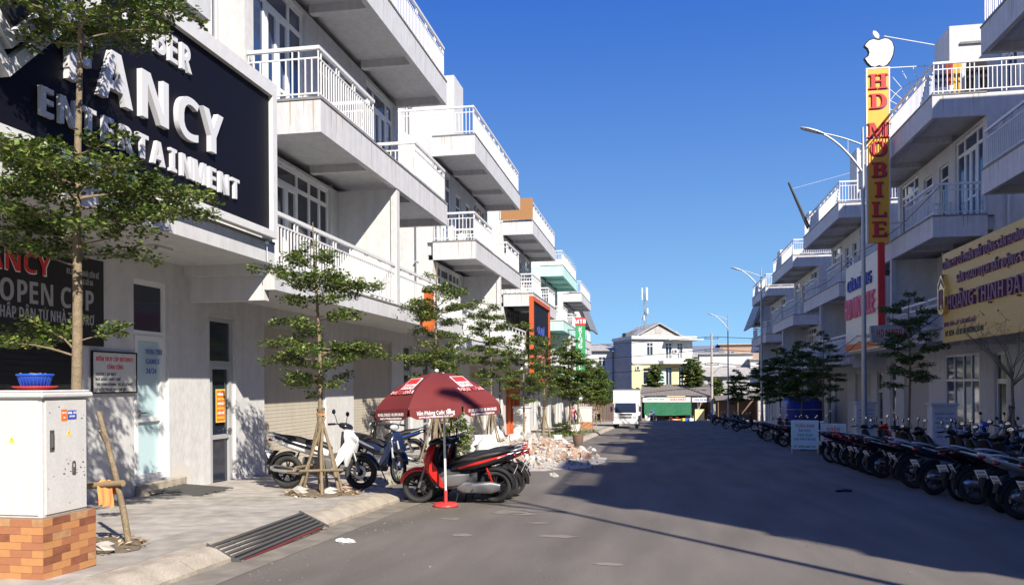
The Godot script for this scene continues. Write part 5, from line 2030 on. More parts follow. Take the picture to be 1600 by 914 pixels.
func build_street_things():
	lamp_post(0.95, "street lamp behind the camera whose shadow crosses the road, outside the picture")
	lamp_post(30.7, "street lamp in front of the tall upright sign with red letters")
	lamp_post(60.0, "street lamp beside the shaded gable house, third along the pavement")
	lamp_post(88.5, "last street lamp, standing clear against the sky by the far houses")
	cabinet(-5.49, 6.23, 0.0, "pale grey electric cabinet on an orange tiled plinth, bowl and dish on top", true)
	cabinet(-5.0, 56.0, 0.0, "far off electric cabinet on an orange brick plinth at the sunny kerb", false)
	parasol()
	drain_grate()
	truck()
	board_stand(4.95, 29.6, -0.15, 0.85, 0.95, "green and white printed board standing on the road edge", [["TUẤN ANH", 0.1, 0.96, "print_red", 0.62], ["ẨM THỰC", 0.08, 0.80, "print_purple", 0.4], ["TRÀ SỮA", 0.09, 0.64, "print_green", 0.5], ["GIAO HÀNG TẬN NƠI", 0.07, 0.50, "print_blue", 0.7], ["ĐT 0905 000 729", 0.07, 0.24, "print_black", 0.7]], "glass_frosted")
	board_stand(5.75, 28.9, -0.1, 0.75, 0.85, "white board with big red laundry lettering, beside the green printed board", [["NHẬN", 0.12, 0.85, "print_red", 0.4], ["GIẶT LÀ", 0.17, 0.58, "print_red", 0.62], ["HẤP SẤY", 0.17, 0.30, "print_red", 0.62]], "plate_white")
	# notice pillar on the shaded pavement and the white one by the rubble
	for q in [[8.6, 27.2, "white notice pillar on the shaded pavement behind the motorbikes", 1.5, "print_blue"], [-5.95, 35.6, "white rendered pillar with writing, standing behind the rubble heap", 1.45, "print_grey"], [7.7, 33.0, "pale cabinet with a blue paper on it, at the foot of the red post", 1.6, "print_blue"]]:
		var o := thing("notice_pillar", q[2], "pillar", at(q[0], 0.15, q[1]))
		var b := mb()
		b.bev(-0.36, 0.36, -0.1, q[3], -0.24, 0.24, 0.015)
		part("shaft", b, M("plaster"), o)
		b = mb()
		b.bev(-0.40, 0.40, q[3], q[3] + 0.07, -0.28, 0.28, 0.012)
		part("coping", b, M("plaster"), o)
		for k in 6:
			lettering("lettering", "KHU ĐÔ THỊ MỚI" if k % 2 == 0 else "LÔ B1 - 40 CĂN", 0.055, 0.003, M(q[4]), o, Vector3(0, q[3] - 0.25 - k * 0.14, 0.2415), Vector3.ZERO, 0.9)
	# blue tarpaulin stall on the shaded pavement
	var o := thing("tarp_stall", "blue tarpaulin draped over a pavement stall on the shaded side", "stall", at(8.5, 0.15, 52.0))
	var b := mb()
	var rows := []
	for i in 8:
		var row := []
		for k in 22:
			var a := TAU * k / 22.0
			var sx := signf(cos(a)) * pow(absf(cos(a)), 0.35)
			var sz := signf(sin(a)) * pow(absf(sin(a)), 0.35)
			var y: float = [0.05, 0.5, 1.0, 1.5, 1.85, 2.0, 2.08, 2.1][i]
			var r: float = [1.0, 0.98, 0.97, 0.97, 0.94, 0.8, 0.4, 0.02][i]
			row.append(Vector3(sx * 1.1 * r + sin(k * 2.3 + i) * 0.03, y + sin(k * 1.7) * 0.03, sz * 1.5 * r + cos(k * 1.9 + i) * 0.03))
		rows.append(row)
	for r in rows:
		r.reverse()
	b.skin(rows, true, false, false)
	part("tarpaulin", b, M("tarp_blue"), o)
	b = mb()
	for y in [0.7, 1.4]:
		var p := []
		for k in 24:
			var a := TAU * k / 24.0
			p.append(Vector3(signf(cos(a)) * pow(absf(cos(a)), 0.35) * 1.1, y, signf(sin(a)) * pow(absf(sin(a)), 0.35) * 1.5))
		b.tube(p, 0.012, 4, true)
	part("rope", b, M("plastic_white"), o)


# ---------------------------------------------------------------- trees
func leaf_at(b: MB, p: Vector3, dir: Vector3, nrm: Vector3, l: float, w: float):
	var side := dir.cross(nrm).normalized()
	var up := side.cross(dir).normalized()
	var m := p + dir * l * 0.55
	var tip := p + dir * l - up * l * 0.12
	var a := m + side * w
	var c := m - side * w
	b.tri_n(p, a, tip, up, (up + side * 0.4).normalized(), up)
	b.tri_n(p, tip, c, up, up, (up - side * 0.4).normalized())


var leaf_tones := [Color(0.055, 0.095, 0.018), Color(0.085, 0.135, 0.022), Color(0.12, 0.17, 0.028), Color(0.17, 0.21, 0.042), Color(0.07, 0.105, 0.022)]


func spray(b: MB, limb: MB, from: Vector3, dir: Vector3, length: float, leaf: float, dens: float, r: RandomNumberGenerator, per := 5):
	# one layered branch: it runs out nearly level, with side twigs that carry the leaves
	var n := maxi(5, int(length / 0.10))
	var p := from
	var d := dir.normalized()
	var pts := [p]
	for i in n:
		d = (d + Vector3(r.randf_range(-0.16, 0.16), r.randf_range(-0.10, 0.08) - 0.35 * d.y * 0.4, r.randf_range(-0.16, 0.16))).normalized()
		p += d * length / n
		pts.append(p)
	var radii := []
	for i in pts.size():
		radii.append(lerpf(0.004 + length * 0.008, 0.0025, float(i) / n))
	limb.tube(pts, radii, 5)
	for i in range(1, pts.size()):
		var t := float(i) / n
		if t < 0.22:
			continue
		var ax: Vector3 = (pts[i] - pts[i - 1]).normalized()
		for s in [-1.0, 1.0]:
			if r.randf() < 0.15:
				continue
			var tl := (0.12 + 0.34 * length * (1.1 - t)) * r.randf_range(0.6, 1.1)
			var td := (ax.rotated(Vector3.UP, s * r.randf_range(0.6, 1.15)) + Vector3(0, r.randf_range(-0.1, 0.18), 0)).normalized()
			var steps := maxi(2, int(tl / (0.034 / dens)))
			var q: Vector3 = pts[i]
			var tw := [q]
			for k in steps:
				q += td * tl / steps
				td = (td + Vector3(r.randf_range(-0.15, 0.15), r.randf_range(-0.08, 0.1), r.randf_range(-0.15, 0.15))).normalized()
				tw.append(q)
				b.col = leaf_tones[r.randi() % 5] * r.randf_range(0.7, 1.3)
				for m in per:
					var az := r.randf() * TAU
					var ld := (Vector3(cos(az), r.randf_range(-0.5, 0.7), sin(az)) + td * 0.6).normalized()
					var nn := (Vector3.UP + Vector3(r.randf_range(-1.2, 1.2), 0, r.randf_range(-1.2, 1.2))).normalized()
					leaf_at(b, q + Vector3(r.randf_range(-0.04, 0.04), r.randf_range(-0.05, 0.07), r.randf_range(-0.04, 0.04)), ld, nn, leaf * r.randf_range(0.55, 1.35), leaf * r.randf_range(0.26, 0.4))
			limb.tube([tw[0], tw[tw.size() - 1]], 0.0022, 3)


var tree_kits := {}


# tiers: [height, reach, number of branches]; extra: [height, azimuth, reach]
func tree_kit(key: String, height: float, lean: Vector2, tiers: Array, extra: Array, leaf: float, dens: float, sd: int, girth := 0.05) -> Dictionary:
	if tree_kits.has(key):
		return tree_kits[key]
	var r := RandomNumberGenerator.new()
	r.seed = sd
	var stem := func(h: float) -> Vector3:
		var t := h / height
		return Vector3(lean.x * t * t + sin(h * 1.7 + sd) * 0.02, h, lean.y * t * t + cos(h * 1.3 + sd) * 0.02)
	var tb := mb()
	var pts := []
	var rad := []
	for i in 21:
		var h := height * i / 20.0
		pts.append(stem.call(h) if i > 0 else Vector3(0, -0.1, 0))
		rad.append(lerpf(girth, 0.008, pow(i / 20.0, 1.5)) * (1.25 if i == 0 else 1.0))
	tb.tube(pts, rad, 9)
	var limb := mb()
	var crown := mb()
	for t in tiers:
		var a0 := r.randf() * TAU
		for k in t[2]:
			var a: float = a0 + TAU * k / t[2] + r.randf_range(-0.3, 0.3)
			var h: float = t[0] + r.randf_range(-0.2, 0.2)
			spray(crown, limb, stem.call(h), Vector3(cos(a), r.randf_range(0.12, 0.4), sin(a)), t[1] * r.randf_range(0.72, 1.08), leaf, dens, r)
	for e in extra:
		spray(crown, limb, stem.call(e[0]), Vector3(cos(e[1]), e[3] if e.size() > 3 else 0.2, sin(e[1])), e[2], leaf, dens, r)
	tree_kits[key] = {"trunk": tb.mesh(), "branch": limb.mesh(), "crown": crown.mesh()}
	return tree_kits[key]


func place_tree(kit: Dictionary, label: String, x: float, d: float, turn := 0.0, size := 1.0, group := "") -> Node3D:
	var o := thing("street_tree", label, "tree", at(x, 0.13, d), turn, group)
	o.scale = Vector3.ONE * size
	var t := put("trunk", kit.trunk, M("bark"), o)
	put("branches", kit.branch, M("bark"), o)
	var c := put("crown", kit.crown, M("leaf"), o)
	return o


func stakes(x: float, d: float, label: String, n := 5, top := 1.35, bar := true, sd := 1, spread := 0.42):
	var o := thing("tree_stakes", label, "tree stakes", at(x, 0.13, d), 0.0, "stakes propping the street trees")
	var r := RandomNumberGenerator.new()
	r.seed = sd
	for k in n:
		var a := TAU * k / n + r.randf_range(-0.2, 0.2) + 0.3
		var f := Vector3(cos(a) * spread * r.randf_range(0.85, 1.15), -0.04, sin(a) * spread)
		var e := Vector3(-cos(a) * 0.05 + 0.045 * sin(a), top + r.randf_range(-0.1, 0.12), -sin(a) * 0.05 - 0.045 * cos(a))
		var b := mb()
		var m := f.lerp(e, 0.5) + Vector3(r.randf_range(-0.03, 0.03), 0, r.randf_range(-0.03, 0.03))
		b.tube([f, m, e], [0.028, 0.025, 0.02], 7)
		part("pole", b, M("bark"), o)
	if bar:
		for s in [[0.42, 0.0, 0.34], [0.47, 1.5, 0.3]]:
			var b := mb()
			var dr := Vector3(cos(s[1]), 0.02, sin(s[1]))
			var off := Vector3(-dr.z, 0, dr.x) * 0.26
			b.tube([off - dr * 0.48 + Vector3(0, s[0], 0), off + dr * 0.48 + Vector3(0, s[0] + 0.02, 0)], 0.024, 7)
			part("crossbar", b, M("bark"), o)
	var b := mb()
	b.tube([Vector3(0.07, top - 0.06, 0), Vector3(0, top - 0.05, 0.07), Vector3(-0.07, top - 0.06, 0), Vector3(0, top - 0.05, -0.07)], 0.012, 5, true)
	part("tie", b, M("rag_orange") if sd == 1 else M("plastic_black"), o)


func build_trees():
	var big := tree_kit("big", 6.6, Vector2(0.16, 0.05), [[3.05, 1.0, 7], [3.3, 1.25, 8], [3.55, 1.25, 7], [3.8, 0.8, 5], [5.2, 0.85, 6], [5.45, 1.1, 6], [5.7, 1.05, 6], [5.95, 0.9, 5], [6.35, 0.5, 4]], [[1.95, PI * 0.93, 1.1, 0.45], [2.0, PI * 1.08, 1.15, 0.5], [2.1, -0.2, 0.55, 0.2]], 0.058, 1.0, 11, 0.058)
	place_tree(big, "tree behind the electric cabinet, layered crown across the huge navy sign", -5.8, 7.35)
	var mid := tree_kit("mid", 4.5, Vector2(-0.10, 0.05), [[1.72, 0.5, 5], [2.05, 0.75, 6], [2.45, 0.95, 6], [2.75, 0.75, 5], [3.1, 0.62, 5], [3.4, 0.95, 6], [3.7, 0.6, 5], [4.05, 0.3, 4]], [[2.25, PI, 0.95, 0.05], [2.4, 0.1, 1.0, 0.12], [3.3, 0.15, 1.05, 0.25]], 0.058, 1.05, 23, 0.045)
	place_tree(mid, "tree tied to five stakes beside the white scooter", -5.5, 12.75)
	stakes(-5.5, 12.75, "five wooden stakes with a crossbar round the tree by the white scooter", 6, 1.38, true, 1, 0.40)
	var wide := tree_kit("wide", 5.0, Vector2(0.1, 0.1), [[1.9, 0.7, 5], [2.3, 1.0, 6], [2.75, 1.05, 6], [3.2, 0.8, 5], [3.65, 1.1, 6], [4.1, 0.8, 5], [4.5, 0.5, 4], [4.85, 0.25, 4]], [], 0.075, 0.9, 31, 0.05)
	var slim := tree_kit("slim", 4.9, Vector2(-0.1, 0.06), [[2.2, 0.85, 6], [2.6, 0.7, 5], [3.0, 1.05, 6], [3.4, 0.9, 6], [3.8, 0.75, 5], [4.2, 0.85, 5], [4.6, 0.45, 4]], [], 0.075, 0.9, 47, 0.045)
	var far := tree_kit("far", 5.0, Vector2(0.1, 0.0), [[1.9, 0.9, 6], [2.25, 1.15, 7], [2.6, 1.3, 7], [2.95, 1.2, 7], [3.3, 1.2, 7], [3.65, 1.05, 7], [4.0, 1.0, 6], [4.3, 0.8, 6], [4.6, 0.6, 5], [4.85, 0.4, 4]], [], 0.12, 0.5, 53, 0.05)
	var g := "street trees along the sunny pavement"
	place_tree(mid, "tree rising behind the maroon parasol, orange flag beyond it", -5.6, 20.1, 2.1, 1.14, g)
	stakes(-5.6, 20.1, "pale wooden stakes half hidden behind the maroon parasol", 5, 1.5, false, 2)
	place_tree(slim, "tree standing at the near end of the rubble heap", -5.6, 27.2, 0.5, 1.03, g)
	stakes(-5.6, 27.2, "dark wooden stakes at the near end of the rubble heap", 5, 1.6, false, 3)
	place_tree(wide, "thin tree between the red shopfront and the rubble heap", -5.6, 33.8, 1.0, 0.98, g)
	place_tree(slim, "tree in front of the orange framed signboard, beside the white pillar", -5.4, 38.6, 3.0, 1.0, g)
	stakes(-5.4, 38.6, "dark stakes beyond the white pillar by the rubble", 5, 1.5, false, 4)
	place_tree(far, "bushy tree beyond the orange framed signboard", -5.0, 46.5, 0.2, 1.05, g)
	stakes(-5.0, 46.5, "pale stakes of the bushy tree, above the white planter", 5, 1.5, false, 5)
	place_tree(wide, "tree in front of the tall green upright sign", -5.2, 53.5, 4.0, 1.0, g)
	stakes(-5.2, 53.5, "stakes of the tree in front of the green upright sign", 5, 1.4, false, 6)
	place_tree(far, "tree just past the green upright sign, above the far cabinet", -5.0, 61.0, 1.2, 1.0, g)
	place_tree(far, "tree over the parked lorry's near side", -5.2, 69.0, 2.6, 1.05, g)
	place_tree(far, "last but one tree of the sunny pavement, behind the lorry", -5.4, 77.0, 5.0, 1.0, g)
	place_tree(far, "last tree of the sunny pavement, by the yard gate", -5.6, 85.0, 0.7, 1.0, g)
	# shaded side
	var g2 := "street trees along the shaded pavement"
	place_tree(slim, "dark tree in front of the laundry house, beside the company sign", 8.1, 28.8, 1.0, 1.05, g2)
	place_tree(wide, "dark tree just past the cream shop board", 7.8, 41.5, 2.0, 1.0, g2)
	place_tree(far, "dark tree beyond the cream shop board, above the printed boards", 7.8, 47.5, 0.3, 1.0, g2)
	place_tree(far, "dark tree over the blue tarpaulin stall", 7.9, 56.5, 3.3, 1.05, g2)
	place_tree(far, "dark tree far along the shaded pavement near the oval sign", 7.8, 65.0, 4.4, 1.0, g2)
	place_tree(far, "last tree of the shaded side, against the pale far houses", 7.8, 86.0, 2.2, 1.05, g2)
	# the bare one at the picture's edge
	var r := RandomNumberGenerator.new()
	r.seed = 5
	var limb := mb()
	var crown := mb()
	limb.tube([Vector3(0, -0.1, 0), Vector3(0.03, 1.3, 0), Vector3(0.0, 2.3, 0.02)], [0.05, 0.04, 0.03], 8)
	for k in 15:
		var a := TAU * k / 15.0 + r.randf_range(-0.2, 0.2)
		var p := Vector3(0, 1.9 + 0.03 * k, 0)
		var pts := [p]
		var dd := Vector3(cos(a) * 0.8, 0.85, sin(a) * 0.8)
		for i in 7:
			p += dd.normalized() * 0.24
			dd += Vector3(r.randf_range(-0.25, 0.25), r.randf_range(-0.1, 0.1), r.randf_range(-0.25, 0.25))
			pts.append(p)
			if i > 2:
				var q := p + Vector3(r.randf_range(-0.25, 0.25), r.randf_range(0.05, 0.25), r.randf_range(-0.25, 0.25))
				limb.tube([p, q], 0.004, 4)
				crown.col = leaf_tones[r.randi() % 5]
				for m in 5:
					leaf_at(crown, q + Vector3(r.randf_range(-0.05, 0.05), r.randf_range(-0.05, 0.05), r.randf_range(-0.05, 0.05)), Vector3(r.randf_range(-1, 1), r.randf_range(-0.4, 0.4), r.randf_range(-1, 1)).normalized(), Vector3.UP, 0.07, 0.02)
		limb.tube(pts, [0.014, 0.012, 0.01, 0.009, 0.008, 0.006, 0.005, 0.003], 5)
	var o := thing("street_tree", "almost bare young tree in front of the yellow company sign", "tree", at(8.0, 0.13, 20.6), 0.0)
	part("trunk", limb, M("bark"), o)
	part("crown", crown, M("leaf"), o)
	stakes(8.0, 20.6, "dark crossed stakes under the almost bare young tree", 4, 1.5, false, 8, 0.5)
	# greenery near the far houses
	var bush := tree_kit("bush", 3.4, Vector2(0.1, 0.1), [[0.4, 0.9, 6], [0.7, 1.1, 7], [1.0, 1.25, 7], [1.3, 1.3, 7], [1.6, 1.25, 7], [1.9, 1.2, 7], [2.2, 1.05, 6], [2.5, 0.95, 6], [2.8, 0.75, 5], [3.1, 0.55, 5]], [], 0.16, 0.5, 61, 0.05)
	for q in [[-0.6, 114.5, 1.1, "green tree before the yellow wall of the gabled house", 4.0], [4.6, 114.2, 1.35, "tall tree before the gabled house's balcony, by the utility pole", 4.0], [7.6, 117.5, 1.1, "bush before the grey shed roofed house", 2.2], [-8.5, 117.0, 1.2, "tree at the corner past the sunny row", 1.0]]:
		var t := thing("tree", q[3], "tree", at(q[0], q[4], q[1]), q[0])
		t.scale = Vector3.ONE * q[2]
		put("trunk", bush.trunk, M("bark"), t)
		put("branches", bush.branch, M("bark"), t)
		put("crown", bush.crown, M("leaf"), t)
		if q[4] > 1.5:
			var b := mb()
			b.bx(-1.1, 1.1, -q[4] / q[2], 0.05, -0.7, 0.7)
			part("planter_bed", b, M("rubble_grey"), t)
	# the bushy plant behind the red scooters
	var shrub := tree_kit("shrub", 1.5, Vector2(0.05, 0.05), [[0.15, 0.45, 7], [0.4, 0.5, 8], [0.65, 0.5, 8], [0.9, 0.42, 7], [1.15, 0.35, 6], [1.35, 0.2, 5]], [], 0.07, 0.9, 71, 0.012)
	var t := thing("shrub", "leafy light green shrub under the parasol's edge, behind the scooters", "shrub", at(-5.5, 0.1, 21.6))
	put("stem", shrub.trunk, M("bark"), t)
	put("branches", shrub.branch, M("bark"), t)
	put("crown", shrub.crown, M("leaf"), t)
	t = thing("shrub", "low shrub growing at the far end of the rubble heap", "shrub", at(-5.0, 0.05, 42.5), 1.0)
	t.scale = Vector3(1.3, 0.5, 1.3)
	put("stem", shrub.trunk, M("bark"), t)
	put("branches", shrub.branch, M("bark"), t)
	put("crown", shrub.crown, M("leaf"), t)
	# grass tufts
	var gb := mb()
	r.seed = 9
	for q in [[-5.2, 16.8, 0.5, 160], [-4.9, 18.6, 0.5, 160], [-5.3, 22.0, 0.9, 200], [-5.0, 40.5, 1.0, 320], [-4.6, 43.5, 1.0, 320], [-4.3, 48.0, 1.2, 240]]:
		for k in q[3]:
			var p := at(q[0] + r.randfn() * q[2] * 0.35, 0.02 if q[1] < 34 else 0.15, q[1] + r.randfn() * q[2])
			var h := r.randf_range(0.08, 0.26)
			var a := r.randf() * TAU
			gb.col = Color(0.13, 0.17, 0.035) * r.randf_range(0.6, 1.2)
			leaf_at(gb, p, Vector3(cos(a) * 0.4, 1, sin(a) * 0.4).normalized(), Vector3(cos(a), 0.2, sin(a)).normalized(), h, 0.008 + h * 0.03)
	var go := put("grass", gb.mesh(), M("leaf"))
	tag(go, "tufts of grass along the kerb behind the scooters", "grass", "", "stuff")


# ---------------------------------------------------------------- motorbikes
var bike_kits := {}


func wheel_parts(z: float, y: float, rad: float, tyre: float, wire: bool, disc: bool) -> Dictionary:
	var b := mb()
	var p := []
	for k in 28:
		var a := -TAU * k / 28.0
		p.append(Vector3(0, y + sin(a) * (rad - tyre), z + cos(a) * (rad - tyre)))
	b.tube(p, tyre, 8, true)
	var kids := []
	var rb := mb()
	p = []
	for k in 28:
		var a := -TAU * k / 28.0
		p.append(Vector3(0, y + sin(a) * (rad - tyre * 2.0), z + cos(a) * (rad - tyre * 2.0)))
	rb.tube(p, 0.017, 6, true)
	kids.append({"name": "rim", "mesh": rb.mesh(), "mat": "rim"})
	var sb := mb()
	var inner := rad - tyre * 2.0
	if wire:
		for k in 18:
			var a := TAU * k / 18.0
			var c := a + (0.5 if k % 2 else -0.5)
			sb.tube([Vector3(0.03 if k % 4 < 2 else -0.03, y + sin(c) * 0.04, z + cos(c) * 0.04), Vector3(0, y + sin(a) * inner, z + cos(a) * inner)], 0.0022, 3)
	else:
		for k in 5:
			var a := TAU * k / 5.0 + 0.3
			for e in [-0.16, 0.16]:
				sb.tube([Vector3(0, y + sin(a) * 0.03, z + cos(a) * 0.03), Vector3(0, y + sin(a + e) * inner, z + cos(a + e) * inner)], [0.018, 0.012], 5)
	sb.xf = Transform3D(Basis(Vector3(0, 0, 1), PI / 2), Vector3(0, y, z))
	sb.lathe([Vector2(0.0, -0.06), Vector2(0.03, -0.06), Vector2(0.045, -0.03), Vector2(0.045, 0.03), Vector2(0.03, 0.06), Vector2(0.0, 0.06)], 12)
	kids.append({"name": "spokes", "mesh": sb.mesh(), "mat": "chrome" if wire else "rim"})
	if disc:
		var db := mb(Transform3D(Basis(Vector3(0, 0, 1), PI / 2), Vector3(-0.06, y, z)))
		db.lathe([Vector2(0.06, -0.002), Vector2(0.11, -0.002), Vector2(0.11, 0.002), Vector2(0.06, 0.002)], 20)
		kids.append({"name": "brake_disc", "mesh": db.mesh(), "mat": "steel"})
	return {"mesh": b.mesh(), "mat": "rubber", "kids": kids}


func arc_strip(b: MB, y: float, z: float, rad: float, a0: float, a1: float, w: float, n := 12):
	# a mudguard: an arc round the axle with a rounded section
	var rows := []
	for i in n + 1:
		var a := lerpf(a0, a1, float(i) / n)
		var taper := 1.0 - 0.35 * pow(absf(2.0 * i / n - 1.0), 3.0)
		var row := []
		for q in [[-1.0, -0.05], [-0.9, -0.015], [-0.5, 0.006], [0.0, 0.012], [0.5, 0.006], [0.9, -0.015], [1.0, -0.05], [0.86, -0.05], [0.45, -0.008], [0.0, -0.002], [-0.45, -0.008], [-0.86, -0.05]]:
			var r: float = rad + q[1]
			row.append(Vector3(q[0] * w * taper, y + sin(a) * r, z + cos(a) * r))
		rows.append(row)
	b.skin(rows)


func bike_kit(kind: String) -> Array:
	if bike_kits.has(kind):
		return bike_kits[kind]
	var kit := []
	var sc := kind == "scooter"
	var X := Vector3.RIGHT
	var U := Vector3.UP
	var F := Vector3.BACK   # +z, the bike's forward; its left is +x
	var mir := Transform3D(Basis(Vector3(-1, 0, 0), Vector3.UP, Vector3.BACK), Vector3.ZERO)
	var rad := 0.275 if sc else 0.285
	var tyre := 0.048 if sc else 0.036
	var w := wheel_parts(0.64, rad, rad, tyre * 0.9, not sc, true)
	w.name = "front_wheel"
	kit.append(w)
	w = wheel_parts(-0.62, rad, rad, tyre, not sc, false)
	w.name = "rear_wheel"
	kit.append(w)
	var b := mb()
	for s in [-1.0, 1.0]:
		b.tube([Vector3(s * 0.075, rad, 0.64), Vector3(s * 0.075, rad + 0.2, 0.575), Vector3(s * 0.06, 0.76, 0.47)], [0.026, 0.022, 0.017], 8)
	b.tube([Vector3(0, 0.72, 0.47), Vector3(0, 1.0, 0.35)], 0.024, 8)
	kit.append({"name": "fork", "mesh": b.mesh(), "mat": "fork"})
	b = mb()
	arc_strip(b, rad, 0.64, rad + 0.045, 0.25, 2.35, 0.075)
	kit.append({"name": "front_mudguard", "mesh": b.mesh(), "mat": "fender"})
	b = mb()
	arc_strip(b, rad, -0.62, rad + 0.05, 1.2, 3.3, 0.075)
	b.loft([[Vector3(0, 0.62, -0.82), X * 0.07, F * 0.03], [Vector3(0, 0.5, -0.93), X * 0.07, F * 0.02], [Vector3(0, 0.38, -0.98), X * 0.06, F * 0.012]], 8, 3.0)
	kit.append({"name": "rear_mudguard", "mesh": b.mesh(), "mat": "plastic_black"})
	# front panel with the nose, seen from the front as a shield
	b = mb()
	if sc:
		b.loft([[Vector3(0, 0.36, 0.40), X * 0.08, F * 0.03], [Vector3(0, 0.46, 0.42), X * 0.16, F * 0.05], [Vector3(0, 0.60, 0.46), X * 0.20, F * 0.075], [Vector3(0, 0.74, 0.47), X * 0.215, F * 0.09], [Vector3(0, 0.86, 0.44), X * 0.18, F * 0.09], [Vector3(0, 0.95, 0.41), X * 0.12, F * 0.06], [Vector3(0, 0.98, 0.39), X * 0.05, F * 0.02]], 16, 2.4)
	else:
		b.loft([[Vector3(0, 0.30, 0.30), X * 0.10, F * 0.02], [Vector3(0, 0.42, 0.35), X * 0.18, F * 0.03], [Vector3(0, 0.60, 0.41), X * 0.20, F * 0.045], [Vector3(0, 0.76, 0.43), X * 0.18, F * 0.055], [Vector3(0, 0.88, 0.40), X * 0.12, F * 0.05], [Vector3(0, 0.94, 0.38), X * 0.07, F * 0.03]], 16, 2.4)
	kit.append({"name": "front_panel", "mesh": b.mesh(), "mat": "body"})
	for s in [-1.0, 1.0]:
		b = mb(Transform3D(Basis(Vector3(0, 0, 1), Vector3.UP, Vector3(-1, 0, 0)), Vector3(s * (0.185 if sc else 0.17), 0, 0)))
		b.prism(PackedVector2Array([Vector2(0.44, 0.78), Vector2(0.5, 0.64), Vector2(0.40, 0.46), Vector2(0.26, 0.30), Vector2(0.20, 0.29), Vector2(0.26, 0.44), Vector2(0.33, 0.62)]), -0.012, 0.012)
		kit.append({"name": "leg_shield_wing", "mesh": b.mesh(), "mat": "body"})
	b = mb()
	b.loft([[Vector3(0, 0.34, 0.31), X * 0.15, F * 0.02], [Vector3(0, 0.60, 0.35), X * 0.17, F * 0.03], [Vector3(0, 0.80, 0.36), X * 0.16, F * 0.04], [Vector3(0, 0.93, 0.34), X * 0.09, F * 0.03]], 12, 2.6)
	kit.append({"name": "inner_panel", "mesh": b.mesh(), "mat": "plastic_black"})
	# handlebar cover, bar, grips, instruments
	b = mb()
	b.loft([[Vector3(0, 0.995, 0.47), X * 0.05, U * 0.02], [Vector3(0, 1.0, 0.44), X * 0.11, U * 0.05], [Vector3(0, 1.02, 0.36), X * 0.15, U * 0.06], [Vector3(0, 1.035, 0.29), X * 0.12, U * 0.045], [Vector3(0, 1.04, 0.26), X * 0.07, U * 0.02]], 14, 2.3)
	var hb := mb()
	hb.tube([Vector3(-0.34, 1.035, 0.20), Vector3(-0.18, 1.05, 0.29), Vector3(0, 1.05, 0.33), Vector3(0.18, 1.05, 0.29), Vector3(0.34, 1.035, 0.20)], 0.011, 6)
	hb.tube([Vector3(-0.345, 1.035, 0.197), Vector3(-0.23, 1.046, 0.262)], 0.018, 8)
	hb.tube([Vector3(0.345, 1.035, 0.197), Vector3(0.23, 1.046, 0.262)], 0.018, 8)
	for s in [-1.0, 1.0]:
		hb.tube([Vector3(s * 0.2, 1.05, 0.31), Vector3(s * 0.31, 1.04, 0.27)], 0.006, 5)
	kit.append({"name": "handlebar_cover", "mesh": b.mesh(), "mat": "cover", "kids": [{"name": "handlebar", "mesh": hb.mesh(), "mat": "plastic_black"}]})
	for s in [-1.0, 1.0]:
		b = mb()
		b.tube([Vector3(s * 0.2, 1.06, 0.29), Vector3(s * 0.25, 1.15, 0.28), Vector3(s * 0.30, 1.21, 0.27)], 0.006, 6)
		b.ball(Vector3(s * 0.315, 1.24, 0.27), Vector3(0.062, 0.042, 0.02), 12, 6)
		var gb := mb()
		gb.ball(Vector3(s * 0.315, 1.24, 0.255), Vector3(0.055, 0.036, 0.008), 12, 4)
		kit.append({"name": "mirror", "mesh": b.mesh(), "mat": "plastic_black", "kids": [{"name": "mirror_glass", "mesh": gb.mesh(), "mat": "chrome"}]})
	if sc:
		for s in [-1.0, 1.0]:
			b = mb()
			b.loft([[Vector3(s * 0.05, 0.76, 0.565), Vector3(0.03, 0, 0), Vector3(0, 0.03, 0.01)], [Vector3(s * 0.10, 0.80, 0.535), Vector3(0.04, 0, -0.02), Vector3(0, 0.04, 0.01)], [Vector3(s * 0.15, 0.84, 0.485), Vector3(0.03, 0, -0.03), Vector3(0, 0.03, 0.01)]], 10, 2.0)
			kit.append({"name": "headlight", "mesh": b.mesh(), "mat": "lens_clear"})
	else:
		b = mb()
		b.ball(Vector3(0, 1.0, 0.46), Vector3(0.085, 0.055, 0.04), 14, 8)
		kit.append({"name": "headlight", "mesh": b.mesh(), "mat": "lens_clear"})
	for s in [-1.0, 1.0]:
		b = mb()
		b.ball(Vector3(s * 0.15, 0.70 if sc else 0.74, 0.50 if sc else 0.43), Vector3(0.035, 0.028, 0.035), 8, 5)
		kit.append({"name": "indicator", "mesh": b.mesh(), "mat": "lens_amber"})
	# floor, tunnel and engine
	b = mb()
	if sc:
		b.loft([[Vector3(0, 0.36, 0.40), X * 0.10, U * 0.05], [Vector3(0, 0.32, 0.25), X * 0.16, U * 0.08], [Vector3(0, 0.33, 0.02), X * 0.17, U * 0.09], [Vector3(0, 0.38, -0.18), X * 0.16, U * 0.11], [Vector3(0, 0.44, -0.32), X * 0.12, U * 0.08]], 14, 3.0)
		b.loft([[Vector3(0, 0.52, 0.36), X * 0.07, U * 0.09], [Vector3(0, 0.47, 0.12), X * 0.08, U * 0.10], [Vector3(0, 0.52, -0.05), X * 0.10, U * 0.10]], 12, 2.4)
	else:
		b.loft([[Vector3(0, 0.64, 0.36), X * 0.06, U * 0.06], [Vector3(0, 0.55, 0.14), X * 0.07, U * 0.07], [Vector3(0, 0.56, -0.1), X * 0.09, U * 0.08], [Vector3(0, 0.6, -0.3), X * 0.09, U * 0.06]], 12, 2.4)
	kit.append({"name": "centre_body", "mesh": b.mesh(), "mat": "plastic_grey"})
	b = mb(mir)
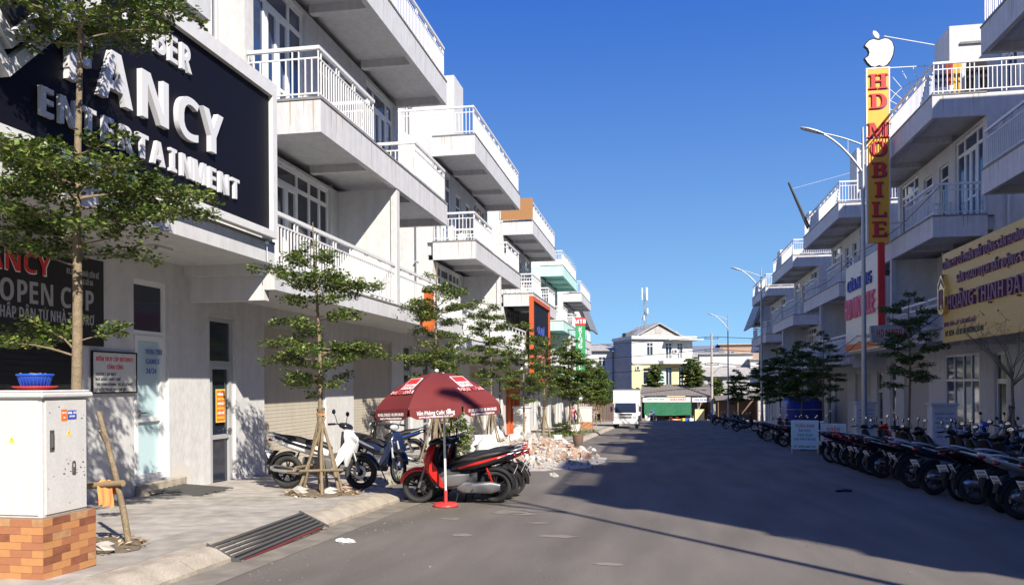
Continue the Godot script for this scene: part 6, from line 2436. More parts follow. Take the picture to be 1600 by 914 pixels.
	if sc:
		b.loft([[Vector3(-0.13, 0.29, 0.0), X * 0.03, U * 0.05], [Vector3(-0.14, 0.29, -0.1), X * 0.055, U * 0.10], [Vector3(-0.14, 0.28, -0.3), X * 0.06, U * 0.09], [Vector3(-0.13, 0.28, -0.55), X * 0.055, U * 0.105], [Vector3(-0.12, 0.28, -0.70), X * 0.04, U * 0.06]], 14, 2.6)
		b.loft([[Vector3(0.05, 0.33, 0.06), X * 0.07, U * 0.07], [Vector3(0.05, 0.31, -0.3), X * 0.09, U * 0.08]], 10, 3.0)
		for k in 5:
			b.bx(-0.20, -0.19, 0.22 + k * 0.03, 0.235 + k * 0.03, -0.25, -0.14)
	else:
		b.bev(-0.14, 0.14, 0.20, 0.42, -0.12, 0.16, 0.04)
		b.loft([[Vector3(0, 0.36, 0.14), X * 0.07, U * 0.07], [Vector3(0, 0.40, 0.36), X * 0.065, U * 0.065]], 10, 3.0)
		for k in 6:
			b.bx(-0.085, 0.085, 0.29, 0.47, 0.17 + k * 0.03, 0.182 + k * 0.03)
		b.tube([Vector3(-0.09, 0.30, -0.1), Vector3(-0.09, rad, -0.62)], 0.03, 6)
		b.tube([Vector3(0.09, 0.30, -0.1), Vector3(0.09, rad, -0.62)], 0.02, 6)
	kit.append({"name": "engine", "mesh": b.mesh(), "mat": "engine_metal"})
	b = mb(mir)
	b.tube([Vector3(0.10, 0.24, 0.15), Vector3(0.15, 0.20, -0.05), Vector3(0.16, 0.24, -0.2), Vector3(0.165, 0.27, -0.32)], 0.018, 8)
	b.tube([Vector3(0.165, 0.27, -0.30), Vector3(0.167, 0.275, -0.36), Vector3(0.17, 0.33, -0.78), Vector3(0.17, 0.335, -0.84)], [0.02, 0.055, 0.058, 0.03] if sc else [0.02, 0.04, 0.042, 0.03], 12)
	var sh := mb(mir)
	sh.loft([[Vector3(0.215, 0.29, -0.42), X * 0.018, U * 0.035], [Vector3(0.218, 0.315, -0.62), X * 0.018, U * 0.045], [Vector3(0.215, 0.335, -0.76), X * 0.015, U * 0.03]], 10, 2.5)
	kit.append({"name": "exhaust", "mesh": b.mesh(), "mat": "exhaust", "kids": [{"name": "heat_shield", "mesh": sh.mesh(), "mat": "chrome"}]})
	for s in ([1.0] if sc else [-1.0, 1.0]):
		b = mb()
		b.tube([Vector3(s * 0.13, rad + 0.02, -0.60), Vector3(s * 0.12, 0.60, -0.48)], 0.014, 6)
		for k in 9:
			var t := 0.25 + k * 0.07
			b.xf = Transform3D(Basis(), Vector3(s * 0.13, rad + 0.02, -0.60).lerp(Vector3(s * 0.12, 0.60, -0.48), t))
			b.lathe([Vector2(0.018, -0.006), Vector2(0.032, 0.0), Vector2(0.018, 0.006)], 9)
		kit.append({"name": "shock_absorber", "mesh": b.mesh(), "mat": "spring"})
	# tail, seat, rail, lights, plate
	b = mb()
	b.loft([[Vector3(0, 0.57, 0.10), X * 0.09, U * 0.05], [Vector3(0, 0.61, -0.02), X * 0.135, U * 0.09], [Vector3(0, 0.65, -0.25), X * 0.16, U * 0.10], [Vector3(0, 0.70, -0.5), X * 0.155, U * 0.085], [Vector3(0, 0.77, -0.75), X * 0.12, U * 0.06], [Vector3(0, 0.83, -0.92), X * 0.06, U * 0.03], [Vector3(0, 0.855, -0.98), X * 0.02, U * 0.012]], 16, 2.6)
	var stripes := []
	for s in [-1.0, 1.0]:
		var st := mb()
		st.loft([[Vector3(s * 0.140, 0.60, -0.02), X * 0.006, U * 0.012], [Vector3(s * 0.166, 0.68, -0.3), X * 0.006, U * 0.025], [Vector3(s * 0.155, 0.745, -0.55), X * 0.006, U * 0.02], [Vector3(s * 0.10, 0.82, -0.82), X * 0.006, U * 0.008]], 8, 2.5)
		stripes.append({"name": "side_stripe", "mesh": st.mesh(), "mat": "stripe"})
	kit.append({"name": "tail_panel", "mesh": b.mesh(), "mat": "tail", "kids": stripes})
	b = mb()
	b.loft([[Vector3(0, 0.66, 0.13), X * 0.05, U * 0.02], [Vector3(0, 0.70, 0.06), X * 0.10, U * 0.05], [Vector3(0, 0.735, -0.1), X * 0.135, U * 0.06], [Vector3(0, 0.75, -0.3), X * 0.145, U * 0.06], [Vector3(0, 0.79, -0.42), X * 0.14, U * 0.06], [Vector3(0, 0.82, -0.6), X * 0.125, U * 0.055], [Vector3(0, 0.845, -0.8), X * 0.09, U * 0.04], [Vector3(0, 0.85, -0.86), X * 0.05, U * 0.02]], 16, 2.6)
	kit.append({"name": "seat", "mesh": b.mesh(), "mat": "seat_vinyl"})
	if sc:
		for s in [-1.0, 1.0]:
			b = mb()
			b.loft([[Vector3(s * 0.150, 0.40, 0.28), X * 0.02, U * 0.05], [Vector3(s * 0.172, 0.40, 0.15), X * 0.02, U * 0.10], [Vector3(s * 0.175, 0.42, -0.02), X * 0.02, U * 0.10], [Vector3(s * 0.16, 0.47, -0.2), X * 0.02, U * 0.05]], 12, 3.0)
			kit.append({"name": "side_cover", "mesh": b.mesh(), "mat": "engine_metal"})
			b = mb()
			b.loft([[Vector3(s * 0.150, 0.735, -0.52), X * 0.006, U * 0.006], [Vector3(s * 0.128, 0.775, -0.68), X * 0.007, U * 0.016], [Vector3(s * 0.085, 0.83, -0.86), X * 0.006, U * 0.008]], 8, 2.5)
			kit.append({"name": "tail_flash", "mesh": b.mesh(), "mat": "paint_white"})
	b = mb()
	b.tube([Vector3(-0.13, 0.80, -0.58), Vector3(-0.14, 0.87, -0.78), Vector3(-0.09, 0.91, -0.93), Vector3(0.09, 0.91, -0.93), Vector3(0.14, 0.87, -0.78), Vector3(0.13, 0.80, -0.58)], 0.014, 8)
	kit.append({"name": "grab_rail", "mesh": b.mesh(), "mat": "rail"})
	b = mb()
	b.ball(Vector3(0, 0.80, -0.93), Vector3(0.075, 0.03, 0.045), 12, 6)
	kit.append({"name": "tail_light", "mesh": b.mesh(), "mat": "lens_red"})
	b = mb(Transform3D(Basis(X, -0.45), Vector3(0, 0.56, -0.945)))
	b.bev(-0.095, 0.095, -0.07, 0.07, -0.012, -0.006, 0.002)
	var pm := mb(Transform3D(Basis(X, -0.45), Vector3(0, 0.56, -0.945)))
	for k in 5:
		pm.bx(-0.066 + k * 0.027, -0.054 + k * 0.027, 0.015, 0.045, -0.0135, -0.0121)
		pm.bx(-0.070 + k * 0.029, -0.056 + k * 0.029, -0.045, -0.008, -0.0135, -0.0121)
	kit.append({"name": "number_plate", "mesh": b.mesh(), "mat": "plate", "kids": [{"name": "plate_digits", "mesh": pm.mesh(), "mat": "print_black"}]})
	b = mb(mir)
	b.tube([Vector3(-0.10, 0.22, -0.02), Vector3(-0.20, 0.035, 0.03)], 0.011, 6)
	b.bx(-0.225, -0.18, 0.02, 0.035, 0.0, 0.06)
	kit.append({"name": "side_stand", "mesh": b.mesh(), "mat": "plastic_black"})
	b = mb()
	b.tube([Vector3(-0.24, 0.26, -0.02 if not sc else -0.25), Vector3(0.24, 0.26, -0.02 if not sc else -0.25)], 0.014, 6)
	kit.append({"name": "footpeg", "mesh": b.mesh(), "mat": "rubber"})
	bike_kits[kind] = kit
	return kit


# paints: body, fender, cover, rim, fork, stripe, exhaust, spring, rail
func place_bike(kind: String, label: String, x: float, d: float, turn: float, paints: Dictionary, group := "", lift := 0.0, steer := 0.0, size := 1.0) -> Node3D:
	var o := thing("motorbike", label, "motorbike", at(x, lift, d), 0.0, group)
	o.basis = (Basis(Vector3.UP, turn) * Basis(Vector3(0, 0, 1), -rng.randf_range(0.06, 0.15))).scaled_local(Vector3.ONE * size)
	o.position.y += 0.003
	var body: String = paints.get("body", "paint_black")
	var use := {"body": body, "tail": paints.get("tail", body), "fender": paints.get("fender", body), "cover": paints.get("cover", body), "rim": paints.get("rim", "plastic_grey"), "fork": paints.get("fork", "engine_metal"), "stripe": paints.get("stripe", "paint_silver"), "exhaust": paints.get("exhaust", "plastic_black"), "spring": paints.get("spring", "engine_metal"), "rail": paints.get("rail", "paint_silver")}
	for k in bike_kit(kind):
		var p := put(k.name, k.mesh, M(use.get(k.mat, k.mat)), o)
		for c in k.get("kids", []):
			put(c.name, c.mesh, M(use.get(c.mat, c.mat)), p)
		if steer != 0.0 and (k.name in ["front_wheel", "fork", "front_mudguard", "handlebar_cover", "mirror"] or (k.name == "headlight" and kind != "scooter")):
			var c := Vector3(0, 0, 0.42)
			p.transform = Transform3D(Basis(), c) * Transform3D(Basis(Vector3(0, 0.93, -0.37).normalized(), steer), Vector3.ZERO) * Transform3D(Basis(), -c)
	return o


func build_bikes():
	# sunny side
	place_bike("scooter", "white scooter with a black seat parked behind the staked tree", -5.80, 13.5, PI / 2 + 0.02, {"body": "paint_white", "fender": "paint_black", "cover": "paint_black", "rim": "plastic_black", "stripe": "paint_black", "exhaust": "steel"}, "", 0.155, 0.0, 1.07)
	place_bike("underbone", "dark blue motorbike with wire wheels, nose out beside the white scooter", -5.35, 15.0, PI / 2 - 0.5, {"body": "paint_navy", "fender": "paint_black", "cover": "paint_black", "rim": "steel", "fork": "print_grey"}, "", 0.155, -0.3, 1.05)
	place_bike("underbone", "black and blue motorbike by the wall, its seat towards the parasol", -7.0, 20.6, -PI / 2 + 0.25, {"body": "paint_black", "stripe": "paint_blue", "cover": "paint_black", "rim": "steel"}, "", 0.155)
	place_bike("scooter", "red and black scooter under the maroon parasol", -3.28, 13.15, -PI / 2 + 0.17, {"body": "paint_red", "tail": "paint_black", "fender": "paint_red", "cover": "paint_black", "rim": "plastic_black", "stripe": "paint_red", "exhaust": "plastic_black", "spring": "paint_red", "rail": "plastic_black"}, "", 0.0, 0.0, 1.0)
	place_bike("scooter", "black scooter with blue trim next to the red one", -3.24, 13.62, -PI / 2 + 0.20, {"body": "paint_black", "stripe": "paint_blue", "fender": "paint_black", "rail": "paint_silver"})
	place_bike("underbone", "maroon motorbike third from the maroon parasol", -3.22, 14.15, -PI / 2 + 0.15, {"body": "paint_maroon", "rail": "paint_red", "rim": "steel", "cover": "paint_black"})
	place_bike("scooter", "dark blue scooter at the far end of the parasol row", -3.4, 14.75, -PI / 2 + 0.2, {"body": "paint_navy", "rail": "paint_silver", "cover": "paint_navy"})
	# shaded side: the long row along the kerb
	var row := [
		["scooter", "paint_black", "paint_silver", "black scooter with silver trim, closest of the shaded row to the camera"],
		["scooter", "paint_silver", "paint_black", "silver scooter second from the camera in the shaded row"],
		["scooter", "paint_white", "paint_black", "white scooter with black stripes in the shaded row"],
		["scooter", "paint_black", "paint_white", "black scooter with a white stripe next to the black striped white one"],
		["underbone", "paint_black", "paint_silver", "black wire wheeled motorbike beyond the white striped scooter"],
		["scooter", "paint_navy", "paint_silver", "navy scooter sixth along the shaded row"],
		["scooter", "paint_black", "paint_white", "black scooter with white stripe in the middle of the shaded row"],
		["underbone", "paint_silver", "paint_black", "silver wire wheeled motorbike in the middle of the shaded row"],
		["scooter", "paint_black", "paint_black", "all black scooter in the shaded row"],
		["scooter", "paint_black", "paint_silver", "black scooter ahead of the silver wire wheeled motorbike"],
		["underbone", "paint_black", "paint_blue", "black motorbike with a blue stripe in the shaded row"],
		["scooter", "paint_black", "paint_silver", "black scooter two before the red motorbike"],
		["scooter", "paint_navy", "paint_white", "navy scooter with white stripe beside the red one"],
		["underbone", "paint_red", "paint_white", "long red motorbike in the shaded row"],
		["underbone", "paint_navy", "paint_blue", "dark blue motorbike with wire wheels beyond the red one"],
		["underbone", "paint_black", "paint_silver", "black motorbike with chrome exhaust next to the laundry board"],
	]
	var g := "motorbikes in the long row along the shaded kerb"
	for i in row.size():
		var q: Array = row[i]
		var d := 11.8 + i * 0.86 + rng.randf_range(-0.24, 0.24)
		place_bike(q[0], q[3], 5.68 + rng.randf_range(-0.2, 0.15), d, 1.78 + rng.randf_range(-0.32, 0.34), {"body": q[1], "stripe": q[2], "cover": q[1] if i % 3 else "paint_black", "fender": "paint_black" if i % 2 else q[1], "rim": "steel" if q[0] == "underbone" else "plastic_grey", "exhaust": "steel" if i % 2 else "plastic_black"}, g, 0.0, rng.randf_range(-0.45, 0.45), rng.randf_range(0.98, 1.07))
	var far := [
		["underbone", "paint_white", "paint_black", "white motorbike with wire wheels beyond the printed boards", 32.4],
		["underbone", "paint_black", "paint_silver", "black motorbike two past the printed boards", 33.6],
		["scooter", "paint_black", "paint_red", "black scooter three past the printed boards", 35.0],
		["scooter", "paint_navy", "paint_silver", "navy scooter before the blue tarpaulin stall", 37.0],
		["underbone", "paint_black", "paint_blue", "dark motorbike at the kerb near the blue tarpaulin stall", 40.5],
		["scooter", "paint_maroon", "paint_black", "maroon scooter at the kerb by the blue tarpaulin stall", 44.0],
		["scooter", "paint_black", "paint_silver", "black scooter far along the shaded kerb", 58.0],
		["underbone", "paint_navy", "paint_silver", "navy motorbike far along the shaded kerb", 66.0],
		["scooter", "paint_black", "paint_maroon", "last dark scooter at the end of the shaded kerb", 80.0],
	]
	for q in far:
		place_bike(q[0], q[3], 5.75 + rng.randf_range(-0.15, 0.15), q[4], 1.9 + rng.randf_range(-0.15, 0.15), {"body": q[1], "stripe": q[2], "rim": "steel"}, "motorbikes farther along the shaded kerb")
	var back := [
		["underbone", "paint_blue", "paint_white", "bright blue motorbike on the shaded pavement, headlight towards the road", 22.6, 8.4],
		["underbone", "paint_navy", "paint_silver", "navy motorbike on the shaded pavement beside the bright blue one", 21.4, 8.5],
		["scooter", "paint_black", "paint_silver", "black scooter on the shaded pavement with a shining headlamp", 20.0, 8.5],
		["underbone", "paint_black", "paint_white", "black motorbike on the shaded pavement under the company sign", 18.2, 8.4],
		["scooter", "paint_blue", "paint_silver", "blue scooter on the shaded pavement by the bare tree", 17.0, 8.5],
		["underbone", "paint_maroon", "paint_silver", "maroon motorbike on the shaded pavement near the camera", 15.6, 8.4],
	]
	for q in back:
		place_bike(q[0], q[3], q[5], q[4], -PI / 2 + rng.randf_range(-0.35, 0.2), {"body": q[1], "stripe": q[2], "rim": "steel"}, "motorbikes on the shaded pavement", 0.15, rng.randf_range(-0.2, 0.4))
	# by the yard at the end of the sunny row
	for q in [[-7.4, 88.0, "dark motorbike before the yard gate"], [-6.4, 87.4, "second dark motorbike before the yard gate"], [-6.9, 80.0, "dark motorbike on the sunny pavement behind the lorry"]]:
		place_bike("underbone", q[2], q[0], q[1], 0.4, {"body": "paint_black", "rim": "steel"}, "motorbikes by the yard gate", 0.15)


# ---------------------------------------------------------------- people
# bones: [from, to, radius, radius, colour]; one continuous skin by surface nets on a smooth union of tapered capsules
func body_mesh(bones: Array, cell: float, blend: float) -> ArrayMesh:
	var lo := Vector3.ONE * 1e9
	var hi := Vector3.ONE * -1e9
	for q in bones:
		var r: float = maxf(q[2], q[3]) + cell * 2
		for p in [q[0], q[1]]:
			lo = lo.min(p - Vector3.ONE * r)
			hi = hi.max(p + Vector3.ONE * r)
	var nx := int((hi.x - lo.x) / cell) + 2
	var ny := int((hi.y - lo.y) / cell) + 2
	var nz := int((hi.z - lo.z) / cell) + 2
	var f := PackedFloat32Array()
	f.resize(nx * ny * nz)
	f.fill(1.0)
	for q in bones:
		var a: Vector3 = q[0]
		var ab: Vector3 = q[1] - q[0]
		var l2 := maxf(ab.length_squared(), 1e-9)
		var reach: float = maxf(q[2], q[3]) + blend * 1.5 + cell
		var i0 := ((a.min(q[1]) - Vector3.ONE * reach - lo) / cell).floor()
		var i1 := ((a.max(q[1]) + Vector3.ONE * reach - lo) / cell).ceil()
		for z in range(maxi(0, int(i0.z)), mini(nz, int(i1.z) + 1)):
			for y in range(maxi(0, int(i0.y)), mini(ny, int(i1.y) + 1)):
				for x in range(maxi(0, int(i0.x)), mini(nx, int(i1.x) + 1)):
					var p := lo + Vector3(x, y, z) * cell
					var t := clampf((p - a).dot(ab) / l2, 0.0, 1.0)
					var d: float = (p - a - ab * t).length() - lerpf(q[2], q[3], t)
					var id := (z * ny + y) * nx + x
					var e := f[id]
					var h := clampf(0.5 + 0.5 * (e - d) / blend, 0.0, 1.0)
					f[id] = lerpf(e, d, h) - blend * h * (1.0 - h)
	var vert := {}
	var pts := PackedVector3Array()
	for z in nz - 1:
		for y in ny - 1:
			for x in nx - 1:
				var base := (z * ny + y) * nx + x
				var s := []
				var inside := 0
				for k in 8:
					var val := f[base + (k & 1) + ((k >> 1) & 1) * nx + ((k >> 2) & 1) * nx * ny]
					s.append(val)
					if val < 0.0: inside += 1
				if inside == 0 or inside == 8:
					continue
				var sum := Vector3.ZERO
				var n := 0
				for e in [[0, 1], [2, 3], [4, 5], [6, 7], [0, 2], [1, 3], [4, 6], [5, 7], [0, 4], [1, 5], [2, 6], [3, 7]]:
					if (s[e[0]] < 0.0) != (s[e[1]] < 0.0):
						var t: float = s[e[0]] / (s[e[0]] - s[e[1]])
						var c0 := Vector3(e[0] & 1, (e[0] >> 1) & 1, (e[0] >> 2) & 1)
						var c1 := Vector3(e[1] & 1, (e[1] >> 1) & 1, (e[1] >> 2) & 1)
						sum += c0.lerp(c1, t)
						n += 1
				vert[base] = pts.size()
				pts.append(lo + (Vector3(x, y, z) + sum / n) * cell)
	var cols := PackedColorArray()
	var nor := PackedVector3Array()
	nor.resize(pts.size())
	for p in pts:
		var best := 1e9
		var c := Color.WHITE
		for q in bones:
			var ab: Vector3 = q[1] - q[0]
			var t := clampf((p - q[0]).dot(ab) / maxf(ab.length_squared(), 1e-9), 0.0, 1.0)
			var d: float = (p - q[0] - ab * t).length() - lerpf(q[2], q[3], t)
			if d < best:
				best = d
				c = q[4]
		cols.append(c)
	var tris := PackedInt32Array()
	var step := [1, nx, nx * ny]
	for key in vert:
		for ax in 3:
			var a1: int = step[(ax + 1) % 3]
			var a2: int = step[(ax + 2) % 3]
			var v0 := f[key]
			var v1 := f[key + step[ax]]
			if (v0 < 0.0) == (v1 < 0.0):
				continue
			if not (vert.has(key - a1) and vert.has(key - a2) and vert.has(key - a1 - a2)):
				continue
			var q := [vert[key], vert[key - a1], vert[key - a1 - a2], vert[key - a2]]
			if v0 < 0.0:
				tris.append_array([q[0], q[2], q[1], q[0], q[3], q[2]])
			else:
				tris.append_array([q[0], q[1], q[2], q[0], q[2], q[3]])
	for i in range(0, tris.size(), 3):
		var nn := (pts[tris[i + 2]] - pts[tris[i]]).cross(pts[tris[i + 1]] - pts[tris[i]])
		for k in 3:
			nor[tris[i + k]] += nn
	for i in nor.size():
		nor[i] = nor[i].normalized()
	var a := []
	a.resize(Mesh.ARRAY_MAX)
	a[Mesh.ARRAY_VERTEX] = pts
	a[Mesh.ARRAY_NORMAL] = nor
	a[Mesh.ARRAY_COLOR] = cols
	a[Mesh.ARRAY_INDEX] = tris
	var m := ArrayMesh.new()
	m.add_surface_from_arrays(Mesh.PRIMITIVE_TRIANGLES, a)
	return m


# joints: pelvis, chest, neck, head, and per side shoulder elbow wrist hip knee ankle, z forward
func person(label: String, where: Vector3, turn: float, j: Dictionary, top: Color, legs: Color, hat: String):
	var skin := Color(0.42, 0.24, 0.15)
	var shoe := Color(0.03, 0.03, 0.03)
	var bones := []
	var pel: Vector3 = j.pelvis
	var ch: Vector3 = j.chest
	var nk: Vector3 = j.neck
	var hd: Vector3 = j.head
	var across: Vector3 = j.get("across", Vector3.RIGHT)
	bones.append([pel - across * 0.07, pel + across * 0.07, 0.125, 0.125, legs])
	bones.append([pel, pel.lerp(ch, 0.5), 0.135, 0.13, top])
	bones.append([pel.lerp(ch, 0.5), ch, 0.13, 0.145, top])
	bones.append([ch - across * 0.12, ch + across * 0.12, 0.10, 0.10, top])
	bones.append([ch, nk, 0.10, 0.06, top])
	bones.append([nk, hd, 0.055, 0.06, skin])
	var face: Vector3 = j.get("face", Vector3.BACK)
	bones.append([hd, hd + Vector3(0, 0.07, 0), 0.088, 0.085, skin])
	bones.append([hd + face * 0.07, hd + face * 0.1 - Vector3(0, 0.012, 0), 0.022, 0.02, skin])
	bones.append([hd + face * 0.05 - Vector3(0, 0.05, 0), hd + face * 0.07 - Vector3(0, 0.06, 0), 0.035, 0.03, skin])
	for s in 2:
		var sg := -1.0 if s == 0 else 1.0
		var sh: Vector3 = ch + across * 0.17 * sg + (nk - ch).normalized() * 0.06
		var el: Vector3 = j.elbow[s]
		var wr: Vector3 = j.wrist[s]
		bones.append([sh, sh.lerp(el, 0.6), 0.062, 0.05, top])
		bones.append([sh.lerp(el, 0.6), el, 0.045, 0.04, skin])
		bones.append([el, wr, 0.04, 0.028, skin])
		var hdir := (wr - el).normalized()
		var palm := wr + hdir * 0.07
		bones.append([wr, palm, 0.03, 0.034, skin])
		var sd := hdir.cross(Vector3.UP if absf(hdir.y) < 0.8 else Vector3.BACK).normalized()
		for k in 4:
			var root := palm + sd * (k - 1.5) * 0.02
			bones.append([root, root + hdir * (0.07 - absf(k - 1.4) * 0.01) + Vector3(0, -0.02, 0), 0.011, 0.009, skin])
		bones.append([wr + hdir * 0.03 + sd * 0.025, wr + hdir * 0.07 + sd * 0.055, 0.013, 0.01, skin])
		var hp: Vector3 = pel + across * 0.09 * sg
		var kn: Vector3 = j.knee[s]
		var an: Vector3 = j.ankle[s]
		bones.append([hp, kn, 0.085, 0.06, legs])
		bones.append([kn, an, 0.058, 0.042, legs])
		var toe: Vector3 = j.get("toe", [Vector3(0, -0.04, 0.16), Vector3(0, -0.04, 0.16)])[s]
		bones.append([an + Vector3(0, -0.04, -0.03), an + toe, 0.042, 0.035, shoe])
	var o := thing("person", label, "person", where, turn)
	var skinm := flat("figure", Color(1, 1, 1), 0.85)
	skinm.vertex_color_use_as_albedo = true
	put("figure", body_mesh(bones, 0.02, 0.03), skinm, o)
	var b := mb()
	if hat == "cap":
		b.ball(hd + Vector3(0, 0.10, -0.005), Vector3(0.105, 0.085, 0.112), 14, 8)
		b.loft([[hd + Vector3(0, 0.09, 0) + face * 0.05, across * 0.08, Vector3(0, 0.012, 0)], [hd + Vector3(0, 0.075, 0) + face * 0.18, across * 0.06, Vector3(0, 0.008, 0)]], 10, 2.5)
		part("helmet", b, M("cloth_white"), o)
	else:
		b.ball(hd + Vector3(0, 0.065, 0) - face * 0.02, Vector3(0.099, 0.105, 0.105), 14, 8)
		part("hair", b, M("hair"), o)
	for s in [-1.0, 1.0]:
		b = mb()
		b.ball(hd + face * 0.083 + across * 0.032 * s + Vector3(0, 0.03, 0), Vector3(0.013, 0.008, 0.008), 8, 4)
		part("eye", b, M("hair"), o)
	return o


func build_people():
	# bending over beside the green awning
	person("person in a blue shirt stooping beside the green awning", at(-0.75, 0, 108.2), -0.9, {
		"pelvis": Vector3(0, 0.92, -0.1), "chest": Vector3(0, 1.22, 0.16), "neck": Vector3(0, 1.33, 0.27), "head": Vector3(0, 1.40, 0.36),
		"elbow": [Vector3(-0.24, 0.98, 0.28), Vector3(0.24, 0.98, 0.28)], "wrist": [Vector3(-0.16, 0.86, 0.48), Vector3(0.16, 0.88, 0.48)],
		"knee": [Vector3(-0.11, 0.5, 0.02), Vector3(0.11, 0.5, 0.08)], "ankle": [Vector3(-0.11, 0.09, -0.12), Vector3(0.12, 0.09, 0.02)]}, Color(0.03, 0.16, 0.62), Color(0.03, 0.04, 0.07), "hair")
	# rider
	var bike := place_bike("underbone", "motorbike ridden by the person in white at the far corner", 6.3, 100.0, 2.6, {"body": "paint_black", "rim": "steel"}, "", 0.0)
	bike.basis = Basis(Vector3.UP, 0.6)
	person("person in a white shirt and pale cap riding a motorbike at the far corner", at(6.3, 0, 100.0), 0.6, {
		"pelvis": Vector3(0, 0.86, -0.18), "chest": Vector3(0, 1.26, -0.08), "neck": Vector3(0, 1.42, -0.03), "head": Vector3(0, 1.53, 0.01),
		"elbow": [Vector3(-0.33, 1.10, 0.08), Vector3(0.33, 1.10, 0.08)], "wrist": [Vector3(-0.30, 1.07, 0.22), Vector3(0.30, 1.07, 0.22)],
		"knee": [Vector3(-0.19, 0.70, 0.24), Vector3(0.19, 0.70, 0.24)], "ankle": [Vector3(-0.2, 0.34, 0.02), Vector3(0.2, 0.34, 0.02)]}, Color(0.78, 0.78, 0.78), Color(0.05, 0.05, 0.07), "cap")
	# by the far cabinet
	person("person in a pink shirt and blue trousers beside the far brick based cabinet", at(-5.85, 0.15, 56.3), 0.5, {
		"pelvis": Vector3(0, 0.88, 0), "chest": Vector3(0, 1.24, 0.02), "neck": Vector3(0, 1.40, 0.03), "head": Vector3(0, 1.51, 0.05),
		"elbow": [Vector3(-0.25, 1.02, 0.02), Vector3(0.25, 1.04, 0.06)], "wrist": [Vector3(-0.24, 0.80, 0.12), Vector3(0.22, 0.95, 0.26)],
		"knee": [Vector3(-0.1, 0.49, 0.04), Vector3(0.1, 0.49, 0.05)], "ankle": [Vector3(-0.1, 0.09, -0.02), Vector3(0.12, 0.09, 0.03)]}, Color(0.78, 0.22, 0.27), Color(0.03, 0.16, 0.62), "hair")


# ---------------------------------------------------------------- small things
func lump(b: MB, p: Vector3, r: Vector3, rg: RandomNumberGenerator, turn := Basis()):
	# an irregular broken lump: a jittered low ball with flat faces
	var ico := []
	var n := 6
	var rows := []
	for i in 4:
		var a := PI * (i + 0.5) / 4.0
		var row := []
		for k in n:
			var c := TAU * (k + 0.5 * (i % 2)) / n
			row.append(p + turn * (Vector3(sin(a) * cos(c), cos(a), sin(a) * sin(c)) * r * rg.randf_range(0.72, 1.2)))
		rows.append(row)
	for i in 3:
		for k in n:
			var k2 := (k + 1) % n
			b.tri(rows[i][k], rows[i][k2], rows[i + 1][k])
			b.tri(rows[i][k2], rows[i + 1][k2], rows[i + 1][k])
	for k in range(1, n - 1):
		b.tri(rows[0][0], rows[0][k + 1], rows[0][k])
		b.tri(rows[3][0], rows[3][k], rows[3][k + 1])


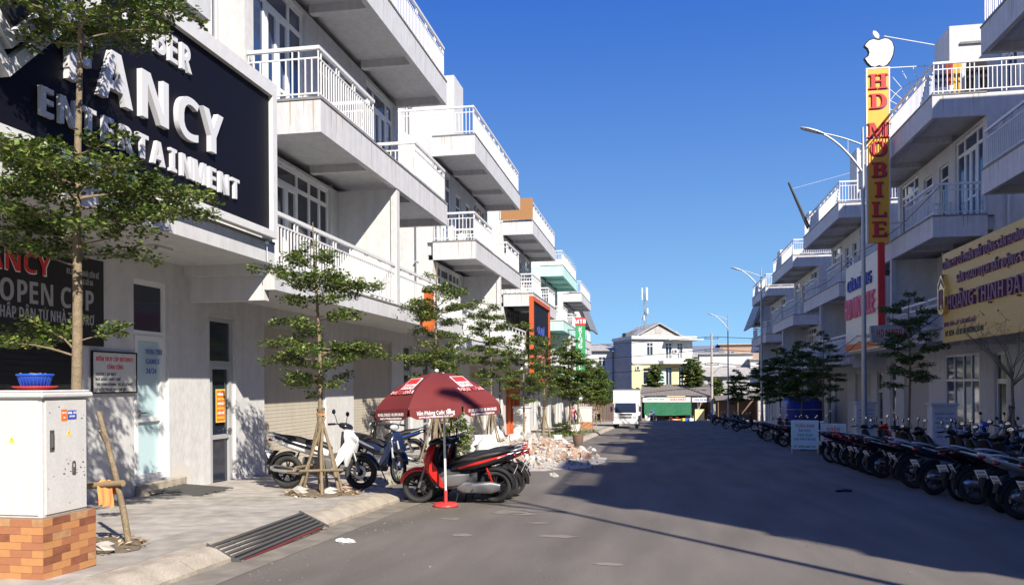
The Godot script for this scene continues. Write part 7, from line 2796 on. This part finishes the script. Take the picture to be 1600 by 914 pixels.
func build_small_things():
	var r := RandomNumberGenerator.new()
	r.seed = 77
	# basin and dish on the cabinet
	var o := thing("basin", "blue ribbed plastic basin of soil standing in the red dish on the cabinet", "basin", at(-5.30, 1.74, 6.22))
	var b := mb()
	b.lathe([Vector2(0.0, 0.0), Vector2(0.105, 0.0), Vector2(0.135, 0.10), Vector2(0.145, 0.10), Vector2(0.145, 0.115), Vector2(0.128, 0.115), Vector2(0.10, 0.02)], 26)
	for k in 26:
		var a := TAU * k / 26.0
		b.tube([Vector3(cos(a) * 0.107, 0.008, sin(a) * 0.107), Vector3(cos(a) * 0.135, 0.095, sin(a) * 0.135)], 0.004, 4)
	part("tub", b, M("plastic_blue"), o)
	b = mb()
	b.lathe([Vector2(0.0, 0.105), Vector2(0.06, 0.108), Vector2(0.127, 0.10)], 18)
	for k in 20:
		lump(b, Vector3(r.randf_range(-0.09, 0.09), 0.108, r.randf_range(-0.09, 0.09)), Vector3.ONE * r.randf_range(0.008, 0.016), r)
	part("soil", b, M("soil"), o)
	b = mb()
	b.lathe([Vector2(0.0, 0.0), Vector2(0.12, 0.0), Vector2(0.17, 0.028), Vector2(0.18, 0.03), Vector2(0.17, 0.035), Vector2(0.115, 0.01), Vector2(0.0, 0.008)], 26)
	solo("dish", b, M("plastic_red"), "shallow red plastic dish under the blue basin on the cabinet", "dish", at(-5.30, 1.715, 6.22))
	# prop branch, short log and orange towel beside the cabinet
	o = thing("prop_branch", "crooked branch leaning against the tree behind the cabinet", "branch", at(-5.36, 0.14, 7.55))
	b = mb()
	b.tube([Vector3(0.02, -0.05, 0), Vector3(-0.05, 0.35, 0.0), Vector3(-0.13, 0.75, 0.02), Vector3(-0.20, 1.05, 0.04), Vector3(-0.33, 1.38, 0.0)], [0.034, 0.032, 0.03, 0.028, 0.024], 8)
	b.tube([Vector3(-0.2, 1.05, 0.04), Vector3(-0.22, 1.16, 0.1), Vector3(-0.2, 1.2, 0.16)], [0.024, 0.02, 0.012], 6)
	part("stick", b, M("bark"), o)
	b = mb()
	b.tube([Vector3(-0.62, 0.60, -0.06), Vector3(-0.02, 0.66, 0.05)], 0.035, 8)
	part("cross_log", b, M("wood"), o)
	b = mb()
	var rows := []
	for i in 12:
		var row := []
		var t := i / 11.0
		for k in 9:
			var u := k / 8.0
			var y := 0.695 - absf(t - 0.35) * 0.42
			var z := (0.045 if t > 0.35 else -0.045) * minf(1.0, absf(t - 0.35) * 8.0)
			row.append(Vector3(-0.32 + u * 0.17 + sin(t * 9.0) * 0.008, y + 0.01 * sin(u * 14.0) - 0.02 * u, z + sin(u * 13.0 + t * 3.0) * 0.018 * absf(t - 0.35) * 2.0 - 0.02))
		rows.append(row)
	b.skin(rows, false)
	solo("towel", b, M("rag_orange"), "orange knitted towel hung over the short log beside the cabinet", "towel", at(-5.36, 0.14, 7.55))
	# earth pits round the near trees with leaf litter
	for q in [[-5.7, 7.35, 0.55, "soil_pit"], [-5.5, 12.75, 0.62, "soil_pit"]]:
		b = mb()
		rows = []
		for i in 5:
			var row := []
			for k in 20:
				var a := -TAU * k / 20.0
				var rad: float = q[2] * [1.0, 0.8, 0.55, 0.3, 0.05][i] * (1.0 + 0.12 * sin(k * 2.3 + q[1]))
				row.append(Vector3(cos(a) * rad, [0.0, 0.02, 0.045, 0.06, 0.065][i] + r.randf_range(0, 0.012), sin(a) * rad))
			rows.append(row)
		b.skin(rows, true, false, false)
		var pit := put("soil_mound", b.mesh(), M("soil"))
		pit.position = at(q[0], 0.152, q[1])
		tag(pit, "", "", "", "structure")
		b = mb()
		for k in 130:
			var a := r.randf() * TAU
			var rad: float = q[2] * sqrt(r.randf()) * 1.1
			b.col = [Color(0.42, 0.28, 0.13), Color(0.55, 0.42, 0.25), Color(0.30, 0.16, 0.07), Color(0.62, 0.54, 0.40)][k % 4]
			leaf_at(b, Vector3(cos(a) * rad, 0.075 - rad * 0.09, sin(a) * rad), Vector3(r.randf_range(-1, 1), r.randf_range(0, 0.4), r.randf_range(-1, 1)).normalized(), Vector3(r.randf_range(-0.4, 0.4), 1, r.randf_range(-0.4, 0.4)).normalized(), r.randf_range(0.04, 0.10), 0.022)
		var lit := put("leaf_litter", b.mesh(), M("leaf"))
		lit.position = at(q[0], 0.152, q[1])
		tag(lit, "dead leaves on the soil round the %s" % ("tree behind the cabinet" if q[1] < 10 else "staked tree by the white scooter"), "leaf litter", "", "stuff")
	for q in [[-5.25, 12.55, Vector3(0.14, 0.07, 0.10), "rubble_white", "pale broken stone on the soil by the staked tree"], [-5.75, 12.5, Vector3(0.16, 0.08, 0.12), "rubble_grey", "grey broken stone beside the stakes"], [-5.15, 12.95, Vector3(0.13, 0.06, 0.09), "rubble_red", "reddish stone on the soil by the staked tree"], [-5.3, 7.1, Vector3(0.11, 0.06, 0.09), "rubble_grey", "grey stone on the soil behind the cabinet"]]:
		b = mb()
		lump(b, Vector3.ZERO, q[2], r)
		solo("stone", b, M(q[3]), q[4], "stone", at(q[0], 0.22, q[1]), 0.0, "loose stones by the trees")
	# the rubble heap
	var hgt := func(x: float, d: float) -> float:
		# two humps
		var e1 := Vector2((x + 4.0) / 1.7, (d - 23.4) / 2.6).length_squared()
		var e2 := Vector2((x + 5.2) / 1.3, (d - 30.5) / 4.0).length_squared()
		var e3 := Vector2((x + 3.3) / 1.2, (d - 25.4) / 2.4).length_squared()
		return 0.46 * exp(-e1) + 0.60 * exp(-e2) + 0.30 * exp(-e3) - 0.06
	b = mb()
	rows = []
	for i in 34:
		var row := []
		for k in 22:
			var x := -7.0 + k * 0.26
			var d := 19.0 + i * 0.5
			row.append(at(x, hgt.call(x, d) - 0.02 + r.randf_range(-0.02, 0.02), d))
		rows.append(row)
	b.skin(rows, false)
	var heap := put("rubble_ground", b.mesh(), M("rubble_grey"))
	tag(heap, "sandy heap of building rubble spilling onto the road", "rubble", "", "stuff")
	for q in [["rubble_grey", 1700], ["rubble_white", 1500], ["rubble_red", 600]]:
		b = mb()
		for k in q[1]:
			var x := -4.4 + r.randfn() * 1.0
			var d := 25.2 + r.randfn() * 3.2
			if q[0] == "rubble_red":
				x = -3.4 + r.randfn() * 0.65
				d = 23.9 + r.randfn() * 1.2
			var h: float = hgt.call(x, d)
			if h < 0.02 and r.randf() < 0.8:
				continue
			var s := r.randf_range(0.02, 0.065) if r.randf() < 0.86 else r.randf_range(0.065, 0.13)
			var bs := Basis(Vector3(r.randf_range(-1, 1), r.randf_range(-1, 1), r.randf_range(-1, 1)).normalized(), r.randf() * TAU)
			if k % 2 == 0:
				lump(b, at(x, maxf(h, 0.0) + s * 0.3, d), Vector3(s, s * r.randf_range(0.4, 0.8), s * r.randf_range(0.6, 1.1)), r, bs)
			else:
				b.xf = Transform3D(bs, at(x, maxf(h, 0.0) + s * 0.4, d))
				b.bx(-s, s, -s * r.randf_range(0.2, 0.6), s * 0.3, -s * r.randf_range(0.4, 0.8), s * 0.6)
				b.xf = Transform3D()
		var st := put("rubble", b.mesh(), M(q[0]))
		tag(st, {"rubble_grey": "grey broken concrete bits in the rubble heap", "rubble_white": "white plaster bits in the rubble heap", "rubble_red": "orange brick bits at the road end of the rubble heap"}[q[0]], "rubble", "", "stuff")
	var slabs := [[-4.6, 23.0, 0.5, 0.3, "white plaster slab at the near end of the rubble heap", "rubble_white"], [-3.9, 24.0, 0.55, 0.9, "large white plaster slab on top of the rubble heap", "rubble_white"], [-4.3, 25.0, 0.6, 2.0, "tilted pale slab in the middle of the rubble heap", "rubble_white"], [-3.2, 25.8, 0.4, 1.4, "broken red brick piece on the road side of the heap", "rubble_red"], [-2.7, 24.6, 0.3, 0.2, "orange brick chunk nearest the road in the heap", "rubble_red"], [-2.4, 26.4, 0.35, 2.6, "pale concrete chunk at the road edge of the heap", "rubble_white"], [-4.9, 27.0, 0.55, 1.2, "grey concrete slab behind the brick bits", "rubble_grey"], [-4.2, 28.6, 0.5, 0.6, "long pale slab at the far side of the heap", "rubble_white"], [-5.4, 25.6, 0.45, 2.2, "grey slab beside the tree stakes in the heap", "rubble_grey"], [-3.6, 22.4, 0.3, 1.8, "small grey slab at the foot of the rubble heap", "rubble_grey"]]
	for q in slabs:
		b = mb(Transform3D(Basis(Vector3(0.3, 1, 0.2).normalized(), q[3]) * Basis(Vector3(1, 0, 0.4).normalized(), r.randf_range(-0.5, 0.5)), Vector3.ZERO))
		var poly := PackedVector2Array()
		for k in 7:
			var a := TAU * k / 7.0
			poly.append(Vector2(cos(a), sin(a)) * q[2] * 0.6 * r.randf_range(0.55, 1.0))
		b.xf = b.xf * Transform3D(Basis(Vector3.RIGHT, PI / 2), Vector3.ZERO)
		b.prism(poly, -0.03, 0.03)
		solo("broken_slab", b, M(q[5]), q[4], "slab", at(q[0], hgt.call(q[0], q[1]) + 0.10, q[1]), 0.0, "broken slabs in the rubble heap")
	for q in [[-5.1, 22.9, "white sack slumped at the near end of the rubble heap"], [-4.7, 22.3, "second white sack slumped by the rubble heap"], [-3.4, 28.0, "white sack at the far end of the rubble heap"], [-5.9, 29.5, "tall white sack leaning on the stakes behind the heap"]]:
		b = mb()
		b.loft([[Vector3(0, 0.0, 0), Vector3(0.32, 0, 0), Vector3(0, 0, 0.2)], [Vector3(0.02, 0.15, 0), Vector3(0.36, 0, 0.04), Vector3(0, 0, 0.24)], [Vector3(0.0, 0.33, 0.03), Vector3(0.28, 0, 0), Vector3(0, 0, 0.18)], [Vector3(-0.03, 0.45, 0.02), Vector3(0.12, 0, 0.03), Vector3(0, 0, 0.06)], [Vector3(-0.05, 0.55, 0.0), Vector3(0.16, 0, 0.03), Vector3(0, 0, 0.05)]], 14, 2.6)
		solo("sack", b, M("sack_white"), q[2], "sack", at(q[0], maxf(hgt.call(q[0], q[1]), 0.05), q[1]), r.randf() * 3.0, "white sacks in the rubble")
	# bucket, planter
	o = thing("bucket", "dark red brown bucket standing at the kerb past the rubble", "bucket", at(-3.35, 0.0, 34.2))
	b = mb()
	b.lathe([Vector2(0.0, 0.0), Vector2(0.19, 0.0), Vector2(0.235, 0.46), Vector2(0.245, 0.46), Vector2(0.245, 0.49), Vector2(0.22, 0.49), Vector2(0.18, 0.05)], 20)
	part("pail", b, M("rust_iron"), o)
	b = mb()
	b.lathe([Vector2(0.0, 0.42), Vector2(0.21, 0.42)], 16)
	part("contents", b, M("soil"), o)
	o = thing("planter", "white square planter with a low plant by the far kerb", "planter", at(-4.9, 0.15, 47.5))
	b = mb()
	b.loft([[Vector3(0, 0, 0), Vector3(0.30, 0, 0), Vector3(0, 0, 0.30)], [Vector3(0, 0.5, 0), Vector3(0.38, 0, 0), Vector3(0, 0, 0.38)]], 16, 8.0)
	part("pot", b, M("plastic_white"), o)
	b = mb()
	for k in 160:
		var a := r.randf() * TAU
		b.col = leaf_tones[k % 5]
		leaf_at(b, Vector3(cos(a) * 0.25 * r.randf(), 0.5 + r.randf() * 0.25, sin(a) * 0.25 * r.randf()), Vector3(cos(a), r.randf_range(-0.1, 0.9), sin(a)).normalized(), Vector3.UP, 0.16, 0.03)
	part("foliage", b, M("leaf"), o)
	# things lying on the road
	for q in [[-3.6, 8.7 + 0.35, 0.11, "sack_white", "crumpled white paper lying on the road near the grating"], [3.4, 16.2, 0.13, "plastic_black", "dark crumpled bag lying on the shaded road"], [-2.55, 5.6, 0.10, "plastic_red", "red plastic scrap lying on the road at the picture's edge"]]:
		b = mb()
		for k in 7:
			lump(b, Vector3(r.randf_range(-1, 1) * q[2], 0.015, r.randf_range(-0.5, 0.5) * q[2]), Vector3(q[2] * 0.6, 0.022, q[2] * 0.4), r)
		solo("litter", b, M(q[3]), q[4], "litter", at(q[0], 0.0, q[1]), r.randf() * 2.0)
	var paint := mb()
	for q in [[-2.2, 12.1, 0.35, 0.14], [-1.9, 12.4, 0.5, 0.10], [-2.0, 11.9, 0.25, 0.06], [-1.2, 9.9, 0.28, 0.07], [-2.4, 9.8, 0.16, 0.06], [-0.5, 8.2, 0.2, 0.04], [1.6, 6.5, 0.12, 0.04], [-2.9, 11.2, 0.2, 0.06], [-1.6, 11.0, 0.2, 0.04]]:
		var poly := []
		for k in 12:
			var a := -TAU * k / 12.0
			poly.append(at(q[0] + cos(a) * q[2] * r.randf_range(0.6, 1.1), 0.0042, q[1] + sin(a) * q[3] * 2.2 * r.randf_range(0.5, 1.1)))
		for k in range(1, 11):
			paint.tri(poly[0], poly[k + 1], poly[k])
	var pt := put("road_stains", paint.mesh(), M("asphalt_gutter"))
	tag(pt, "", "", "", "structure")
	# grit and dust bits along the gutter and scattered over the road
	b = mb()
	for k in 420:
		var x := -3.95 + absf(r.randfn()) * 0.5 if k % 3 else r.randf_range(-3.5, 5.0)
		var d := r.randf_range(4.5, 20.0)
		var s := r.randf_range(0.003, 0.010) if k % 14 else r.randf_range(0.010, 0.02)
		lump(b, at(x, s * 0.4, d), Vector3(s, s * 0.6, s * 0.8), r)
	var gr := put("gravel", b.mesh(), M("asphalt_gutter"))
	tag(gr, "grit and small stones scattered along the gutter", "gravel", "", "stuff")
	# fine cracks in the asphalt
	b = mb()
	for q in [[1.5, 9.5, 0.25, 1.0, 34], [2.2, 13.0, -0.1, 1.0, 40], [-1.5, 17.0, 0.15, 1.0, 40]]:
		var p := Vector2(q[0], q[1])
		var dr := Vector2(q[2], q[3]).normalized()
		for k in q[4]:
			var n2 := p + dr.rotated(r.randf_range(-0.7, 0.7)) * 0.16
			var sd := (n2 - p).normalized().orthogonal() * r.randf_range(0.001, 0.004)
			b.quad(at(p.x - sd.x, 0.0043, p.y - sd.y), at(p.x + sd.x, 0.0043, p.y + sd.y), at(n2.x + sd.x, 0.0043, n2.y + sd.y), at(n2.x - sd.x, 0.0043, n2.y - sd.y))
			p = n2
	var cr := put("road_cracks", b.mesh(), M("iron"))
	tag(cr, "", "", "", "structure")
	# plywood on the third sunny roof terrace
	b = mb()
	var hp := house_point(-1, 3, 2.0, T3 + 0.06, 0)
	b.bx(-0.1, 1.66, 0, 1.15, -0.03, 0.0)
	solo("plywood_board", b, M("plywood"), "brown plywood board closing the near end of a sunny roof terrace", "board", Vector3(-8.3, hp.y, hp.z + 0.06))
	# fans of anti-climb spikes at the party walls
	for q in [[1, 2, 7.05, "fan of pale spikes between two shaded roof terraces, beside the upright sign"], [-1, 4, 7.05, "fan of pale spikes on the mint coloured roof terrace"]]:
		o = thing("spike_fan", q[3], "spike fan", house_point(q[0], q[1], q[2], T3 + 0.2, 0.1), 0.0)
		var sg := 1.0 if q[0] < 0 else -1.0
		if q[0] < 0:
			o.position.x += 0.7
			o.scale = Vector3.ONE * 0.55
		for k in 10:
			var a := PI * (0.02 + 0.055 * k)
			b = mb()
			b.tube([Vector3(cos(a) * sg * 1.35, 0.35 + sin(a) * 1.35, 0), Vector3(cos(a) * sg * 2.35, 0.35 + sin(a) * 2.35, 0)], 0.015, 5)
			part("spike", b, M("rail_paint"), o)
		b = mb()
		for rad in [1.37, 1.8]:
			var arc := []
			for k in 12:
				var a := PI * 0.046 * k
				arc.append(Vector3(cos(a) * rad * sg, 0.35 + sin(a) * rad, 0.02))
			b.tube(arc, 0.014, 5)
		part("arc_bar", b, M("rail_paint"), o)
	# laundry on the shaded roof terrace
	var base := house_point(1, 2, 2.13, T3 + 0.05, 0)
	o = thing("clothes_line", "clothes line over the railing of a shaded roof terrace", "clothes line", base + Vector3(-1.5, 1.15, -0.35))
	b = mb()
	b.tube([Vector3(0, 0, 0), Vector3(1.2, -0.03, 0), Vector3(2.4, 0.0, 0)], 0.006, 5)
	part("line", b, M("plastic_white"), o)
	b = mb()
	b.xf = Transform3D(Basis(), Vector3(1.35, 0, 0))
	rows = []
	for i in 10:
		var row := []
		var t := i / 9.0
		for k in 12:
			var a := TAU * k / 12.0
			row.append(Vector3(cos(a) * lerpf(0.30, 0.34, t), -t * 0.35, sin(a) * 0.05))
		rows.append(row)
	b.skin(rows)
	for s in [-1.0, 1.0]:
		b.loft([[Vector3(s * 0.17, -0.33, 0), Vector3(0.17, 0, 0), Vector3(0, 0, 0.05)], [Vector3(s * 0.22, -0.75, 0.02), Vector3(0.13, 0, 0), Vector3(0, 0, 0.045)], [Vector3(s * 0.26, -1.15, -0.01), Vector3(0.11, 0, 0), Vector3(0, 0, 0.04)]], 12, 2.5)
	solo("trousers", b, M("cloth_black"), "black trousers hanging on the shaded roof terrace's clothes line", "trousers", o.position)
	for q in [[0.78, 0.22, 1.0, "cloth_yellow", "mustard towel hanging beside the black trousers"], [0.25, 0.3, 0.8, "cloth_navy", "navy cloth hanging at the end of the clothes line"], [0.52, 0.2, 0.75, "cloth_rust", "dark red cloth hanging between the navy and the mustard ones"], [2.1, 0.35, 0.35, "cloth_navy", "short navy cloth hanging past the black trousers"]]:
		b = mb()
		rows = []
		for i in 9:
			var row := []
			for k in 9:
				row.append(Vector3(q[0] + (k / 8.0 - 0.5) * q[1] * 1.2, -i / 8.0 * q[2], sin(k * 1.4 + i * 0.3) * 0.02 * (0.3 + i / 8.0)))
			rows.append(row)
		b.skin(rows, false)
		solo("hanging_cloth", b, M(q[3]), q[4], "cloth", o.position)
	# leaning strut beyond the next roof
	o = thing("roof_strut", "dark double strut leaning out from a shaded roof terrace", "strut", house_point(1, 3, 10.0, T3 + 0.3, OUT))
	for s in [0.0, 0.5]:
		b = mb()
		b.tube([Vector3(0.0, 0, -s), Vector3(-1.15, 2.7, -s * 0.2)], 0.06, 6)
		part("strut", b, M("iron"), o)
	b = mb()
	b.tube([Vector3(-1.0, 2.3, 0), Vector3(2.6, 3.0, 0.8)], 0.012, 4)
	part("stay_wire", b, M("plastic_white"), o)
	# clutter under the far awning
	for q in [[3.1, 108.6, "yellow crate under the green awning", "print_yellow"], [3.55, 108.7, "blue crate beside the yellow one under the awning", "plastic_blue"], [-2.0, 107.8, "brown crate by the stall's corner post", "wood"], [4.1, 108.3, "white crate at the end of the awning", "plastic_white"]]:
		o = thing("crate", q[2], "crate", at(q[0], 0, q[1]), r.randf())
		b = mb()
		for s in [[-0.25, -0.23, -0.18, 0.18], [0.23, 0.25, -0.18, 0.18], [-0.23, 0.23, -0.18, -0.16], [-0.23, 0.23, 0.16, 0.18]]:
			b.bx(s[0], s[1], 0.0, 0.32, s[2], s[3])
		b.bx(-0.23, 0.23, 0.0, 0.02, -0.16, 0.16)
		part("crate_body", b, M(q[3]), o)
	for q in [[-3.6, 108.0, 0.4, "dark motorbike parked at the stall's corner"], [8.6, 103.0, 1.9, "dark motorbike before the lean-to shed"], [9.6, 103.2, 2.2, "second dark motorbike before the lean-to shed"]]:
		place_bike("underbone", q[3], q[0], q[1], q[2], {"body": "paint_navy", "rim": "steel"})
	# sagging wires along the shaded fronts
	o = thing("overhead_wires", "black wires sagging from house to house along the shaded row", "wires", Vector3.ZERO)
	for q in [[8.55, 2.3, 0.35], [8.6, 2.05, 0.5], [8.5, 5.9, 0.3]]:
		for k in 5:
			b = mb()
			var p := []
			for i in 11:
				var t := i / 10.0
				var d := 27.0 + (k + t) * 11.0
				p.append(Vector3(q[0] + sin(k * 2.0) * 0.05, 1.55 + gy(d) + 0.9 + q[1] - sin(t * PI) * q[2], -d))
			b.tube(p, 0.014, 4)
			part("wire", b, M("plastic_black"), o)
	# outdoor units and a small soffit lamp
	b = mb()
	b.bev(-0.22, 0.22, -0.05, 0.0, -0.09, 0.09, 0.01)
	solo("soffit_light", b, M("lamp_lens"), "small flat light fitting under the big sign's overhang", "light fitting", house_point(-1, 0, 12.0, F1 - 0.002, 0.8), PI / 2)
	ac_unit(house_point(-1, 2, 4.6, T1 + 1.6, 0.02), PI / 2, "air conditioner on the terrace wall behind the flag banner's neighbour")
	ac_unit(house_point(1, 3, 5.4, T2 + 1.2, 0.02), -PI / 2, "air conditioner on an upper wall of the shaded row")
	# striplight spike on the fascia end
	b = mb()
	b.tube([Vector3(0, 0, 0), Vector3(0.02, -0.3, 0.03)], 0.006, 5)
	b.bev(-0.03, 0.03, 0.0, 0.05, -0.03, 0.03, 0.01)
	solo("cable_end", b, M("plastic_white"), "white junction with a dangling cable under the big sign's corner", "cable", Vector3(-6.62, 3.98, -13.1))
